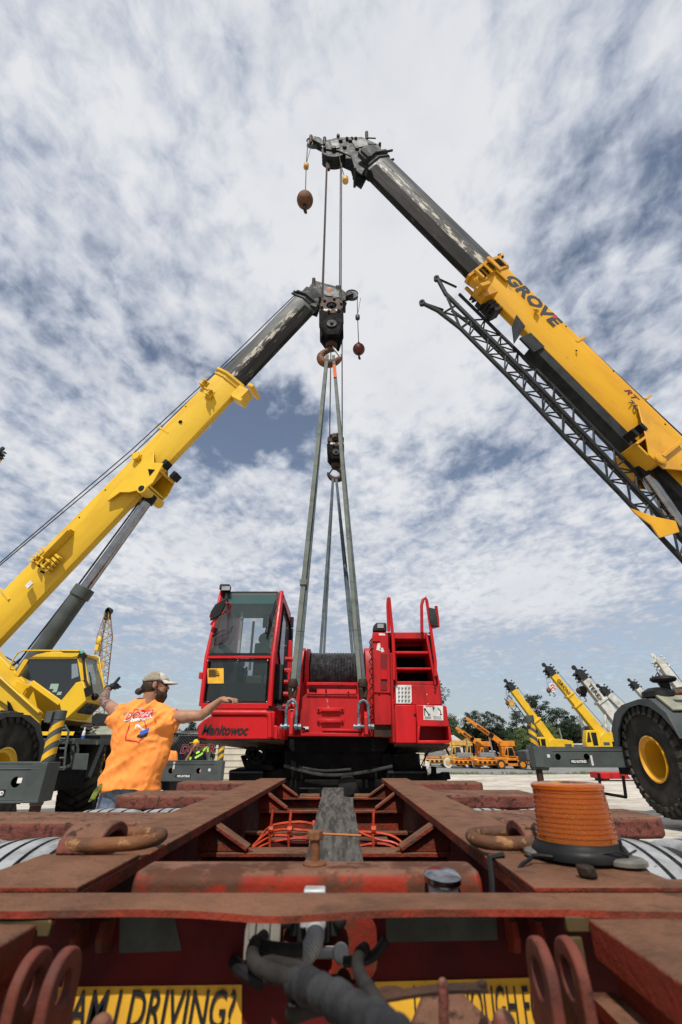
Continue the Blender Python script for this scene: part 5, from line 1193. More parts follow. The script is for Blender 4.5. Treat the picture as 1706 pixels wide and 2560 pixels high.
for zy in (762, 822): mb.extr([Q(735,zy-13,yc-.02),Q(882,zy-13,yc-.02),Q(882,zy+13,yc-.02),Q(735,zy+13,yc-.02)],(0,.02,0)); mb.beam(Q(758,zy,yc-.035),Q(862,zy,yc-.035),.035,.035)
mb.beam(Q(765,870,yc-.02),Q(975,872,yc-.02),.04,.03); mb.beam(Q(650,892,yc-.01),Q(1000,897,yc-.01),.05,.04); mb.beam(Q(682,622,yc+.02),Q(950,624,yc+.02),.05,.04); mb.beam(Q(680,674,yc-.03),Q(952,678,yc-.03),.02,.012)
mb.build('step_rib', M['red'], cp, bevel=.006)
mb = MB(); mb.bx(Q(692,654,yc-.03).x,Q(735,654,yc-.03).x,yc-.03,yc,Q(700,657,yc).z,Q(700,648,yc).z)
for zx, zy in ((785,655),(785,665),(728,652),(905,668),(745,762),(872,762),(745,826),(872,826)): mb.ball(Q(zx,zy,yc-.035),.012)
mb.beam(Q(655,862,yc-.05),Q(692,868,yc-.03),.03,.03); mb.build('panel_fitting', M['blk'], cp)
mb = MB(); mb.bx(Q(664,858,yc-.04).x,Q(692,858,yc-.04).x,yc-.055,yc-.05,Q(664,866,yc).z,Q(664,853,yc).z); mb.build('white_tag', M['paper'], cp)
# lifting lugs (red plates in the shackles)
mb = MB()
for zx in (602, 998):
    mb.extr([Q(zx-9,890,6.38),Q(zx-12,800,6.38),Q(zx-5,770,6.38),Q(zx+8,768,6.38),Q(zx+14,790,6.38),Q(zx+10,890,6.38)],(0,.0,0)) if False else None
    c = Q(zx,820,6.38); z0_ = Q(zx,895,6.38).z; mb.extr([(c.x-.02,6.28,z0_),(c.x-.02,6.30,c.z+.04),(c.x-.02,6.38,c.z+.11),(c.x-.02,6.46,c.z+.04),(c.x-.02,6.9,z0_+.25),(c.x-.02,6.9,z0_)],(.045,0,0))
mb.build('lifting_lug', M['redd'], red, bevel=.008)
# rope drum
mb = MB(); c = Q(832,560,7.25); r = .30
zs = [(r*(1+.02*((i%2)*2-1)), -.37+i*.74/34) for i in range(35)]
mb.lathe(zs, (c.x,7.25,c.z-.02), (1,0,0), 40); dr = mb.build('rope_drum', M['winch'], red, smooth=50)
mb = MB()
for sx in (-1, 1):
    x = c.x+sx*.40
    mb.lathe([(.40,-.03),(.40,.03)], (x,7.25,c.z-.06), (1,0,0), 40); mb.extr([(x+sx*.05,6.95,c.z-.8),(x+sx*.05,6.9,c.z+.02),(x+sx*.05,7.0,c.z+.28),(x+sx*.05,7.25,c.z+.36),(x+sx*.05,7.6,c.z+.2),(x+sx*.05,7.7,c.z-.8)],(sx*.10,0,0))
    mb.extr([(x+sx*.26,7.1,c.z-.8),(x+sx*.26,7.1,c.z+.45),(x+sx*.26,7.3,c.z+.45),(x+sx*.26,7.4,c.z-.8)],(sx*.05,0,0))
mb.build('drum_flange', M['red'], dr, bevel=.01)
mb = MB()
for sx in (-1,1):
    x = c.x+sx*.57
    for k in range(5): mb.cyl((x,6.95,c.z-.5+k*.16),(x+sx*.16,6.93,c.z-.5+k*.16),.035,8)
    mb.tube([(x,6.9,c.z+.1),(x+sx*.08,6.8,c.z-.1),(x+sx*.02,6.75,c.z-.5)],.018,6)
mb.build('hydraulic_fitting', M['redd'], dr)
# machinery housing right with steps
ys_ = 6.55
mb = MB()
mb.extr([Q(1035,345,ys_),Q(1128,345,ys_),Q(1128,455,ys_),Q(1140,460,ys_),Q(1140,845,ys_),Q(1045,843,ys_)], (0,.08,0))
mb.extr([Q(1038,345,ys_+.08),Q(1330,345,ys_+.08),Q(1380,620,ys_+.5),Q(1410,735,ys_+.5),Q(1430,930,ys_+.5),Q(1045,905,ys_+.08)], (0,3.4,0))
hs = mb.build('machinery_housing', M['redd'], red, bevel=.012)
mb = MB(); mb.extr([Q(1078,462,ys_-.01),Q(1112,462,ys_-.01),Q(1112,655,ys_-.01),Q(1078,655,ys_-.01)],(0,.01,0)); mb.build('painted_recess_shade', paint('shaded_red', (.18,.006,.009,1), None, .5), hs)  # flat raised panel; the shade of a recess is put into its darker red
mb = MB(); mb.beam(Q(1078,572,ys_-.02),Q(1112,572,ys_-.02),.02,.12); mb.beam(Q(1040,665,ys_-.01),Q(1140,668,ys_-.01),.02,.01); mb.bx(Q(1055,380,ys_).x-.06,Q(1075,380,ys_).x,ys_-.02,ys_,Q(1060,395,ys_).z,Q(1060,365,ys_).z)
mb.build('panel_strip', M['red'], hs)
mb = MB(); P_ = [(1068,350,1100,352,1104,362,1070,362),(1062,405,1075,402,1080,445,1055,440),(1072,430,1090,428,1098,450,1082,452),(1040,368,1055,372,1050,376,1040,374)]
for p in P_: mb.extr([Q(p[0],p[1],ys_-.003),Q(p[2],p[3],ys_-.003),Q(p[4],p[5],ys_-.003),Q(p[6],p[7],ys_-.003)],(0,.002,0))
mb.build('bare_metal_patch', M['paper'], hs)
mb = MB(); yt = 6.38   # step tower: three pockets
L0, R0 = (1143,345), (1330,345)
def lx(zy): return 1143+(zy-345)*.06
def rx(zy): return 1330+(zy-345)*.18
rows = [(345,380),(438,460),(527,545),(600,628)]
for a_, b_ in rows: mb.extr([Q(lx(a_),a_,yt),Q(rx(a_),a_,yt),Q(rx(b_),b_,yt),Q(lx(b_),b_,yt)],(0,.5,0)) if a_ in (345,) else mb.extr([Q(lx(a_),a_+8,yt),Q(rx(a_),a_+8,yt),Q(rx(b_),b_,yt),Q(lx(b_),b_,yt)],(0,.35,0))
for f, w in ((lx,10),(rx,-14)):
    mb.extr([Q(f(345),345,yt-.004),Q(f(345)+w,345,yt-.004),Q(f(628)+w,628,yt-.004),Q(f(628),628,yt-.004)],(0,.5,0))
    mb.extr([Q(f(345)+w*.2,345,yt-.06),Q(f(345)+w*.9,345,yt-.06),Q(f(628)+w*.9,628,yt-.06),Q(f(628)+w*.2,628,yt-.06)],(0,.05,0))
mb.extr([Q(1152,625,yt),Q(1400,628,yt),Q(1408,735,yt),Q(1150,735,yt)],(0,.5,0))
mb.extr([Q(1130,455,yt+.05),Q(1150,455,yt+.05),Q(1158,735,yt+.05),Q(1160,940,yt+.05),Q(1142,935,yt+.05)],(0,.5,0))
stp = mb.build('step_tower', M['redd'], red, bevel=.010)
mb = MB()
mb.extr([Q(1150,360,yt+.36),Q(1345,360,yt+.36),Q(1385,628,yt+.36),Q(1155,628,yt+.36)],(0,.02,0)); mb.build('step_pocket_back', M['blk'], stp)
mb = MB()
for zy in (450, 536): mb.extr([Q(lx(zy)+3,zy-2,yt-.03),Q(rx(zy)-4,zy-2,yt-.03),Q(rx(zy)-4,zy+9,yt-.03),Q(lx(zy)+3,zy+9,yt-.03)],(0,.34,-.0))
mb.build('step_tread', M['red'], stp, bevel=.004)
mb = MB()
mb.extr([Q(1155,735,yt-.03),Q(1268,735,yt-.03),Q(1272,940,yt-.03),Q(1160,940,yt-.03)],(0,.6,0)); mb.extr([Q(1158,629,yt-.02),Q(1250,629,yt-.02),Q(1250,735,yt-.02),Q(1158,735,yt-.02)],(0,.02,0))
yl = yt-.09
mb.extr([Q(1268,733,yl),Q(1415,737,yl),Q(1432,742,yl),Q(1448,852,yl),Q(1290,850,yl),Q(1276,856,yl)],(0,.75,0))
mb.extr([Q(1276,850,yl),Q(1292,848,yl),Q(1286,915,yl),Q(1284,938,yl),Q(1276,940,yl)],(0,.7,0)); mb.extr([Q(1440,850,yl),Q(1452,852,yl),Q(1462,925,yl),Q(1448,940,yl)],(0,.7,0)); mb.extr([Q(1276,925,yl),Q(1450,925,yl),Q(1448,943,yl),Q(1276,942,yl)],(0,.7,0))
mb.extr([Q(1380,540,ys_),Q(1398,620,ys_),Q(1412,735,ys_),Q(1402,735,ys_),Q(1385,620,ys_)],(0,.6,0))
lo = mb.build('lower_box', M['red'], red, bevel=.010)
mb = MB(); mb.extr([Q(1285,850,yl+.35),Q(1450,850,yl+.35),Q(1450,930,yl+.35),Q(1285,930,yl+.35)],(0,.02,0)); mb.build('pocket_back', M['redd'], lo)
mb = MB(); mb.extr([Q(1160,628,yt-.025),Q(1243,628,yt-.025),Q(1246,718,yt-.025),Q(1238,728,yt-.025),Q(1162,727,yt-.025)],(0,.002,0)); sh = mb.build('notice_sheet', M['paper'], stp)
mb = MB()
for r_ in range(4):
    for c_ in range(4): 
        zx, zy = 1172+c_*18, 642+r_*22
        for k in range(3): mb.beam(Q(zx,zy+k*5,yt-.031),Q(zx+11-k*2,zy+k*5,yt-.031),.001,.006)
mb.build('printed_lines', M['plac'], sh)
mb = MB(); mb.extr([Q(1308,737,yl-.005),Q(1412,740,yl-.005),Q(1415,818,yl-.005),Q(1309,815,yl-.005)],(0,.003,0)); sh = mb.build('load_chart', M['paper'], lo)
o = Q(1322,744.5,yl-.008); textmb('DANGER', o, (1,0,0), (0,0,1), .026, off=.001, depth=.002).build('lettering', M['txtr'], sh)
mb = MB()
for pts in (((1315,752),(1315,792)),((1318,760),(1340,788)),((1333,790),(1345,786)),((1362,747),(1362,765)),((1357,752),(1368,752)),((1385,752),(1398,765),(1403,785)),((1396,787),(1408,785)),((1310,757),(1322,757))): mb.tube([Q(x,y,yl-.009) for x,y in pts], .005, 4)
for i in range(4): mb.beam(Q(1315,797+i*4,yl-.009),Q(1350,797+i*4,yl-.009),.001,.002); mb.beam(Q(1362,795+i*5,yl-.009),Q(1405,796+i*5,yl-.009),.001,.002)
mb.build('diagram', M['txtk'], sh)
mb = MB()
def hr(pts, Y=6.3): mb.tube([Q(x,y,Y) for x, y in pts], .022, 8)
hr([(1150,600),(1150,500),(1145,380),(1132,250),(1124,160)],6.30); hr([(1124,160),(1118,168),(1116,200),(1122,340)],6.40)
hr([(1300,345),(1298,200),(1306,170),(1320,160),(1326,175),(1345,310),(1358,400),(1372,500),(1372,580)],6.30); hr([(1350,320),(1388,312),(1384,270),(1376,205)],6.3)
mb.build('handrail', M['red'], stp)
mb = MB(); mb.extr([Q(1336,210,6.26),Q(1372,218,6.26),Q(1378,240,6.26),Q(1390,318,6.26),Q(1348,308,6.26),Q(1340,270,6.26)],(0,.04,0)); mb.build('mirror', M['gdk'], stp, bevel=.01)
mb = MB(); mb.extr([Q(1040,340,6.7),Q(1040,310,6.7),Q(1055,292,6.7),Q(1110,292,6.7),Q(1112,340,6.7)],(0,.25,0)); lt = mb.build('work_light', M['gdk'], hs, bevel=.02)
mb = MB(); mb.extr([Q(1060,322,6.69),Q(1062,300,6.69),Q(1094,300,6.69),Q(1094,322,6.69)],(0,-.004,0)); mb.build('lens', M['galv'], lt)
mb = MB()
for k in range(9):
    zy = 380+k*52; mb.ball(Q(1036-k*1.0,zy,6.56),.016); mb.tube([Q(1030-k*.3,zy,6.58),Q(1018-k*.3,zy+20,6.6),Q(1030-k*.3,zy+40,6.58)],.009,5)
for zx, zy in ((1070,674),(1128,672),(1137,735),(1148,640),(1122,352),(1340,350),(1262,785),(1370,644)): mb.ball(Q(zx,zy,6.34 if zx > 1145 else 6.54),.014)
mb.build('bolt', M['rustd'], hs)
mb = MB(); mb.extr([Q(1150,941,6.4),Q(1450,945,6.4),Q(1430,965,7.4),Q(1350,985,8.4),Q(1150,985,8.4)],(0,.02,-.02)); mb.extr([Q(1045,845,6.6),Q(1145,850,6.6),Q(1145,905,6.6),Q(1045,905,6.6)],(0,.3,0)); mb.build('underside', M['rustd'], red)
# black lower works: swing bearing, carbody, crawler frames
mb = MB(); cx = -.05
mb.lathe([(1.25,0),(1.30,.10),(1.30,.35),(1.18,.36),(1.18,.50)], (cx,8.3,.74), (0,0,1), 48)
mb.extr([Q(535,905,6.9),Q(1140,905,6.9),Q(1100,985,6.9),Q(600,985,6.9)],(0,2.6,0)); mb.lathe([(1.15,0),(1.15,.6)], (cx,8.2,.2), (0,0,1), 40)
mb.build('swing_bearing', M['blk'], red, bevel=.01)
mb = MB(); mb.bx(cx-1.0,cx+1.0,6.95,9.8,-.1,.80); mb.extr([(cx-1.05,7.0,.80),(cx-1.9,7.1,.66),(cx-1.9,7.1,.40),(cx-1.05,7.0,.2)],(0,2.4,0)); mb.extr([(cx+1.05,7.0,.80),(cx+1.9,7.1,.66),(cx+1.9,7.1,.40),(cx+1.05,7.0,.2)],(0,2.4,0))
mb.build('carbody', M['blk'], red, bevel=.02)
mb = MB(); mb.extr([Q(560,960,7.0),Q(1110,960,7.0),Q(1085,1075,7.0),Q(1120,1085,7.0),Q(1120,1230,7.0),Q(450,1230,7.0),Q(450,1085,7.0),Q(560,1075,7.0)],(0,2.4,0)); mb.build('lower_frame', M['blk'], red, bevel=.02)
mb = MB()
for za, zb_2 in ((262,448),(1112,1332)): mb.extr([Q(za+8,1083,6.85),Q(zb_2,1083,6.85),Q(zb_2,1180,6.85),Q(za,1180,6.85),Q(za,1095,6.85)],(0,.8,0))
mb.build('crawler_mount', M['blk'], red, bevel=.02)
mb = MB()
for za, zb_2 in ((266,444),(1118,1328)): mb.extr([Q(za,1092,6.84),Q(zb_2,1092,6.84),Q(zb_2,1102,6.84),Q(za,1102,6.84)],(0,-.01,0))
mb.build('sticker', M['gdk'], red)
def crawler(x0, x1, nm):
    mb = MB(); y0, y1, z0, z1 = 6.95, 10.8, gz(8)+.05, .93-.05
    loop = []
    rr = (z1-z0)/2; zc = (z0+z1)/2
    for a in range(90, 271, 20): loop.append((y0+rr+rr*math.cos(R(a)), zc+rr*math.sin(R(a))))
    for a in range(270, 451, 20): loop.append((y1-rr+rr*math.cos(R(a)), zc+rr*math.sin(R(a))))
    mb.extr([(x0+.12,y,z) for y, z in [( (y-8.9)*.93+8.9, (z-zc)*.86+zc) for y, z in loop]], (x1-x0-.24,0,0))
    # shoes
    L = []
    for a, b in zip(loop, loop[1:]+loop[:1]):
        a = Vector((0,*a)); b = Vector((0,*b)); n_ = max(1, round((b-a).length/.19))
        for k in range(n_): L.append((a.lerp(b,(k+.08)/n_), a.lerp(b,(k+.92)/n_)))
    for p, q in L:
        m_ = (p+q)/2; d_ = (q-p).normalized(); nrm = Vector((0,d_.z,-d_.y))
        mb.beam(Vector((x0,p.y,p.z)), Vector((x0,q.y,q.z)), .0001, .0001) if False else None
        a_ = Vector((x0, p.y, p.z)); b_ = Vector((x0, q.y, q.z)); h = nrm*.035
        mb.extr([a_-h, b_-h, b_+h, a_+h], (x1-x0,0,0))
    return mb.build(nm, M['blk'], red, bevel=.008)
xa, xb = Q(262,1100,6.95).x, Q(448,1100,6.95).x; crawler(xa, xb, 'crawler_track')
xa, xb = Q(1112,1100,6.95).x, Q(1332,1100,6.95).x; crawler(xa, xb, 'crawler_track')
mb = MB(); yy = 6.9
mb.extr([Q(325,1010,yy),Q(335,1005,yy),Q(345,1040,yy),Q(362,1030,yy),Q(368,985,yy),Q(385,975,yy),Q(400,1000,yy),Q(405,1040,yy),Q(450,1052,yy),Q(500,1060,yy),Q(500,1085,yy),Q(350,1082,yy)],(0,.25,0))
for zx in (384,428,412): mb.lathe([(.035,0),(.085,0),(.085,.05),(.035,.05),(.035,0)], Q(zx,995 if zx != 412 else 1020,yy-.05), (0,1,0), 14, caps=False)
mb.tube([Q(345,965,7.2),Q(395,985,7.0),Q(435,1050,6.9)],.012,5); mb.tube([Q(470,990,7.0),Q(485,1050,6.9)],.02,5)
mb.extr([Q(1080,1085,yy),Q(1090,1000,yy),Q(1125,990,yy),Q(1160,1030,yy),Q(1180,1000,yy),Q(1215,988,yy),Q(1240,990,yy),Q(1262,1020,yy),Q(1290,1050,yy),Q(1305,1090,yy)],(0,.5,0)); mb.extr([Q(1145,1000,yy-.05),Q(1250,990,yy-.05),Q(1250,1005,yy-.05),Q(1145,1015,yy-.05)],(0,.1,0))
mb.lathe([(.16,0),(.16,.2)], Q(1215,1030,yy-.02), (0,1,0), 20)
mb.tube([Q(1340,980,7.0),Q(1315,1020,6.9),Q(1296,1062,6.9)],.010,5); mb.tube([Q(1325,990,7.0),Q(1310,1060,6.9)],.008,5)
mb.build('carbody_hook_bracket', M['blk'], red, bevel=.01)
mb = MB(); mb.beam(Q(1318,1128,6.8),Q(1390,1126,6.8),.10,.07); mb.tube([Q(1380,1124,6.8),Q(1410,1112,6.8),Q(1446,1112,6.8),Q(1448,1118,6.8),Q(1415,1124,6.8)],.035,8); mb.tube([Q(1363,1066,6.8),Q(1363,1125,6.8)],.035,8); mb.tube([Q(1312,1063,6.9),Q(1312,1100,6.9)],.03,8); mb.lathe([(.0001,.06),(.10,.05),(.13,0),(.10,-.05)], Q(1385,1130,6.8), (0,0,1), 16)
mb.extr([Q(295,1130,6.9),Q(310,1130,6.9),Q(318,1180,6.9),Q(290,1180,6.9)],(0,.05,0)); mb.build('track_step', M['blk'], red)
hz_ = paint('grey_corrugated_conduit', (.05,.05,.05,1), (.025,.025,.025,1), .5, scale=12)
mb = MB()
def corr(mb, pts, r, seg=10, k=90):
    P = [Vector(p) for p in pts]
    for _ in range(3):
        Q2 = [P[0]]
        for i in range(len(P)-1): Q2 += [P[i].lerp(P[i+1],.25), P[i].lerp(P[i+1],.75)]
        Q2.append(P[-1]); P = Q2
    pp = along(P, k); mb.tube(pp, [r*(1 if i % 2 else .78) for i in range(len(pp))], seg)
corr(mb, [Q(560,1060,6.75),Q(660,1090,6.7),Q(760,1112,6.7),Q(880,1112,6.7),Q(1000,1095,6.7),Q(1140,1065,6.75)], .022, k=200)
corr(mb, [Q(640,1068,6.8),Q(740,1088,6.8),Q(830,1088,6.8),Q(920,1080,6.8)], .018, k=100)
mb.build('hydraulic_conduit', hz_, red)
mb = MB(); mb.lathe([(.10,0),(.12,.02),(.12,.06),(.10,.07)], Q(900,1165,6.82), (0,-1,0), 24); mb.bx(Q(640,1178,6.9).x,Q(790,1178,6.9).x,6.80,6.9,Q(700,1188,6.8).z,Q(700,1180,6.8).z); mb.build('round_hatch', M['blkp'], red, bevel=.01)
# ================================================================ the trailer
DZ = .96
tr = thing('lowboy_trailer', (-.06, 2.4, 0), 'rusty red lowboy trailer neck filling the foreground, with white chalky tyres', 'trailer')
XL, XR = -.43, .315      # inner edges of the two main rails
def rail_part(x0, x1, sgn):
    mb = MB(); y0, y1 = .939, 4.12
    n = 14
    for i in range(n):
        a, b = y0+(y1-y0)*i/n, y0+(y1-y0)*(i+1)/n
        mb.bx(x0, x1, a, b, DZ-.026, DZ)
    mb2 = MB(); mb2.bx(x0, x1, y0, y1, DZ-.026, DZ); top = mb2.build('main_rail', M['trl'], tr, bevel=.003)
    xw = x0+.07 if sgn > 0 else x1-.07
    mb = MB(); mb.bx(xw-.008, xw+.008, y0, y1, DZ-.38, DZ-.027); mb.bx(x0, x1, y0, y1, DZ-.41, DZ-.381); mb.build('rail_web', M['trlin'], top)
    return top
rL = rail_part(XL-.20, XL, 1); rR = rail_part(XR, XR+.20, -1)
for xa_, xb_ in ((-1.2, XL-.206), (XR+.251, 1.15)): MB().bx(xa_, xb_, .940, 1.045, DZ-.02, DZ-.002).build('shelf_plate', M['trl'], tr, bevel=.002)
mb = MB()   # pad plates at the near end
mb.bx(XL-.205, XL+.001, .940, 1.20, DZ+.001, DZ+.009); mb.bx(XR-.001, XR+.25, .940, 1.20, DZ+.001, DZ+.009); mb.build('pad_plate', M['trl'], tr, bevel=.002)
# front cross bar with a slightly dented edge
mb = MB(); n = 60; vs = []
rnd = random.Random(4)
for i in range(n+1):
    x = -1.25+2.5*i/n; e = .872+.010*noise.noise(Vector((x*2.2,0,5)))+.003*noise.noise(Vector((x*14,0,5))); dz = .005*noise.noise(Vector((x*3,2,5)))+(-.007*math.exp(-((x+.10)/.10)**2))
    e -= .016; vs += [(x,.937,DZ+.002),(x,.89,DZ+.002+dz*.3),(x,e,DZ+.000+dz),(x,e-.002,DZ-.008+dz),(x,.89,DZ-.011),(x,.937,DZ-.012)]
fs = []
for i in range(n):
    for k in range(6): fs.append((i*6+k, i*6+(k+1) % 6, (i+1)*6+(k+1) % 6, (i+1)*6+k))
fs += [tuple(range(5,-1,-1)), tuple(n*6+k for k in range(6))]
mb.add(vs, fs); mb.build('front_cross_bar', M['trl'], tr)
# outrigger arms
def arm(x0, x1, ya, yb, skew=0, cut=.10, side=-1):
    """box arm from the rail out to the deck edge; outer corner cut"""
    xi, xo = (x1, x0) if side < 0 else (x0, x1)
    poly = [(xi, ya), (xo+(-side)*.03, ya+skew), (xo, ya+.04+skew), (xo+side*cut*0, yb-.02+skew), (xo, yb+skew), (xi, yb)]
    mb = MB(); mb.extr([(x, y, DZ-.006) for x, y in poly], (0,0,-.062)); a = mb.build('outrigger_arm', M['trlside'], tr, bevel=.012, seg=3)
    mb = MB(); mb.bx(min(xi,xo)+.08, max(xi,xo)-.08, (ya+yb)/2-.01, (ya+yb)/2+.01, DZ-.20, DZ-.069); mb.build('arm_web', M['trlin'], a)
arm(-1.35, XL-.2, 1.78, 2.06, .02, side=-1); arm(XR+.2, 1.14, 1.84, 2.12, .06, side=1)
arm(-1.16, XL-.2, 2.72, 3.05, .0, side=-1); arm(XR+.2, 1.04, 2.74, 3.08, .02, side=1)
arm(-1.16, XL-.2, 3.70, 3.95, .0, side=-1); arm(XR+.2, 1.0, 3.70, 3.95, .0, side=1)
# tyres in pairs
def tyre(x0, x1, y, rad, nm='tyre'):
    w = x1-x0; c = Vector(((x0+x1)/2, y, DZ-(.004 if y < 2 else .035)-rad)); ng = 4
    prof = [(rad*.60,-w*.40),(rad*.86,-w*.52),(rad*.955,-w*.49),(rad*.985,-w*.43)]
    xs = []
    for k in range(ng):
        gx = -w*.43+w*.86*(k+.5+.0)/ng; xs.append(gx)
    for gx in xs:
        u_ = gx/(w*.5); rr = rad*(1-.022*u_*u_)
        prof += [(rr,gx-.0062),(rr-.011,gx-.0045),(rr-.011,gx+.0045),(rr,gx+.0062)]
    prof += [(rad*.985,w*.43),(rad*.955,w*.49),(rad*.86,w*.52),(rad*.60,w*.40)]
    mb = MB(); seg = 120; ax = Vector((1,0,0)); vs = []; fs = []; m = []
    for (r, h) in prof:
        for k in range(seg):
            t = 2*math.pi*k/seg; jit = 0
            if abs(h) < w*.42: jit = .0025*math.sin(k*2*math.pi*60/seg*1.0+h*40)*(1 if k % 2 else -1)
            vs.append((c.x+h+jit, c.y+r*math.cos(t), c.z+r*math.sin(t)))
    for i in range(len(prof)-1):
        gr = prof[i][0] < rad*.985 and prof[i+1][0] < rad*.985 and 3 < i < len(prof)-4
        sid = i < 2 or i > len(prof)-4
        deep = (3 < i < len(prof)-4) and (min(prof[i][0], prof[i+1][0]) < max(prof[i][0], prof[i+1][0])-.008 or (i-4) % 4 == 1)
        for k in range(seg): mb.mi = 0; fs.append((i*seg+k, i*seg+(k+1) % seg, (i+1)*seg+(k+1) % seg, (i+1)*seg+k)); m.append(1 if (deep or sid) else 0)
    mb.v = [Vector(v) for v in vs]; mb.f = [list(f) for f in fs]; mb.m = m
    o = mb.build(nm, [M['tirew'], M['groove']], tr, smooth=40)
    mb = MB().lathe([(rad*.60,-w*.38),(rad*.60,w*.38),(rad*.45,w*.30),(rad*.2,w*.28)], c, (1,0,0), 32); mb.build('rim', M['rust'], o)
for y, dx in ((1.47,0),(2.46,0),(3.42,0)):
    tyre(-1.17, -.93, y, .44); tyre(-.90, -.665, y, .44); tyre(.545+(.06 if y < 2 else 0), .775+(.06 if y < 2 else 0), y, .44); tyre(.81+(.06 if y < 2 else 0), 1.05+(.06 if y < 2 else 0), y, .44)
MB().cyl((-1.1,1.5,.49),(1.0,1.5,.49),.06,12).cyl((-1.1,2.46,.49),(1.0,2.46,.49),.06,12).cyl((-1.1,3.42,.49),(1.0,3.42,.49),.06,12).build('axle', M['blk'], tr)
# cross members and gussets between the rails
def cross(y, zt, gus=True, w=.055):
    mb = MB(); mb.bx(XL-.05, XR+.05, y-w/2, y+w/2, zt-.012, zt); mb.bx(XL-.05, XR+.05, y+w/2-.012, y+w/2, zt-.16, zt-.0125); mb.bx(XL-.05, XR+.05, y-w/2, y+w/2, zt-.175, zt-.161)
    o = mb.build('cross_member', M['trl'], tr, bevel=.002)
    if gus:
        for sx, xi in ((1, XL), (-1, XR)):
            g = MB(); g.extr([(xi-sx*.06,y-.012,DZ-.028),(xi+sx*.002,y-.012,DZ-.028),(xi+sx*.018,y-.012,DZ-.032),(xi+sx*.10,y-.012,zt+.02),(xi+sx*.13,y-.012,zt+.001),(xi-sx*.06,y-.012,zt+.001)],(0,.014,0))
            g.beam((xi-sx*.004,y+.0,DZ-.030),(xi+sx*.112,y+.0,zt+.010),.07,.012,up=(sx,0,.6)); g.build('gusset', M['trl'], o, bevel=.002)
cross(1.92, .855); cross(3.18, .845); cross(3.9, .85)
cross(2.32, .80, False); cross(2.75, .80, False); 
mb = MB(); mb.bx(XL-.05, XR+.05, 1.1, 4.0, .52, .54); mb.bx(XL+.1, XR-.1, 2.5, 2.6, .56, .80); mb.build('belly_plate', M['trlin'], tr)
mb = MB(); mb.bx(-.31,-.16,3.99,4.1,.80,.86); mb.bx(.10,.27,3.99,4.1,.80,.86); mb.build('end_block', M['rust'], tr, bevel=.005)
# orange air lines
mb = MB(); rnd = random.Random(8)
for k in range(4):
    z = .80+.018*k; y = 2.42+.02*k
    pts = [Vector((XL+.0+.02*k,y,z-.05)), Vector((XL+.10,y,z+.0)), Vector((-.25+rnd.uniform(-.02,.02),y-.05,z+.02)), Vector((-.14,y-.06,z+.015+rnd.uniform(-.02,.02))), Vector((-.02,y+.02,z+rnd.uniform(-.05,.06))), Vector((.15,y+.05,z+rnd.uniform(-.02,.01))), Vector((.26,y+.02,z-.02)), Vector((XR,y,z-.1))]
    for _ in range(2):
        Q2 = [pts[0]]
        for i in range(len(pts)-1): Q2 += [pts[i].lerp(pts[i+1],.25), pts[i].lerp(pts[i+1],.75)]
        Q2.append(pts[-1]); pts = Q2
    if k > 2: pts = pts[:len(pts)//2+1]
    mb.tube(pts, .0052, 6)
mb.tube([(-.12,2.40,.88),(-.09,2.2,.86),(-.09,2.05,.80),(-.1,2.0,.7)], .009, 6)
for x in (-.30,-.22,.14): mb.tube([(x,2.38,.76),(x-.004,2.36,.84),(x+.003,2.36,.93)], .006, 5); mb.lathe([(.012,-.01),(.014,0),(.012,.01)], (x,2.36,.86), (1,0,0), 8)
mb.build('air_line', M['wire_or'], tr)
# rounded reservoir across the neck
mb = MB(); prof = []
y0, y1, z0, z1, r = 1.055, 1.165, .66, DZ+.006, .022
for cx_, cz_, a0 in ((y1-r,z1-r,0),(y0+r,z1-r,90),(y0+r,z0+r,180),(y1-r,z0+r,270)):
    for a in range(0, 91, 18): prof.append((cx_+r*math.cos(R(a0+a)), cz_+r*math.sin(R(a0+a))))
mb.extr([(-.385,y,z) for y, z in prof], (.645,0,0)); tk = mb.build('reservoir', M['tank'], tr, bevel=.008, smooth=50)
mb = MB().cyl((-.052,1.115,DZ+.004),(-.052,1.115,DZ+.058),.0100,14); mb.lathe([(.016,0),(.016,.016)],(-.052,1.115,DZ+.046),(0,0,1),6); mb.lathe([(.024,0),(.024,.005),(.014,.008)],(-.052,1.115,DZ+.005),(0,0,1),20); mb.build('bolt', M['rust'], tk, bevel=.002)
mb = MB(); a = WZ(1115,2196,DZ-.0); cc = Vector((a.x-.008,1.030,.942))
mb.lathe([(.026,-.06),(.026,.012)], cc, (0,0,1), 24); gc = mb.build('filler_neck', M['alum'], tr)
MB().lathe([(.030,0),(.033,.004),(.033,.012),(.028,.016),(.001,.018)], cc+Vector((0,0,.013)), (.05,-.12,1), 28).build('chrome_cap', M['chrome'], gc)
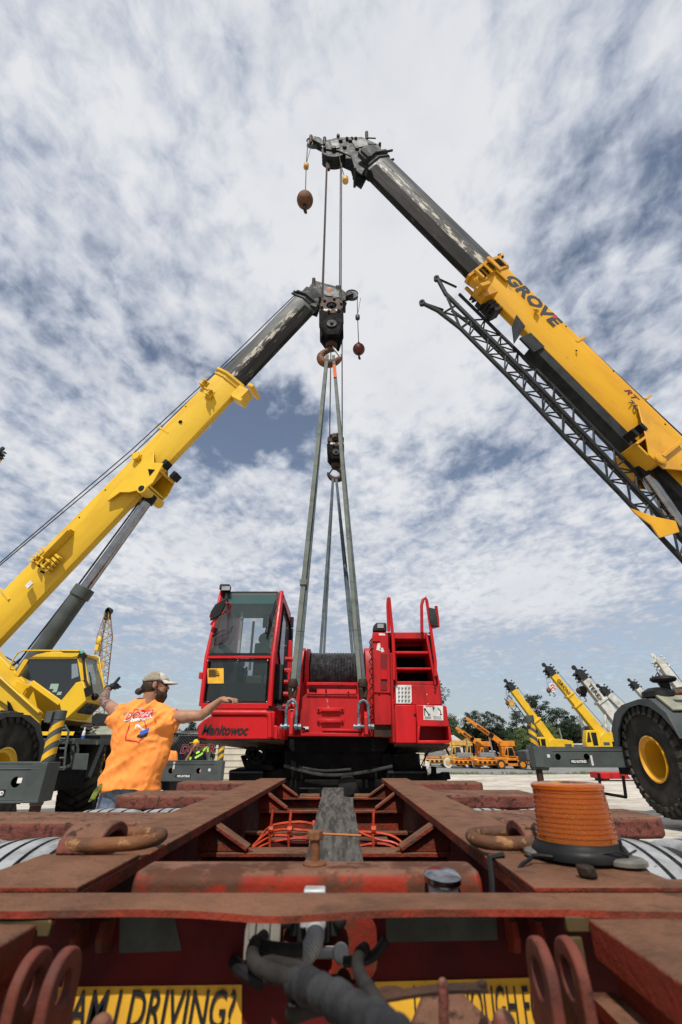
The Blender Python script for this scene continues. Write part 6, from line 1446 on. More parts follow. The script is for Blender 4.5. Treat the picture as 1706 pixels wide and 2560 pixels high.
# back plate with a rounded opening
yp = .945; zt = DZ-.013; zb_ = .66
def rr_pt(an, cx, cz, hx, hz, r):
    c, s_ = math.cos(an), math.sin(an)
    # superellipse-like rounded rectangle
    n_ = 5.0; k = (abs(c/hx)**n_+abs(s_/hz)**n_)**(-1/n_)
    return cx+c*k, cz+s_*k
c0 = WX  # noqa
pa = W(605,2400,yp); pb = W(945,2400,yp); ptp = W(775,2278,yp); pbt = W(775,2470,yp)
ocx, ocz = (pa.x+pb.x)/2, (ptp.z+pbt.z)/2; hx, hz = (pb.x-pa.x)/2, (ptp.z-pbt.z)/2
outer = []; inner = []; X0, X1 = -.60, .55
angs = sorted(set([2*math.pi*k/72 for k in range(72)]+[math.atan2(z-ocz, x-ocx) % (2*math.pi) for x in (X0,X1) for z in (zb_,zt)]))
for an in angs:
    c, s_ = math.cos(an), math.sin(an); m = 1e9
    if c > 1e-6: m = min(m, (X1-ocx)/c)
    if c < -1e-6: m = min(m, (X0-ocx)/c)
    if s_ > 1e-6: m = min(m, (zt-ocz)/s_)
    if s_ < -1e-6: m = min(m, (zb_-ocz)/s_)
    outer.append((ocx+c*m, yp, ocz+s_*m)); q = rr_pt(an, ocx, ocz, hx, hz, .03); inner.append((q[0], yp, q[1]))
mb = MB(); mb.holed(outer, inner, (0,.012,0)); mb.bx(X0,X1,yp,yp+.012,.2,zb_-.001)
bpl = mb.build('back_plate', paint('shade_darkened_red_plate', (.10,.005,.005,1), (.05,.004,.004,1), .7, scale=6, spot=(.03,.01,.008,1), sscale=24, samt=(.6,.68), spec=.2), tr)  # plate red darkened to stand in for the shade below the cross bar
def onplate(px, py, dy=.002): return W(px, py, yp-dy)
mb = MB(); mb.add([onplate(300,2290),onplate(438,2290),onplate(442,2316),onplate(455,2376),onplate(430,2378),onplate(298,2383)],[(0,1,2,3,4,5)]); mb.add([onplate(965,2270),onplate(1240,2270),onplate(1245,2350),onplate(966,2356)],[(0,1,2,3)]); mb.build('blank_data_plate', M['plac'], bpl)
# bumper stickers
mb = MB(); mb.add([onplate(120,2468),onplate(605,2462),onplate(604,2640),onplate(110,2640)],[(0,1,2,3)]); s1 = mb.build('bumper_sticker', M['stky'], bpl)
a = onplate(160,2566,.004); b = onplate(592,2566,.004)
sx_ = .69
textmb('HOW AM I DRIVING?', Vector((b.x-.005, a.y, onplate(590,2560).z-.004)), (1,0,0), (0,0,1), .060, off=.0008, shear=.12, sx=.62, align='RIGHT', depth=.001).build('lettering', M['txtk'], s1)
mb = MB(); mb.add([onplate(937,2455),onplate(1408,2442),onplate(1420,2640),onplate(937,2640)],[(0,1,2,3)]); s2 = mb.build('bumper_sticker', M['stky'], bpl)
textmb('110% ENOUGH FOR YOU?', Vector((onplate(1030,2560).x, a.y, onplate(590,2560).z-.002)), (1,0,0), (0,0,1), .064, off=.0006, sx=.37, depth=.001).build('lettering', M['txtk'], s2)
# hinge lugs
def lug(x, y, zc, ro, rh, depth, t, name='hinge_lug', mat=None):
    """upright plate in the yz plane with a rounded top and a pin hole"""
    outer = []; inner = []; zb2 = zc-depth
    N_ = 40; angs = sorted(set([2*math.pi*k/N_ for k in range(N_)]+[math.atan2(zb2-zc, s_*ro) % (2*math.pi) for s_ in (-1,1)]))
    for an in angs:
        c, s_ = math.cos(an), math.sin(an)
        if s_ >= 0: m = ro
        else:
            m = 1e9
            if abs(c) > 1e-6: m = min(m, ro/abs(c))
            m = min(m, (zb2-zc)/s_)
        outer.append((x-t/2, y+c*m, zc+s_*m)); inner.append((x-t/2, y+c*rh, zc+s_*rh))
    mb = MB(); mb.holed(outer, inner, (t,0,0)); return mb.build(name, mat or M['trlside'], tr, bevel=.003)
for px, xx in ((1345, .250), (1418, .287)): lug(xx, .765, .918, .038, .018, .45, .014, mat=M['lug'])
for xx in (-.345, -.383): lug(xx, .765, .908, .038, .018, .45, .014, mat=M['lug'])
for px in (188, 253, 1290, 1352):
    p = W(px, 2320, .90); mb = MB(); mb.extr([(p.x-.005,.905,.935),(p.x-.005,.898,.915),(p.x-.005,.905,.898),(p.x-.005,.944,.89),(p.x-.005,.944,.935)],(.010,0,0)); mb.build('small_lug', M['trl'], tr, bevel=.002)
# long arms reaching towards the camera on both sides
mb = MB(); mb.bx(.355,.75,-.6,.852,DZ-.052,DZ-.008); mb.bx(.372,.384,-.6,.84,DZ-.36,DZ-.053); mb.build('side_arm', M['trl'], tr, bevel=.003)
mb = MB(); mb.bx(-.85,-.435,-.6,.852,DZ-.060,DZ-.014); mb.bx(-.462,-.45,-.6,.84,DZ-.36,DZ-.061); mb.build('side_arm', M['trl'], tr, bevel=.003)
ymat = paint('yellow_brown_old_paint', (.075,.048,.016,1), (.035,.022,.011,1), .7, scale=14, spot=(.26,.15,.025,1), sscale=30, samt=(.60,.7))
mb = MB(); mb.bx(.325,.68,.856,.868,.935,.953); mb.bx(.318,.344,.856,.868,.80,.93); mb.bx(-.80,-.418,.856,.868,.93,.949); mb.build('shim_bracket', ymat, tr, bevel=.002)
mb = MB(); mb.bx(.345,.371,.70,.72,.60,.86); mb.bx(.335,.371,.72,.85,.86,.875); mb.build('red_angle', M['tank'], tr)
# D-rings with their straps
def dring(cx, cy, sx, nm):
    def loop(w, l, r):
        pts = []
        for k in range(40):
            t = 2*math.pi*k/40; c, s_ = math.cos(t), math.sin(t); n_ = 3.0
            kk = (abs(c/w)**n_+abs(s_/l)**n_)**(-1/n_); pts.append(Vector((cx+c*kk, cy+s_*kk, DZ+.026+.002*c)))
        return pts
    mb = MB(); mb.tube(loop(.098, .075, .012), .0135, 12, closed=True); o = mb.build('tie_down_ring', M['rustd' if sx else 'rust'], tr)
    mb = MB(); x = cx+(-.045 if nm else .045); pts = []
    for k in range(13):
        a = math.pi*k/12; pts.append((cy+.0+.075*math.cos(a)*1.1, DZ+.010+.050*math.sin(a)))
    pin = [(cy+(y-cy)*.74, DZ+.009+(z-DZ-.009)*.62) for y, z in pts]
    vs = []; fs = []
    for (y, z), (yi, zi) in zip(pts, pin): vs += [(x-.045,y,z),(x+.045,y,z),(x-.045,yi,zi),(x+.045,yi,zi)]
    for k in range(12):
        a = k*4; b = a+4; fs += [(a,a+1,b+1,b),(a+3,a+2,b+2,b+3),(a+2,a,b,b+2),(a+1,a+3,b+3,b+1)]
    fs += [(0,2,3,1),(48,49,51,50)]
    mb.add(vs, fs); mb.build('ring_strap', M['trlside'], o, bevel=.004)
dring(-.515, 1.265, 0, 1); dring(.405, 1.285, 0, 0)
mb = MB(); mb.tube([(XR+.02,1.16,DZ+.014),(XR-.012,1.15,DZ+.010),(XR-.02,1.12,DZ-.02),(XR-.03,1.10,DZ-.05)], .006, 6); mb.build('black_tie', M['blkp'], tr)
mb = MB(); mb.extr([(.415,.990,DZ+.010),(.430,.978,DZ+.010),(.445,.985,DZ+.010),(.44,1.005,DZ+.010),(.418,1.005,DZ+.010)],(-.004,0,.018)); mb.build('broken_weld_stub', M['rustd'], tr, bevel=.004)
# things behind the opening: red post, valve, sockets
mb = MB(); q = W(660,2300,1.03); mb.bx(q.x-.033,q.x+.030,1.03,1.054,.85,.93); mb.bx(q.x-.024,q.x-.012,1.02,1.03,.88,.93); mb.bx(q.x+.0,q.x+.012,1.02,1.03,.87,.93); mb.lathe([(.022,0),(.018,.03)], (q.x+.004,1.015,.87), (0,-.3,-1), 16)
mb.lathe([(.018,0),(.018,.012),(.022,.014),(.022,.022)], (q.x-.002,1.005,.852), (0,-.3,-1), 16); mb.build('air_valve', paint('dusty_valve_casting', (.26,.24,.21,1), (.15,.13,.11,1), .8, scale=16), tr, bevel=.003)
mb = MB(); q = W(785,2300,1.03); q.y = 1.03
mb.bx(q.x-.028,q.x+.028,1.02,1.054,.875,.925); mb.bx(q.x-.045,q.x-.028,1.03,1.054,.88,.925); mb.bx(q.x+.028,q.x+.045,1.03,1.054,.88,.925)
for s_ in (-1,1): mb.lathe([(.012,0),(.012,.014),(.006,.02)], (q.x+s_*.045,1.035,.905), (0,-1,0), 12)
mb.build('socket_box', M['blkp'], tr, bevel=.004)
mb = MB(); mb.bx(q.x-.022,q.x+.022,1.0,1.04,.900,.920); mb.bx(q.x-.050,q.x+.052,1.005,1.020,.860,.874); mb.lathe([(.014,-.01),(.014,.01)], (q.x-.045,1.01,.867), (0,-1,.3), 16); mb.lathe([(.014,-.01),(.014,.01)], (q.x+.047,1.01,.867), (0,-1,.3), 16); mb.build('cast_socket_flange', M['alum'], tr, bevel=.003)
mb = MB(); mb.bx(W(700,2265,.96).x+.05,W(760,2265,.96).x+.04,.955,1.03,DZ-.002,DZ+.0155) if False else None
mb.bx(q.x-.018,q.x+.020,1.01,1.04,DZ-.03,DZ-.010); mb.build('socket_lid', M['alum'], tr, bevel=.003)
def smooth_path(pts, it=3):
    P = [Vector(p) for p in pts]
    for _ in range(it):
        Q2 = [P[0]]
        for i in range(len(P)-1): Q2 += [P[i].lerp(P[i+1],.25), P[i].lerp(P[i+1],.75)]
        Q2.append(P[-1]); P = Q2
    return P
def w_(px, py, y): return W(px, py, y)
mb = MB(); pp = along(smooth_path([w_(788,2312,1.01),w_(790,2342,.985),w_(778,2372,.97),w_(757,2398,.965)]), 46)
mb.tube(pp, [.0155*(1 if i % 2 else .86) for i in range(46)], 16); mb.build('coiled_steel_sleeve', M['alum'], tr)
mb = MB(); mb.tube(smooth_path([w_(660,2340,.95),w_(648,2352,.93),w_(650,2366,.92),w_(700,2374,.92),w_(757,2376,.92)]), .0085, 14)
mb.tube(smooth_path([w_(640,2356,.93),w_(628,2385,.88),w_(640,2415,.84),w_(690,2435,.80),w_(745,2452,.76),w_(775,2470,.72)]), .0095, 16)
mb.tube(smooth_path([w_(650,2395,.9),w_(700,2408,.88),w_(760,2420,.82),w_(800,2450,.76)]), .0075, 14)
mb.build('rubber_hose', M['hoseb'], tr)
mb = MB(); mb.tube(smooth_path([w_(912,2372,.94),w_(897,2385,.90),w_(893,2420,.86),w_(910,2455,.80),w_(932,2490,.72),w_(950,2530,.66)]), .0088, 16); mb.build('grey_hose', M['hoseb'], tr)
PB_ = (smooth_path([w_(735,2458,.78),w_(780,2466,.72),w_(825,2490,.67),w_(870,2518,.62),w_(925,2552,.57),w_(990,2600,.52),w_(1070,2665,.46),w_(1190,2770,.38)]))
P_ = []; rs = []; base_ = along(PB_, 9*6+1)
for k in range(9):
    for j in range(7):
        i = k*6+j
        if i >= len(base_): break
        P_.append(base_[i]+(base_[min(i+1,len(base_)-1)]-base_[max(i-1,0)]).normalized()*(.0012 if j == 0 else 0)); rs.append((.0178 if k % 2 else .0160)-.0042*(j/6)+.0006*math.sin(i*2.3)+(-.006 if k == 0 and j == 0 else 0))
mb = MB(); mb.tube(P_, rs, 26); mb.build('wrapped_hose_bundle', M['hose'], tr, smooth=28)
mb = MB(); mb.extr([w_(800,2530,.72),w_(720,2515,.76),w_(740,2525,.8),w_(800,2490,.76)],(0,.02,0)); mb.tube(smooth_path([w_(735,2528,.80),w_(790,2505,.74),w_(830,2500,.7)]), .012, 12); mb.build('spare_hose_end', M['hoseb'], tr)
mb = MB(); mb.tube(smooth_path([w_(585,2405,.93),w_(600,2425,.90),w_(640,2450,.90),w_(660,2460,.9)]), .009, 8)
mb.extr([w_(575,2405,.935),w_(605,2420,.92),w_(620,2448,.92),w_(600,2442,.92)],(0,.01,0)); mb.tube(smooth_path([w_(860,2405,.94),w_(930,2400,.93),w_(965,2350,.93)]), .007, 8); mb.build('rubber_flap', M['blkp'], tr)
mb = MB(); mb.tube(smooth_path([w_(935,2492,.74),w_(965,2475,.75),w_(1000,2478,.75),w_(1010,2488,.74),w_(970,2492,.72),w_(940,2500,.72)]), .0045, 8); mb.tube(smooth_path([w_(940,2498,.72),w_(1030,2482,.72),w_(1130,2470,.72),w_(1218,2470,.72)]), .0048, 8); mb.tube([w_(1205,2455,.72),w_(1208,2478,.72)], .006, 8); mb.build('latch_rod', M['rustd'], tr)
mb = MB(); mb.tube([w_(1108,2462,.70),w_(1112,2600,.70)], .0058, 14); mb.ball(w_(1108,2462,.70), .0060); mb.tube([w_(1262,2562,.66),w_(1262,2660,.66)], .0115, 16); mb.ball(w_(1262,2562,.66), .0117); mb.tube([w_(252,2572,.66),w_(252,2660,.66)], .0115, 16); mb.ball(w_(252,2572,.66), .0117); mb.build('upright_pin', M['trlside'], tr)
mb = MB(); mb.extr([w_(1060,2490,.80),w_(1150,2480,.80),w_(1240,2570,.74),w_(1230,2640,.74),w_(1000,2640,.76),w_(1042,2540,.78)],(0,.012,0)); mb.build('rusty_latch_plate', M['trlside'], tr, bevel=.003)
# ---------------------------------------------------------------- timber plank
pl = MB(); n = 26; vs = []
for i in range(n+1):
    t = i/n; y = 1.42+(3.22-1.42)*t; z = .868+(.957-.868)*t
    w0 = -.092+.006*noise.noise(Vector((t*7,0,1))); w1 = .078+.007*noise.noise(Vector((t*7,3,1)))
    if t > .80: w1 -= .045
    cx_ = -.012-.005*t
    vs += [(cx_+w0,y,z),(cx_+w1,y,z+.003*noise.noise(Vector((t*9,0,8)))),(cx_+w1,y,z-.05),(cx_+w0,y,z-.05)]
fs = []
for i in range(n):
    for k in range(4): fs.append((i*4+k, i*4+(k+1) % 4, (i+1)*4+(k+1) % 4, (i+1)*4+k))
fs += [(3,2,1,0), tuple(n*4+k for k in range(4))]
pl.add(vs, fs); pk = thing('timber_plank', (0,2.3,.85), 'weathered grey timber plank lying lengthwise in the middle of the trailer', 'plank')
pl.build('board', M['wood'], pk, bevel=.003, smooth=30)
mb = MB(); a = Vector((-.108,1.98,.899)); b = Vector((.071,1.94,.898)); mb.beam(a, b, .010, .003); mb.beam(a, a-Vector((0,0,.06)), .010, .003); mb.build('orange_strap', paint('orange_strap', (.62,.20,.05,1), None, .6), pk)
# ---------------------------------------------------------------- amber beacon
bc = Vector((.487, 1.145, DZ+.012)); be = thing('warning_beacon', bc, 'amber ribbed warning beacon standing on the right rail of the trailer', 'beacon light')
prof = [(.0765,.030)]; zz = .030; k = 0
while zz < .128:
    q_ = .0755-.0006*k; prof += [(q_,zz),(q_+.0014,zz+.0008),(q_+.0014,zz+.0016),(q_,zz+.0024),(q_-.0003,zz+.0086)]; zz += (.0090 if k % 4 else .0104); k += 1
prof += [(.0685,.130),(.0715,.1315),(.0718,.1385),(.068,.142),(.050,.1440),(.001,.1450)]
lensm = MB(); lensm.lathe([(r+.001,.030+(h-.030)*.90) for r, h in prof], bc, (0,0,1), 72, caps=False); lens = lensm.build('lens', M['amber'], be, smooth=50); sd_ = lens.modifiers.new('s', 'SOLIDIFY'); sd_.thickness = .0028; sd_.offset = -1
# vertical inner prisms
mb = MB()
ring_ = [bc+Vector(((.0615+.0012*(k % 2))*math.cos(math.pi*k/60), (.0615+.0012*(k % 2))*math.sin(math.pi*k/60), .033)) for k in range(120)]
mb.add(ring_+[p+Vector((0,0,.083)) for p in ring_], [(k,(k+1)%120,120+(k+1)%120,120+k) for k in range(120)])
mb.build('fluted_inner_lens', M['amber2'], lens, smooth=0)
mb = MB().lathe([(.052,.02),(.052,.03),(.020,.034),(.018,.07),(.026,.075),(.026,.09),(.001,.095)], bc, (0,0,1), 32); mb.lathe([(.0001,.0),(.032,.025),(.036,.045)], bc+Vector((0,.01,.05)), (0,-1,.2), 24, caps=False); mb.build('reflector', M['chrome'], be)
MB().lathe([(.083,.0),(.090,.004),(.091,.014),(.086,.022),(.079,.026),(.078,.031),(.066,.031)], bc, (0,0,1), 56).build('rubber_base', M['blkp'], be, smooth=50)
mb = MB()
for dx, dy in ((.055,-.070),(-.068,.02)): mb.lathe([(.033,0),(.037,.002),(.037,.008),(.031,.012),(.001,.0125)], bc+Vector((dx,dy,.0005)), (0,0,1), 32)
mg = mb.build('magnet_foot', paint('worn_magnet_steel', (.20,.19,.165,1), (.12,.11,.095,1), .45, metal=.3, scale=20), be, smooth=30)
mb = MB().cyl(bc+Vector((.055,-.070,.011)), bc+Vector((.052,-.070,.040)), .0035, 8); mb.lathe([(.008,0),(.008,.005)], bc+Vector((.055,-.070,.012)), (0,0,1), 6); mb.tube([bc+Vector((.0,-.085,.02)),bc+Vector((.03,-.090,.024)),bc+Vector((.055,-.082,.018)),bc+Vector((.09,-.05,.02))], .0018, 6); mb.build('stud', M['blkp'], mg)
mb = MB().tube(smooth_path([bc+Vector((-.075,-.05,.010)),bc+Vector((-.11,-.04,.012)),bc+Vector((-.125,-.06,.006)),bc+Vector((-.15,-.07,.0)),bc+Vector((-.165,-.085,-.03))]), .0035, 8); mb.build('wire', M['blkp'], be)
# ================================================================ people
def remeshed(name, mb, mat, parent, vox, smooth_it=6, disp=None):
    o = mb.build(name, mat, parent, smooth=0)
    r = o.modifiers.new('r', 'REMESH'); r.mode = 'VOXEL'; r.voxel_size = vox; r.use_smooth_shade = True
    s = o.modifiers.new('s', 'SMOOTH'); s.iterations = smooth_it; s.factor = .5
    bpy.context.view_layer.update()
    me = bpy.data.meshes.new_from_object(o.evaluated_get(bpy.context.evaluated_depsgraph_get()))
    o.modifiers.clear(); old = o.data; o.data = me; me.name = name
    for f in me.polygons: f.use_smooth = True
    if disp:
        nn = [v.normal.copy() for v in me.vertices]
        for v, n_ in zip(me.vertices, nn): v.co += n_*disp(v.co)
    if not me.materials:
        for m in (mat if isinstance(mat, list) else [mat]): me.materials.append(m)
    return o
def basis(u, v, w): return Matrix((u, v, w)).transposed()
Y0 = 4.42
wk = thing('person', (-1.80, Y0, 0), 'bearded worker in orange printed t-shirt and tan cap with both arms stretched out', 'person')
hc = W(391, 1713, Y0); 
neck0 = W(374, 1757, Y0+.02); chest = W(345,1810,Y0+.02); 
shR = W(440,1792,Y0-.02); shL_ = W(290,1778,Y0+.02); elR = W(503,1789,Y0-.05); wrR = W(552,1750,Y0-.10)
elL = W(259,1752,Y0+.22); wrL = W(270,1722,Y0+.50); hipc = Vector((-1.80,Y0+.03,.90))
def hand(mb, wr, d, down, thumbdir, curls, spread=.018, L=.085):
    """palm, four jointed fingers and a thumb"""
    d = d.normalized(); side = d.cross(down).normalized(); dn = side.cross(d).normalized()
    if dn.dot(down) < 0: dn = -dn
    palm = wr+d*.085
    mb.cap(wr, .027, wr+d*.03, .029); 
    for s_ in (-.026,-.009,.009,.026): mb.cap(wr+d*.02+side*s_*.7, .017, palm+side*s_, .0145)
    lens_ = (.066,.080,.076,.058)
    for k, s_ in enumerate((-.030,-.010,.010,.029)):
        c = curls[k]; p = palm+side*s_+d*.004; L_ = lens_[k]; q = p+(d*math.cos(c*.5)+dn*math.sin(c*.5)+side*s_*2)*L_*.48; r2 = q+(d*math.cos(c*1.2)+dn*math.sin(c*1.2)).normalized()*L_*.32; r3 = r2+(d*math.cos(c*1.8)+dn*math.sin(c*1.8)).normalized()*L_*.24
        mb.cap(p, .0105, q, .0092, 10); mb.cap(q, .0092, r2, .0082, 10); mb.cap(r2, .0082, r3, .0068, 10)
    t0 = wr+d*.035+thumbdir*.024; t1 = t0+(d*.5+thumbdir*.75).normalized()*.042; t2 = t1+(d*.8+thumbdir*.35+dn*.2).normalized()*.032
    mb.cap(t0, .014, t1, .0115, 10); mb.cap(t1, .0115, t2, .0088, 10)
face = Vector((1,.30,-.03)).normalized(); fs_ = face.cross(Vector((0,0,1))).normalized(); fu = fs_.cross(face)
B_ = basis(face, -fs_, fu)       # columns: forward, left, up
def hp(f, l, u): return hc+face*f-fs_*l+fu*u
mb = MB()
mb.ball(hp(-.012,0,.02), (.098,.077,.098), B_.to_3x3(), 24, 16); mb.ball(hp(.040,0,-.035), (.060,.058,.080), B_, 20, 12); mb.ball(hp(.055,0,-.085), (.035,.042,.03), B_)
mb.cap(hp(.088,0,.012), .010, hp(.110,0,-.022), .013, 10); mb.ball(hp(.094,0,.045), (.014,.05,.012), B_); mb.ball(hp(.092,0,-.052), (.012,.025,.008), B_); mb.ball(hp(.090,0,-.063), (.013,.022,.008), B_)
for s_ in (-1,1): mb.ball(hp(.076,s_*.035,-.015), (.02,.02,.022), B_)
for s_ in (-1,1): mb.ball(hp(-.008,s_*.076,-.005), (.020,.010,.032), B_); mb.ball(hp(-.004,s_*.080,.012), (.016,.008,.016), B_)
mb.cap(neck0-Vector((0,0,.05)), .070, hp(-.03,0,-.06), .060)
mb.cap(neck0-Vector((0,0,.04)), .07, shR-Vector((.05,0,.0)), .055); mb.cap(neck0-Vector((0,0,.04)), .07, shL_+Vector((.05,0,0)), .055)
mb.ball(chest, (.19,.12,.20)); mb.ball(hipc+Vector((0,0,.2)), (.17,.115,.22)); mb.ball(hipc, (.175,.12,.13))
mb.cap(shR-Vector((.03,0,0)), .058, elR, .044); mb.cap(shR.lerp(elR,.3)+Vector((0,0,-.01)), .052, shR.lerp(elR,.7), .046); mb.cap(elR, .041, elR.lerp(wrR,.35)+Vector((0,0,-.004)), .042); mb.cap(elR.lerp(wrR,.35), .041, wrR, .025)
mb.cap(shL_, .056, elL, .044); mb.cap(elL, .044, elL.lerp(wrL,.35), .045); mb.cap(elL.lerp(wrL,.35), .043, wrL, .029)
for s_ in (-1, 1):
    k0 = hipc+Vector((s_*.09,0,-.05)); k1 = Vector((-1.80+s_*.13,Y0+.02,.48)); k2 = Vector((-1.80+s_*.15,Y0+.06,.09))
    mb.cap(k0, .088, k1, .058); mb.cap(k1, .056, k1.lerp(k2,.35), .056); mb.cap(k1.lerp(k2,.35), .054, k2, .038); mb.cap(k2-Vector((0,-.04,.04)), .04, k2+Vector((s_*.03,.15,-.06)), .032)
dR = W(585,1765,Y0-.16)-wrR
hand(mb, wrR, Vector((.93,-.12,.10)), Vector((.1,.0,-1)), Vector((.1,-1,-.35)).normalized(), (1.0,.85,.55,.25))
tatm = paint('skin_with_left_arm_tattoo', (.40,.205,.125,1), (.31,.145,.09,1), .5, scale=9, spec=.35)
def addtattoo(m):
    N = m.node_tree.nodes; L = m.node_tree.links; Bp = N['Principled BSDF']; src = Bp.inputs['Base Color'].links[0].from_socket
    tc = N.new('ShaderNodeTexCoord'); sp = N.new('ShaderNodeSeparateXYZ'); L.new(tc.outputs['Object'], sp.inputs[0])
    mr = N.new('ShaderNodeMapRange'); mr.inputs[1].default_value = -.30; mr.inputs[2].default_value = -.34; L.new(sp.outputs['X'], mr.inputs[0])
    n = N.new('ShaderNodeTexNoise'); n.inputs['Scale'].default_value = 30; n.inputs['Detail'].default_value = 3; n.inputs['Distortion'].default_value = 1.6; L.new(tc.outputs['Object'], n.inputs['Vector'])
    r = N.new('ShaderNodeMapRange'); r.inputs[1].default_value = .44; r.inputs[2].default_value = .52; L.new(n.outputs['Fac'], r.inputs[0])
    mu = N.new('ShaderNodeMath'); mu.operation = 'MULTIPLY'; L.new(mr.outputs[0], mu.inputs[0]); L.new(r.outputs[0], mu.inputs[1])
    x = N.new('ShaderNodeMix'); x.data_type = 'RGBA'; L.new(mu.outputs[0], x.inputs['Factor']); L.new(src, x.inputs[6]); x.inputs[7].default_value = (.05,.048,.05,1); L.new(x.outputs[2], Bp.inputs['Base Color'])
addtattoo(tatm)
body = remeshed('body', mb, tatm, wk, .0075, 4)
# gloved left hand
mb = MB(); hand(mb, wrL+Vector((0,0,.0)), Vector((.18,.85,.25)), Vector((.4,0,-1)), Vector((.35,.1,.95)).normalized(), (.35,.3,.35,.4)); 
for v in mb.v: pass
mb.cap(wrL+Vector((0,.08,.035)), .030, wrL+Vector((.02,.14,.045)), .026); mb.cap(wrL+Vector((.025,.05,.04)), .017, wrL+Vector((.045,.10,.115)), .015); mb.cap(wrL-Vector((0,.01,0)), .034, wrL+Vector((0,.02,.005)), .034)
remeshed('glove', mb, M['glv'], wk, .006, 3)
# shirt: torso and sleeves grown together
mb = MB(); hemL, hemR = W(252,1965,Y0), W(392,1972,Y0)
def ringpts(cx, cy, z, rx, ry, tilt=0, n=28): return [Vector((cx+rx*math.cos(2*math.pi*k/n), cy+ry*math.sin(2*math.pi*k/n), z+tilt*math.cos(2*math.pi*k/n))) for k in range(n)]
levels = [(.855,252,398,.165),(.93,250,402,.168),(1.02,258,412,.165),(1.12,268,424,.160),(1.22,274,432,.158),(1.32,280,438,.150),(1.40,284,442,.140)]
vs = []
def xat(px, z):     # x on the plane Y0 at height z for image column px
    d = Y0*CP+(z-H)*SP; return (px-853)/FL*d
rings = []
for z, pl_, pr_, ry in levels:
    x0, x1 = xat(pl_, z), xat(pr_, z); rings.append(ringpts((x0+x1)/2, Y0+.02+(.0 if z > 1 else -.01), z, (x1-x0)/2, ry, tilt=.0))
rings.append(ringpts(chest.x+.03, Y0+.03, 1.47, .19, .11)); rings.append(ringpts(neck0.x, Y0+.03, neck0.z+.03, .088, .080, -.01))
n = 28; vs = [p for r_ in rings for p in r_]; fs = []
for i in range(len(rings)-1):
    for k in range(n): fs.append((i*n+k, i*n+(k+1) % n, (i+1)*n+(k+1) % n, (i+1)*n+k))
fs += [tuple(range(n-1,-1,-1)), tuple((len(rings)-1)*n+k for k in range(n))]
mb.add(vs, fs)
slR = shR.lerp(elR, .06)+Vector((0,0,-.025)); slL = W(279,1793,Y0+.06)
mb.cap(neck0-Vector((.0,0,.045)), .098, shR-Vector((.05,0,.02)), .092); mb.cap(neck0-Vector((0,0,.045)), .098, shL_+Vector((.05,0,-.02)), .088)
def cone(mb, p0, r0, p1, r1, fl=1.0): mb.lathe([(r0,0),(r1,(p1-p0).length)], p0, p1-p0, 20)
cone(mb, shR-Vector((.14,0,.05)), .125, slR+Vector((.0,0,.0)), .108); cone(mb, shL_+Vector((.12,0,-.07)), .12, slL+Vector((-.01,.03,.01)), .090)
def folds(co):
    p = co; z = co.z
    a = noise.noise(Vector((p.x*2.0+p.z*4.0, p.y*3, p.z*7.5-p.x*4.5)))
    b = noise.noise(Vector((p.x*7.0-p.z*2.5+5, p.y*6, p.z*3.2)))
    low = max(0, min(1, (1.22-z)/.32)); up = max(0, min(1, (z-1.1)/.3))
    ridge = (1-abs(a)*2.4)
    f2 = 1-abs(noise.noise(Vector((p.x*9-p.z*9+3, p.y*7, p.z*4+p.x*5))))*2.6
    c3 = 1-abs(noise.noise(Vector((p.x*14+p.z*10, p.y*8, p.z*11-p.x*8))))*3
    return .024*ridge*low+.014*b+.018*f2*up*.8+.012*a+.0045*c3-.012
shirt = remeshed('t_shirt', mb, M['shirt'], wk, .0085, 9, folds)
def bvh(o):
    dg = bpy.context.evaluated_depsgraph_get(); return BVHTree.FromObject(o, dg)
off = Vector(wk.location)
bpy.context.view_layer.update(); BV = bvh(shirt)
def proj(mb, pts_fn=None, dist=.003, sub=.03):
    """lay a flat print on the back of the shirt along the view direction of its front (+y)"""
    bm = bmesh.new(); vv = [bm.verts.new(v) for v in mb.v]
    for f in mb.f:
        try: bm.faces.new([vv[i] for i in f])
        except ValueError: pass
    bmesh.ops.triangulate(bm, faces=bm.faces)
    for _ in range(3):
        es = [e for e in bm.edges if e.calc_length() > sub]
        if not es: break
        bmesh.ops.subdivide_edges(bm, edges=es, cuts=1); bmesh.ops.triangulate(bm, faces=bm.faces)
    for v in bm.verts:
        h = BV.ray_cast(v.co-off+Vector((0,-1.0,0)), Vector((0,1,0)))
        if h[0] is not None: v.co = h[0]+off+Vector((0,-dist,0))
    m2 = MB(); bm.verts.index_update(); m2.add([v.co.copy() for v in bm.verts], [[v.index for v in f.verts] for f in bm.faces]); bm.free(); return m2
def T(px, py): return W(px, py, Y0-.15)
ux = (T(378,1780)-T(305,1790)).normalized()
def prt(name, mb, mat, d, par=shirt): return proj(mb, dist=d, sub=.02).build(name, mat, par, smooth=0)
def line2(mb, pts, w):
    P = [T(*p) for p in pts]
    for a, b in zip(P, P[1:]):
        d = (b-a).normalized(); nrm = Vector((-d.z,0,d.x)); mb.add([a-nrm*w/2, b-nrm*w/2, b+nrm*w/2, a+nrm*w/2], [(0,1,2,3)])
mb = MB(); line2(mb, [(329,1783),(330,1772),(354,1774),(352,1786)], .008); line2(mb, [(322,1806),(319,1820),(313,1835),(311,1850),(340,1853),(346,1857),(348,1851),(356,1847),(357,1832)], .008); line2(mb, [(356,1800),(363,1815),(362,1822)], .007); prt('map_outline', mb, M['txtr'], .0035)
uy = Vector((0,0,1)); 
mb = textmb('DOZER', T(308,1800)+Vector((.0,0,-.004)), ux, uy, .084, off=.006, shear=.25, sx=.80); prt('lettering_border', mb, M['txtw'], .005)
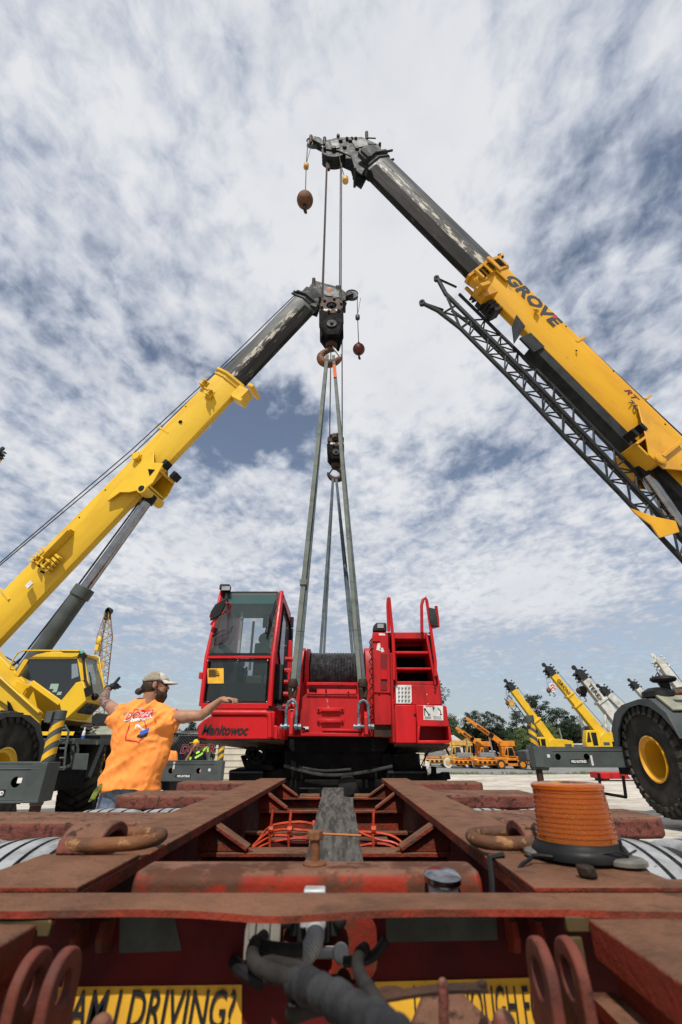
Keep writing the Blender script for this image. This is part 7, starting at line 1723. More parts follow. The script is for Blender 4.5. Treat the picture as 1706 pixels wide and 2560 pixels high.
mb = textmb('DOZER', T(309,1799), ux, uy, .080, off=.002, shear=.25, sx=.835); prt('lettering', mb, M['txtr'], .007)
mb = textmb('CRANE', T(322,1804), ux, uy, .040, off=.003, shear=.2, sx=.95); prt('lettering', mb, M['txtw'], .006)
mb = MB(); mb.add([T(338,1812),T(342,1810),T(361,1824),T(357,1829)],[(0,1,2,3)]); mb.add([T(336,1811),T(341,1811),T(338,1822),T(336,1822)],[(0,1,2,3)]); prt('printed_crane_boom', mb, M['txtw'], .006)
mb = MB(); mb.add([T(348,1829),T(362,1823),T(370,1818),T(368,1830),T(356,1836),T(348,1836)],[(0,1,2,3,4,5)]); prt('printed_crane_body', mb, M['txtb'], .0065)
mb = MB(); mb.add([T(344,1836),T(356,1835),T(368,1829),T(364,1840),T(352,1845),T(340,1841)],[(0,1,2,3,4,5)]); prt('printed_crane_wheels', mb, M['txtk'], .006)
# trousers, belt gear
mb = MB()
for s_ in (-1,1):
    k0 = hipc+Vector((s_*.085,0,-.03)); k1 = Vector((-1.80+s_*.13,Y0+.02,.48)); k2 = Vector((-1.80+s_*.15,Y0+.06,.10)); mb.cap(k0, .115, k1, .085); mb.cap(k1, .085, k2, .075)
mb.ball(hipc+Vector((0,0,-.01)), (.195,.145,.12))
remeshed('jeans', mb, M['denim'], wk, .012, 4, lambda c: .007*noise.noise(Vector((c.x*9,c.y*6,c.z*12))))
mb = MB(); g = W(240,1965,Y0-.08)
for k in range(4): mb.cap(g+Vector((.05-.010*k,-.03,-.02)), .009, g+Vector((.035-.013*k,-.05,-.085-.006*k)), .0075, 8)
mb.cap(g+Vector((.05,0,.0)), .024, g+Vector((.038,-.02,-.03)), .025); remeshed('work_glove', mb, M['glvy'], wk, .006, 2)
# hair, beard, cap, sunglasses
mb = MB(); mb.ball(hp(-.040,0,-.005), (.078,.083,.080), B_, 24, 14); mb.cap(hp(-.085,0,-.01), .040, hp(-.115,0,-.045), .022); mb.ball(hp(-.135,0,-.062), (.034,.030,.030), B_); mb.cap(hp(-.06,0,-.06), .035, hp(-.03,0,-.085), .03); mb.cap(hp(-.0,.062,.03), .018, hp(.01,.064,-.02), .012); mb.cap(hp(-.0,-.066,.03), .018, hp(.012,-.066,-.02), .012)
remeshed('hair', mb, M['hair'], wk, .007, 2, lambda c: .003*noise.noise(c*60))
mb = MB(); mb.ball(hp(.058,0,-.090), (.056,.060,.052), B_, 20, 12); mb.cap(hp(.070,0,-.09), .045, hp(.060,0,-.165), .024); 
for s_ in (-1,1): mb.cap(hp(.012,s_*.064,-.03), .010, hp(.055,s_*.052,-.085), .022)
mb.cap(hp(.100,-.02,-.045), .010, hp(.100,.02,-.045), .010); remeshed('beard', mb, M['hair'], wk, .007, 2, lambda c: .003*noise.noise(c*70))
mb = MB()
vs = []; fs = []; n = 32; lv = 9
for i in range(lv+1):
    ph = math.pi/2*i/lv
    for k in range(n):
        t = 2*math.pi*k/n; sf = 1.0
        vs.append(hp(-.012+.113*math.cos(t)*math.cos(ph), .090*math.sin(t)*math.cos(ph), .030+.085*math.sin(ph)**.9+.012*math.cos(t)*(1-math.sin(ph))))
for i in range(lv):
    for k in range(n): fs.append((i*n+k, i*n+(k+1) % n, (i+1)*n+(k+1) % n, (i+1)*n+k))
mb.add(vs, fs); mats_ = [M['capm'], M['capf']]
mb.m = [1 if (f[0] % n < 6 or f[0] % n > 25) else 0 for f in fs]
cp_ = mb.build('cap', mats_, wk, smooth=60); sol = cp_.modifiers.new('s','SOLIDIFY'); sol.thickness = .004
mb = MB(); vs = []; fs = []
for i in range(7):
    for k in range(13):
        a = R(-60+120*k/12); e = i/6; vs.append(hp(-.012+(.113+e*.088*math.cos(a)**.6)*math.cos(a), .090*math.sin(a)*(1+e*.02), .040+.004*math.cos(a)-e*.018-.018*(math.sin(a)**2)*e))
for i in range(6):
    for k in range(12): fs.append((i*13+k, i*13+k+1, (i+1)*13+k+1, (i+1)*13+k))
mb.add(vs, fs); br_ = mb.build('cap_brim', M['capf'], cp_, smooth=60); sol = br_.modifiers.new('s','SOLIDIFY'); sol.thickness = .004
mb = MB(); mb.tube([hp(-.118,.03,.040),hp(-.122,.0,.036),hp(-.118,-.03,.040)], .008, 6); mb.build('cap_strap', M['capf'], cp_)
mb = MB()
for s_ in (-1,1): mb.ball(hp(.088,s_*.033,.010), (.010,.029,.020), B_); mb.tube([hp(.082,s_*.060,.014),hp(.04,s_*.076,.014),hp(-.01,s_*.080,.012)], .0032, 6)
mb.build('sunglasses', M['blkp'], wk)
# two men behind the far outrigger beam
def bgman(x, y, label, shirtm, capmat, pants, seed, tape=False, lean=0):
    zg = gz(y); t = thing('person', (x,y,zg), label, 'person')
    hd = Vector((x+lean,y-.02,zg+1.62)); nk = hd-Vector((.0,0,.12)); 
    mb = MB(); mb.ball(hd, (.078,.095,.11)); mb.cap(hd+Vector((.0,-.09,-.01)), .012, hd+Vector((0,-.105,-.03)), .012, 8); mb.cap(nk, .055, nk-Vector((0,0,.1)), .06)
    sl, sr_ = Vector((x-.19,y,zg+1.38)), Vector((x+.19,y,zg+1.38))
    mb.ball((x,y,zg+1.2), (.17,.11,.22)); mb.ball((x,y,zg+.95), (.155,.11,.15))
    if tape:
        el, wl_ = Vector((x-.27,y-.08,zg+1.14)), Vector((x-.10,y-.13,zg+1.46)); er, wr = Vector((x+.26,y-.02,zg+1.10)), Vector((x+.18,y-.16,zg+.93))
    else:
        el, wl_ = Vector((x-.30,y-.10,zg+1.22)), Vector((x-.02,y-.24,zg+1.12)); er, wr = Vector((x+.27,y-.0,zg+1.10)), Vector((x+.20,y-.14,zg+.90))
    for a, b, c in ((sl,el,wl_),(sr_,er,wr)):
        mb.cap(a, .052, b, .042); mb.cap(b, .040, c, .026); d = (c-b).normalized(); hand(mb, c, d, Vector((.2,.2,-1)), Vector((.3,-1,.2)).normalized(), (.5,.5,.5,.6))
    for s_ in (-1,1):
        h_, k_, f_ = Vector((x+s_*.09,y,zg+.92)), Vector((x+s_*.12,y-.02,zg+.50)), Vector((x+s_*.15,y+.02,zg+.09)); mb.cap(h_, .08, k_, .056); mb.cap(k_, .054, f_, .04); mb.cap(f_-Vector((0,0,.04)), .04, f_+Vector((0,-.16,-.05)), .034)
    remeshed('body', mb, M['skin2'] if not tape else M['skin'], t, .011, 3)
    mb = MB(); mb.cap((x-.10,y,zg+1.38), .085, (x+.10,y,zg+1.38), .085); mb.ball((x,y,zg+1.22), (.205,.135,.24)); mb.ball((x,y,zg+.98), (.185,.135,.14))
    mb.cap(sl, .075, sl.lerp(el,.55), .072); mb.cap(sr_, .075, sr_.lerp(er,.55), .072)
    sh_ = remeshed('shirt', mb, shirtm, t, .013, 3, lambda c: .008*noise.noise(Vector((c.x*9,c.y*9,c.z*14+seed))))
    mb = MB()
    for s_ in (-1,1): h_, k_, f_ = Vector((x+s_*.085,y,zg+.90)), Vector((x+s_*.12,y-.02,zg+.50)), Vector((x+s_*.15,y+.02,zg+.10)); mb.cap(h_, .105, k_, .08); mb.cap(k_, .08, f_, .07)
    remeshed('trousers', mb, pants, t, .014, 3)
    mb = MB(); mb.ball(hd+Vector((0,0,.035)), (.088,.105,.085)); mb.extr([hd+Vector(p) for p in [(-.07,-.07,.045),(-.05,-.17,.025),(.05,-.17,.025),(.07,-.07,.045)]] if not tape else [hd+Vector(p) for p in [(-.05,-.07,.035),(-.17,-.06,.015),(-.17,.04,.015),(-.05,.06,.035)]], (0,0,.014)); remeshed('cap', mb, capmat, t, .007, 2)
    return t, sh_
p = W(420,1880,13.9)
t, _ = bgman(p.x, 13.9, 'man in plain orange t-shirt and orange cap leaning on the far outrigger beam', M['shirt'], M['capo'], M['jeansd'], 1)
hdp = Vector((p.x,13.88,gz(13.9)+1.62)); mb = MB(); mb.ball(hdp+Vector((0,-.07,-.10)), (.06,.05,.07)); mb.build('beard', M['hair'], t)
p = W(492,1880,14.0)
navy = paint('navy_shirt', (.010,.012,.020,1), None, .85, spec=.2)
t, sh_ = bgman(p.x, 14.0, 'man in yellow cap and navy shirt with lime reflective stripes, hand raised to his face', navy, M['capy'], M['jeansd'], 2, True, -.04)
bpy.context.view_layer.update(); BV = bvh(sh_); off = Vector(t.location)
def T2(px, py): return W(px, py, 13.8)
for pts, w in (([(486,1895),(502,1885),(514,1870)],.05),([(514,1870),(520,1868),(520,1880)],.045),([(488,1883),(496,1879)],.05),([(470,1893),(476,1898)],.07)):
    mb = MB(); P = [T2(*q) for q in pts]
    for a, b in zip(P, P[1:]):
        d = (b-a).normalized(); nrm = Vector((-d.z,0,d.x)); mb.add([a-nrm*w/2, b-nrm*w/2, b+nrm*w/2, a+nrm*w/2], [(0,1,2,3)])
    proj(mb, dist=.012, sub=.05).build('reflective_stripe', M['lime'], sh_, smooth=0)
# ================================================================ background machines
def bg_crane(Y, tip, piv, thick, mat, headmat, label, group, name='mobile_crane', collar=(.5,), lift=True, cabm=True, hooks=(), dark=None, jibcol=None, txt=None):
    """telescopic crane parked side-on; tip and pivot measured in the image, standing on the plane y=Y"""
    T0 = W(*tip, Y); P0 = W(*piv, Y); zg = gz(Y); t = thing(name, (P0.x-1.5,Y,zg), label, 'crane', group)
    d = (P0-T0); L = d.length; u = d.normalized(); n = Vector((-u.z,0,u.x)); n = n if n.z > 0 else -n
    th = thick*(T0.y*CP+(T0.z-H)*SP)/FL      # thickness in metres from pixels
    cuts = [0]+list(collar)+[1.0]; mb = MB()
    for i, (a, b) in enumerate(zip(cuts, cuts[1:])):
        s_ = th*(.72+.28*(i+1)/(len(cuts)-1)); mb.beam(T0+d*a, T0+d*b+u*.05, s_*.8, s_, up=(0,0,1))
        if i: mb.beam(T0+d*a-u*th*.12, T0+d*a+u*th*.12, s_*1.05, s_*1.25, up=(0,0,1))
    bo = mb.build('boom', mat, t, bevel=.03)
    if txt:
        q = T0+d*txt[1]-n*th*.28+Vector((0,-th*.41,0)); textmb(txt[0], q, u, n, th*.62, off=.01, depth=.02, sx=1.1).build('lettering', M['txtk'], bo)
    mb = MB(); r = th*.42
    c = T0-u*th*.55
    for k in range(5): mb.lathe([(r*.3,-.04),(r*.75,-.05),(r*.75,.05),(r*.3,.04)], c+Vector((-.2*th*(k % 2),-.3*th+.15*th*k,-.25*th*(k//2)+.1*th)), (0,1,0), 14)
    mb.beam(T0+u*th*.2, T0-u*th*.7, th*.75, th*.80); mb.beam(T0-u*th*.4+n*th*.2, T0-u*th*1.3-n*th*.1, th*.22, th*.22); mb.lathe([(th*.12,-.05),(th*.26,-.05),(th*.26,.05),(th*.12,.05)], T0-u*th*1.3-n*th*.1, (0,1,0), 14)
    for k in range(4): mb.cyl(T0-u*th*(.9-.4*k)+n*th*.45+Vector((0,-.3*th,0)), T0-u*th*(.9-.4*k)+n*th*(.62+.1*(k%2))+Vector((0,-.3*th,0)), th*.10, 6)
    for k in range(3): mb.beam(T0-u*th*(.8-.4*k)-n*th*.4, T0-u*th*(.7-.4*k)-n*th*.75, th*.4, th*.14)
    mb.build('boom_head', headmat, bo)
    mb = MB(); mb.tube([T0+n*th*.75, T0+d*.5+n*th*.8, P0+n*th*1.0+u*th*.5], .03, 5); mb.build('hoist_line', M['rope'], t)
    if jibcol:
        mb = MB(); o2 = -n*th*.95
        for s2 in (Vector((0,0,0)), -n*th*.8):
            mb.tube([T0+d*.05+o2+s2, T0+d*.78+o2+s2], th*.07, 5)
        for k in range(14): a = .05+.73*k/14; mb.tube([T0+d*a+o2+(-n*th*.8 if k % 2 else n*0), T0+d*(a+.052)+o2+(n*0 if k % 2 else -n*th*.8)], th*.05, 4)
        mb.build('stowed_jib', jibcol, t)
    if lift:
        a = T0+d*.62-n*th*.4; b = P0+Vector((-th*2.2,0,-th*1.4)); mb = MB(); m_ = a.lerp(b,.42); mb.cyl(a, m_, th*.16, 10); lc_ = mb.build('lift_cylinder', M['galv'] if mat != M['whi'] else M['whi'], t); MB().cyl(m_, b, th*.26, 12).build('cylinder_barrel', M['gry'] if mat != M['whi'] else M['whi'], lc_)
    if cabm:
        s_ = 1.0; px0 = P0.x; z0 = P0.z-1.25
        mb = MB(); mb.extr([(px0-1.0,Y-.9,z0),(px0+2.6,Y-.9,z0),(px0+2.6,Y-.9,z0+1.25),(px0+1.2,Y-.9,z0+1.5),(px0-.2,Y-.9,z0+1.55),(px0-1.0,Y-.9,z0+.8)],(0,1.8,0)); su = mb.build('superstructure', mat, t, bevel=.04)
        mb = MB(); mb.bx(px0+1.4,px0+2.3,Y-.93,Y-.91,z0+.3,z0+.9); mb.bx(px0-.5,px0+.2,Y-.93,Y-.91,z0+.2,z0+.5); mb.build('vent_panel', M['gry'], su)
        xc = px0-2.7; mb = MB(); H_ = 1.75
        mb.extr([(xc,Y-1.35,z0-.1),(xc+1.7,Y-1.35,z0-.1),(xc+1.75,Y-1.35,z0+H_-.15),(xc+1.5,Y-1.35,z0+H_),(xc+.4,Y-1.35,z0+H_),(xc,Y-1.35,z0+.6)],(0,.95,0)); cb_ = mb.build('cab', mat, t, bevel=.05)
        mb = MB(); mb.extr([(xc+.78,Y-1.37,z0+.15),(xc+1.35,Y-1.37,z0+.15),(xc+1.4,Y-1.37,z0+H_-.25),(xc+.78,Y-1.37,z0+H_-.25)],(0,.01,0)); mb.extr([(xc+.12,Y-1.37,z0+.5),(xc+.62,Y-1.37,z0+.5),(xc+.62,Y-1.37,z0+H_-.22),(xc+.45,Y-1.37,z0+H_-.22)],(0,.01,0)); mb.build('window', M['glassb'], cb_)
        mb = MB(); mb.bx(px0-5.2,px0+3.6,Y-1.3,Y+1.3,zg+.9,z0-.12); mb.bx(px0-1.4,px0+.6,Y-1,Y+1,z0-.13,z0); cr_ = mb.build('carrier', M['gdk'] if mat != M['whi'] else M['whi'], t, bevel=.04)
        for wx in (px0-3.9, px0+2.3):
            mb = MB(); mb.lathe([(.35,-.3),(.78,-.33),(.86,-.22),(.86,.22),(.78,.33),(.35,.3)], (wx,Y-1.35,zg+.86), (0,1,0), 28); w1 = mb.build('tyre', M['tire'], t); MB().lathe([(.45,-.32),(.40,-.25),(.15,-.22),(.001,-.22)], (wx,Y-1.35,zg+.86), (0,1,0), 20).build('rim', mat, w1)
    for i, (hx, hy, kind, hm, lb) in enumerate(hooks):
        c = W(hx, hy, Y); g_ = 'hooks hanging from the parked crane booms'; sc = th*.42
        hk = thing('hook_block' if kind else 'headache_ball', c-Vector((0,0,sc*2)), lb, 'hook block' if kind else 'ball hook', g_)
        if kind: mb = MB(); mb.lathe([(sc*.95,-sc*.4),(sc*1.05,-sc*.3),(sc*1.05,sc*.3),(sc*.95,sc*.4)], c, (0,1,0), 18); mb.extr([c+Vector(p)*sc for p in [(-.8,-.3,0),(.8,-.3,0),(.5,-.3,-1.5),(-.5,-.3,-1.5)]],(0,sc*.6,0)); mb.build('block_body', hm, hk)
        else: mb = MB(); mb.ball(c, (sc*.62,sc*.62,sc*.75)); mb.build('ball', hm, hk)
        if kind == 2:
            mb = MB()
            for k in range(2): z = c.z+sc*(.25-.75*k); mb.extr([(c.x-sc*.7,c.y-sc*.45,z-sc*.3),(c.x,c.y-sc*.45,z+sc*.2),(c.x+sc*.7,c.y-sc*.45,z-sc*.3),(c.x+sc*.7,c.y-sc*.45,z-sc*.0),(c.x,c.y-sc*.45,z+sc*.5),(c.x-sc*.7,c.y-sc*.45,z)],(0,.02,0))
            mb.build('red_chevron', M['txtr'], hk)
        mb = MB(); zz_ = -1.4 if kind else -.7; p = c+Vector((0,0,zz_*sc)); mb.tube([p+Vector((x,0,z))*sc*(1.0 if kind else .6) for x, z in ((0,0),(0,-.4),(.35,-.65),(.4,-1.0),(.05,-1.3),(-.35,-1.05))], [sc*.12]*5+[sc*.05], 7); mb.build('hook', M['gdk'], hk)
        mb = MB(); 
        for dx in ((-.6,-.2,.5) if kind else (0,)): mb.tube([c+Vector((dx*sc,0,sc*.5)), Vector((c.x+dx*sc*1.6, Y, T0.z-th*.3))], .022, 4)
        mb.build('hoist_rope', M['rope'], hk)
    return t
YG = 'yellow mobile cranes parked behind the gravel lot'; WG = 'white mobile cranes parked on the right'
bg_crane(70, (1281,1722), (1378,1853), 18, M['yel'], M['gdk'], 'yellow parked crane whose boom rises directly behind the striped outrigger jack', YG, collar=(.62,), jibcol=M['gdk'],
    hooks=((1269,1758,0,M['rust'],'small rusty ball hanging from the leftmost yellow boom'),(1278,1757,1,M['tan'],'tan hook block hanging from the leftmost yellow boom')))
bg_crane(60, (1380,1684), (1505,1838), 20, M['yel'], M['gdk'], 'yellow parked crane with the tall boom and red-white chevron hook block', YG, collar=(.36,.52),
    hooks=((1372,1726,0,M['rust'],'rusty ball hanging beside the chevron hook block'),(1381,1717,2,M['paper'],'hook block with red and white chevrons on the taller yellow crane')), txt=('GROVE',.10))
bg_crane(66, (1458,1695), (1560,1826), 23, M['whi'], M['gdk'], 'white parked crane with the longest white boom, first right of the yellow cranes', WG, collar=(.45,), lift=True, cabm=True,
    hooks=((1447,1727,0,M['rustd'],'dark ball on the longest white boom'),(1457,1726,1,M['blk'],'black hook block on the longest white boom')), txt=('TEREX',.12))
bg_crane(72, (1517,1733), (1600,1812), 19, M['whi'], M['gdk'], 'white parked crane with the shorter boom just left of the grey fender', WG, collar=(.5,), lift=False,
    hooks=((1517,1763,1,M['blk'],'black hook block on the shorter white boom'),), txt=('TEREX',.42))
bg_crane(80, (1590,1718), (1660,1800), 16, M['whi'], M['gdk'], 'white crane boom tip peeking over the black air intake of the right crane', WG, collar=(.5,), lift=False)
bg_crane(50, (1655,1665), (1760,1800), 22, M['whi'], M['whi'], 'white crane boom at the right picture edge with a dark jib under it', WG, collar=(.5,), jibcol=M['gdk'], lift=False,
    hooks=((1652,1708,0,M['rustd'],'rusty ball under the white boom at the right edge'),(1662,1712,1,M['blk'],'small dark hook block under the white boom at the right edge')))
bg_crane(26, (-6,1143), (-330,1790), 20, M['yel'], M['gdk'], 'crane boom tip just showing at the left picture edge above the left boom', None, collar=(.5,), lift=False)
bg_crane(24, (52,1697), (-200,1560), 34, M['whi'], M['whi'], 'white lowered crane boom behind the cylinder foot of the left crane', None, collar=(.5,), lift=False, cabm=False)
# orange yard cranes
def yard_crane(Y, x_px, sc, tip, mat, label, rimm, name='yard_crane', boom_up=True, txt=None):
    zg = gz(Y); c = W(x_px, 1900, Y); x = c.x; t = thing(name, (x,Y,zg), label, 'crane', 'orange yard cranes on the gravel lot')
    def B3(x0,x1,z0,z1,y0=-1.1,y1=1.1): return (x+x0*sc, x+x1*sc, Y+y0*sc, Y+y1*sc, zg+z0*sc, zg+z1*sc)
    mb = MB(); mb.bx(*B3(-3.1,2.9,.62,.98)); mb.bx(*B3(.45,1.65,.35,1.2)); mb.bx(*B3(-3.1,-.4,.45,.62,-1.0,1.0)); mb.bx(*B3(2.7,3.0,.55,1.35,-1.1,1.1)); mb.extr([(x+1.7*sc,Y-1.12*sc,zg+.98*sc),(x+2.95*sc,Y-1.12*sc,zg+.98*sc),(x+2.95*sc,Y-1.12*sc,zg+1.32*sc),(x+1.5*sc,Y-1.12*sc,zg+1.36*sc)],(0,2.2*sc,0)); mb.bx(*B3(-1.0,.7,.99,1.26,-1.05,1.0)); mb.bx(*B3(-3.0,-1.2,1.1,1.2,-1.05,-.9))
    ch = mb.build('chassis', mat, t, bevel=.03)
    mb = MB(); 
    for k in range(5): mb.bx(*B3(-2.9+k*.55,-2.6+k*.55,.66,.86,-1.13,-1.10))
    mb.build('deck_slot', M['blk'], ch)
    for wx in (-.35, 2.15):
        for wy in (-1.05, 1.05):
            mb = MB(); q = Vector((x+wx*sc,Y+wy*sc,zg+.52*sc)); mb.lathe([(.28*sc,-.17*sc),(.48*sc,-.2*sc),(.53*sc,-.14*sc),(.53*sc,.14*sc),(.48*sc,.2*sc),(.28*sc,.17*sc)], q, (0,1,0), 28); w1 = mb.build('tyre', M['tire'] if rimm == 0 else M['shedw'], t)
            MB().lathe([(.30*sc,-.19*sc),(.27*sc,-.14*sc),(.12*sc,-.13*sc),(.12*sc,-.20*sc),(.001,-.2*sc)], q, (0,1,0), 20).build('rim', mat, w1)
    mb = MB(); mb.extr([(x+.2*sc,Y-1.0*sc,zg+1.3*sc),(x+1.55*sc,Y-1.0*sc,zg+1.3*sc),(x+1.35*sc,Y-1.0*sc,zg+2.35*sc),(x+.45*sc,Y-1.0*sc,zg+2.35*sc)],(0,.9*sc,0)); cb_ = mb.build('cab', mat, t, bevel=.03)
    mb = MB(); mb.extr([(x+.72*sc,Y-1.02*sc,zg+1.42*sc),(x+1.42*sc,Y-1.02*sc,zg+1.42*sc),(x+1.27*sc,Y-1.02*sc,zg+2.25*sc),(x+.76*sc,Y-1.02*sc,zg+2.25*sc)],(0,.01,0)); mb.extr([(x+.30*sc,Y-1.02*sc,zg+1.5*sc),(x+.62*sc,Y-1.02*sc,zg+1.5*sc),(x+.64*sc,Y-1.02*sc,zg+2.2*sc),(x+.50*sc,Y-1.02*sc,zg+2.2*sc)],(0,.01,0)); mb.build('window', M['glassb'], cb_)
    tp = W(*tip, Y); pv = Vector((x+(.6 if boom_up else 1.0)*sc, Y+.25*sc, zg+2.65*sc)); tp.y = Y+.25*sc
    d = pv-tp; u = d.normalized(); mb = MB(); 
    mb.beam(tp, tp+d*.22, .36*sc, .36*sc); mb.beam(tp+d*.20, tp+d*.66, .44*sc, .48*sc); mb.beam(tp+d*.62, pv+u*.2, .55*sc, .62*sc); mb.lathe([(.2*sc,-.2*sc),(.2*sc,.2*sc)], tp+Vector((-.1*sc,0,.05*sc)), (0,1,0), 16); mb.beam(tp+Vector((-.1*sc,0,.0)), tp+Vector((.1*sc,0,-.45*sc)), .3*sc, .2*sc)
    bo = mb.build('boom', mat, t, bevel=.03)
    if txt: n_ = Vector((-u.z,0,u.x)); n_ = n_ if n_.z > 0 else -n_; textmb(txt, tp+d*.24-n_*.13*sc+Vector((0,-.24*sc,0)), u, n_, .34*sc, off=.01, depth=.02).build('lettering', M['txtk'], bo)
    mb = MB(); mb.beam(tp+d*.60-Vector((0,.02,0)), tp+d*.70, .65*sc, .52*sc); mb.cyl(tp+d*.72-Vector((0,0,.2*sc)), pv+Vector((-.8*sc,0,-1.3*sc)), .12*sc, 10); mb.build('boom_collar', M['blk'], bo)
    mb = MB(); mb.bx(pv.x-.5*sc,pv.x+1.25*sc,Y-.45*sc,Y+.9*sc,zg+2.42*sc,zg+3.0*sc); mb.bx(pv.x-.4*sc,pv.x+.5*sc,Y-.4*sc,Y+.7*sc,zg+1.25*sc,zg+2.42*sc); mb.build('counterweight', mat, t, bevel=.03)
    mb = MB(); mb.bx(*B3(-2.5,-.8,1.3,1.75,-.6,.4)); 
    for k in range(5): mb.tube([(x+(-2.4+k*.4)*sc,Y-1.0*sc,zg+1.0*sc),(x+(-2.4+k*.4)*sc,Y-1.0*sc,zg+1.7*sc)], .03*sc, 5)
    mb.tube([(x-2.4*sc,Y-1.0*sc,zg+1.7*sc),(x-.8*sc,Y-1.0*sc,zg+1.7*sc)], .03*sc, 5); mb.build('deck_rack', M['galv'], t)
    return t
yard_crane(52, 1252, .84, (1173,1799), M['ora'], 'nearest bright orange yard crane with cab and raised boom', 0, txt='BRODERSON')
yard_crane(54, 1192, .84, (1147,1823), M['ora'], 'second orange yard crane, shorter raised boom and one white-sided tyre', 1, txt='BRODERSON')
yard_crane(57, 1122, .9, (1050,1870), M['tan'], 'faded tan yard crane with its boom lowered flat, leftmost of the yard cranes', 1, boom_up=False)
yard_crane(62, 1160, 1.0, (1120,1867), M['tan'], 'faded tan yard crane with lowered boom, behind the second orange one', 1, boom_up=False)
p = W(1085,1890,64); t = thing('forklift', (p.x,64,gz(64)), 'small red-orange forklift behind the tan yard crane', 'forklift'); zg = gz(64)
om = paint('red_orange_forklift', (.45,.09,.03,1), None, .6)
MB().extr([(p.x-1.4,63.4,zg+.4),(p.x+1.5,63.4,zg+.4),(p.x+1.5,63.4,zg+1.2),(p.x+.6,63.4,zg+1.5),(p.x+.3,63.4,zg+1.15),(p.x-1.4,63.4,zg+1.0)],(0,1.5,0)).build('body', om, t, bevel=.05)
mb = MB()
for dx in (-1,-.95,.8): mb.tube([(p.x+dx,63.5,zg+1.0),(p.x+dx*.8,63.5,zg+2.5)],.05,5)
mb.bx(p.x-1,p.x+.8,63.4,64.8,zg+2.4,zg+2.5); mb.build('overhead_guard', om, t)
for dx in (-.9,1.0): MB().lathe([(.2,-.15),(.45,-.15),(.45,.15),(.2,.15)],(p.x+dx,63.35,zg+.45),(0,1,0),20).build('tyre', M['tire'], t)
# small parked vehicles
def pickup(px, Y, mat, label, s=1.0, grp='parked vehicles in the background'):
    p = W(px, 1890, Y); zg = gz(Y); x = p.x; t = thing('parked_pickup', (x,Y,zg), label, 'pickup truck', grp)
    pts = [(-2.6,.45),(2.6,.45),(2.65,.9),(1.5,1.05),(.8,1.65),(-.5,1.7),(-.75,1.1),(-2.6,1.1)]
    MB().extr([(x+a*s,Y-.9,zg+b*s) for a, b in pts],(0,1.8,0)).build('body', mat, t, bevel=.08)
    MB().extr([(x+a*s,Y-.92,zg+b*s) for a, b in [(1.3,1.1),(.72,1.57),(-.4,1.6),(-.55,1.12)]],(0,.01,0)).build('window', M['glassb'], t)
    for dx in (-1.7,1.65):
        o = MB().lathe([(.22,-.12),(.38,-.12),(.38,.12),(.22,.12)],(x+dx*s,Y-.88,zg+.38),(0,1,0),24).build('tyre', M['tire'], t); MB().lathe([(.21,-.125),(.18,-.09),(.001,-.09)],(x+dx*s,Y-.88,zg+.38),(0,1,0),16).build('rim', M['galv'], o)
    return t
pickup(678, 26, M['whi'], 'white pickup seen in the gap under the left side of the red crane')
pickup(1226, 76, M['whi'], 'white pickup parked behind the nearer orange crane')
pickup(968, 34, M['whi'], 'white pickup in the dark gap under the right side of the red crane')
pickup(1272, 74, M['gry'], 'grey pickup right of the nearer orange crane cab')
# dark grey truck crane chassis left of the striped jack
p = W(1318, 1890, 48); zg = gz(48); t = thing('truck_chassis', (p.x,48,zg), 'dark grey truck just left of the striped outrigger jack', 'truck')
MB().extr([(p.x-.4,47,zg+.8),(p.x+1.4,47,zg+.6),(p.x+1.5,47,zg+2.0),(p.x+.6,47,zg+2.1),(p.x+.5,47,zg+1.7),(p.x-.4,47,zg+1.6)],(0,2.4,0)).build('body', M['gry'], t, bevel=.06)
for dx in (.2,1.0): MB().lathe([(.2,-.2),(.42,-.2),(.42,.2),(.2,.2)],(p.x+dx,46.9,zg+.42),(0,1,0),20).build('tyre', M['tire'], t)
MB().bx(p.x+.7,p.x+1.3,46.95,46.98,zg+1.45,zg+1.85).build('window', M['glassb'], t)
# red spreader lying on the gravel under the right crane frame
p = W(1530, 1915, 30); zg = gz(30); t = thing('red_counterweight_slab', (p.x,30,zg), 'flat red steel weight on the gravel under the right crane outrigger', 'counterweight')
MB().bx(p.x-1.1,p.x+1.9,29.3,30.6,zg+.12,zg+.42).build('slab', M['redd'], t, bevel=.03)
mb = MB(); mb.bx(p.x-.9,p.x-.6,29.4,30.5,zg,zg+.12); mb.bx(p.x+1.3,p.x+1.6,29.4,30.5,zg,zg+.12); mb.build('timber_block', M['wood'], t)
mb = MB()
for k in range(3): mb.extr([(p.x+.5+k*.4,29.28,zg+.14),(p.x+.65+k*.4,29.28,zg+.14),(p.x+.5+k*.4,29.28,zg+.40),(p.x+.35+k*.4,29.28,zg+.40)],(0,.01,0))
mb.build('white_stripe', M['paper'], t)
# lattice boom crawler far left
YL_ = 42; tp = W(270,1530,YL_); bs_ = W(238,1800,YL_); t = thing('lattice_boom_crane', (bs_.x-1,YL_,gz(YL_)), 'distant yellow lattice boom crane rising behind the left crane cab', 'crane')
def lat(mb, p, q, w0, w1, n):
    u = (q-p).normalized(); a = Vector((u.z,0,-u.x)); b = Vector((0,1,0))
    cs = [(1,1),(1,-1),(-1,-1),(-1,1)]
    def pt(f, c): w = w0+(w1-w0)*min(1, f*4) ; return p.lerp(q,f)+a*c[0]*w/2+b*c[1]*w/2
    for c in cs: mb.tube([pt(0,c), pt(.25,c), pt(1,c)], .05, 4)
    for k in range(n):
        f0, f1 = k/n, (k+1)/n
        for i in range(4):
            c, e = cs[i], cs[(i+1) % 4]
            mb.tube([pt(f0,c), pt(f1,e)] if k % 2 else [pt(f0,e), pt(f1,c)], .028, 4)
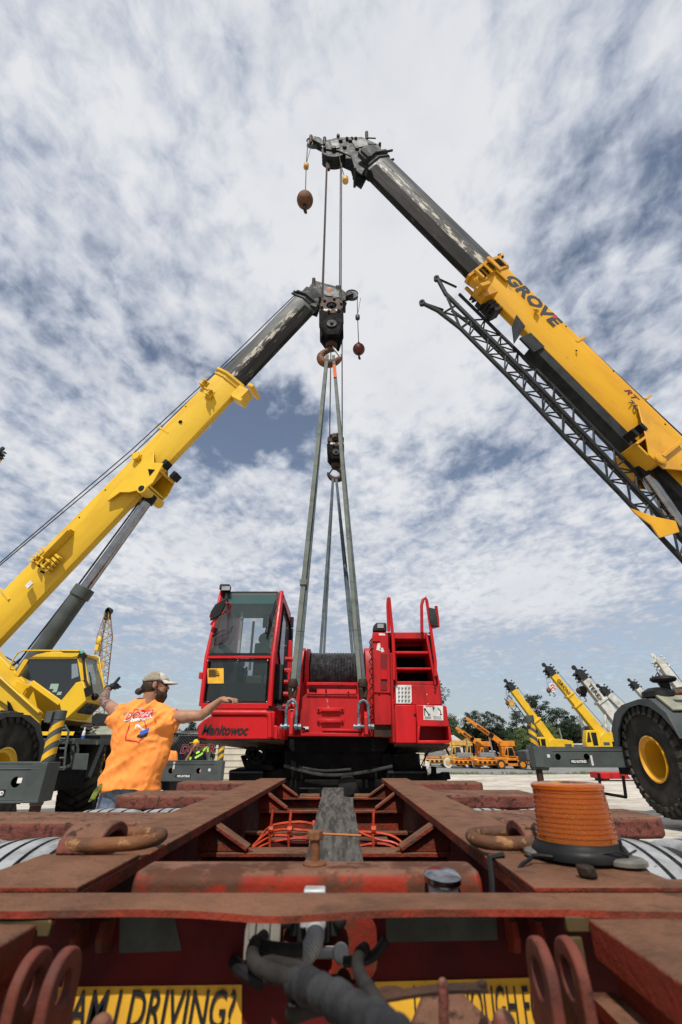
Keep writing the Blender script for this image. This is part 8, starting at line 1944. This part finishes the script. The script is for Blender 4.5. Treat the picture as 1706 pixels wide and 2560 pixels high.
mb = MB(); lat(mb, tp, bs_, .30, .95, 22); bo = mb.build('lattice_boom', paint('weathered_ochre_lattice', (.40,.24,.04,1), (.2,.11,.03,1), .6, scale=1), t)
mb = MB(); mb.extr([tp+Vector(v) for v in [(-.2,-.2,-.7),(.2,-.2,-.7),(.3,-.2,.0),(.05,-.2,.35),(-.2,-.2,0)]],(0,.4,0)); mb.lathe([(.1,-.2),(.3,-.2),(.3,.2),(.1,.2)], tp+Vector((.1,0,.1)), (0,1,0), 14); mb.build('boom_head', M['gdk'], bo)
mb = MB()
for dx in (-.05,.1,.2): mb.tube([tp+Vector((dx,-.3,0)), W(256,1600,YL_)+Vector((dx,-.3,0)), W(250,1760,YL_)+Vector((dx,-.3,0))], .02, 4)
mb.build('hoist_rope', M['rope'], t)
c = W(256,1604,YL_); mb = MB(); mb.ball(c-Vector((0,.6,0)), (.22,.14,.34)); mb.bx(c.x-.15,c.x+.15,c.y-.75,c.y-.45,c.z-.9,c.z-.4); hk = thing('hook_block', c-Vector((0,.6,1)), 'yellow hook block on the distant lattice boom', 'hook block'); mb.build('block_body', M['yel'], hk)
zg = gz(YL_); mb = MB(); mb.bx(bs_.x-4,bs_.x+.5,YL_-1.5,YL_+1.5,zg+1.1,zg+3.2); mb.build('house', M['yel'], t, bevel=.08)
for dy in (-1.8,1.1): MB().bx(bs_.x-4.5,bs_.x+1.5,YL_+dy,YL_+dy+.7,zg,zg+1.0).build('crawler_track', M['blk'], t, bevel=.3)
# mesh-sided job trailer with the shop sign
YT = 17.0; a = W(430,1828,YT); b = W(528,1828,YT); zg = gz(YT); zt_ = W(480,1829,YT).z
t = thing('mesh_sided_trailer', ((a.x+b.x)/2,YT,zg), 'mesh-sided trailer with galvanised frame and red lettered sign behind the two men', 'trailer')
mb = MB()
def fb_(p, q, w=.06): mb.beam(p, q, w, w)
zl_ = zg+.62
fb_((a.x+.05,YT,zt_),(b.x,YT,zt_)); fb_((b.x,YT,zl_),(b.x,YT,zt_),.09); fb_((a.x-.25,YT,zl_),(a.x+.05,YT,zt_),.08); fb_((a.x+.25,YT,zt_-.12),(b.x-.03,YT,zt_-.12),.04); fb_((a.x+.95,YT,zt_),(a.x+.95,YT,zl_),.03)
fb_((a.x-.3,YT,zl_),(b.x,YT,zl_),.08); fb_((a.x+.05,YT+1.9,zt_),(b.x,YT+1.9,zt_)); fb_((b.x,YT,zt_),(b.x,YT+1.9,zt_)); fb_((a.x+.05,YT,zt_),(a.x+.05,YT+1.9,zt_)); fb_((b.x,YT+1.9,zl_),(b.x,YT+1.9,zt_),.09); fb_((a.x-.25,YT+1.9,zl_),(a.x+.05,YT+1.9,zt_),.08)
fr_ = mb.build('frame', M['galv'], t)
mb = MB(); x0_, x1_ = a.x+.02, b.x-.06; mb.bx(x0_,x1_,YT+.06,YT+.075,zl_+.05,zt_-.14); mb.build('mesh_backing', M['mesh'], fr_)
mb = MB(); k = x0_
while k < x1_: 
    h_ = zt_-.16-zl_-.05; mb.beam((k,YT+.05,zl_+.05),(min(x1_,k+h_),YT+.05,zl_+.05+min(h_,x1_-k)),.012,.012); mb.beam((k,YT+.045,zl_+.05+h_),(min(x1_,k+h_),YT+.045,zl_+.05+h_-min(h_,x1_-k)),.012,.012); k += .09
mb.build('chain_mesh', M['galv'], fr_)
q = W(450,1882,YT-.03); sg = textmb('DOZER', q, (1,0,0), (0,0,1), .34, off=.024, shear=.2, depth=.0).build('lettering_border', M['txtw'], fr_); textmb('DOZER', q+Vector((0,-.01,.005)), (1,0,0), (0,0,1), .34, off=.008, shear=.2, depth=.0).build('lettering', M['txtr'], sg)
textmb('CRANE', W(462,1888,YT-.03), (1,0,0), (0,0,1), .13, off=.006, shear=.15, depth=.0).build('lettering', M['txtr'], sg)
mb = MB(); mb.bx(a.x-.3,b.x+.1,YT-.05,YT+1.95,zl_-.22,zl_-.03); mb.build('bed', M['gdk'], t)
for dx in (.5,1.2): MB().lathe([(.18,-.1),(.36,-.1),(.36,.1),(.18,.1)],(a.x+dx,YT-.02,zg+.36),(0,1,0),20).build('tyre', M['tire'], t)
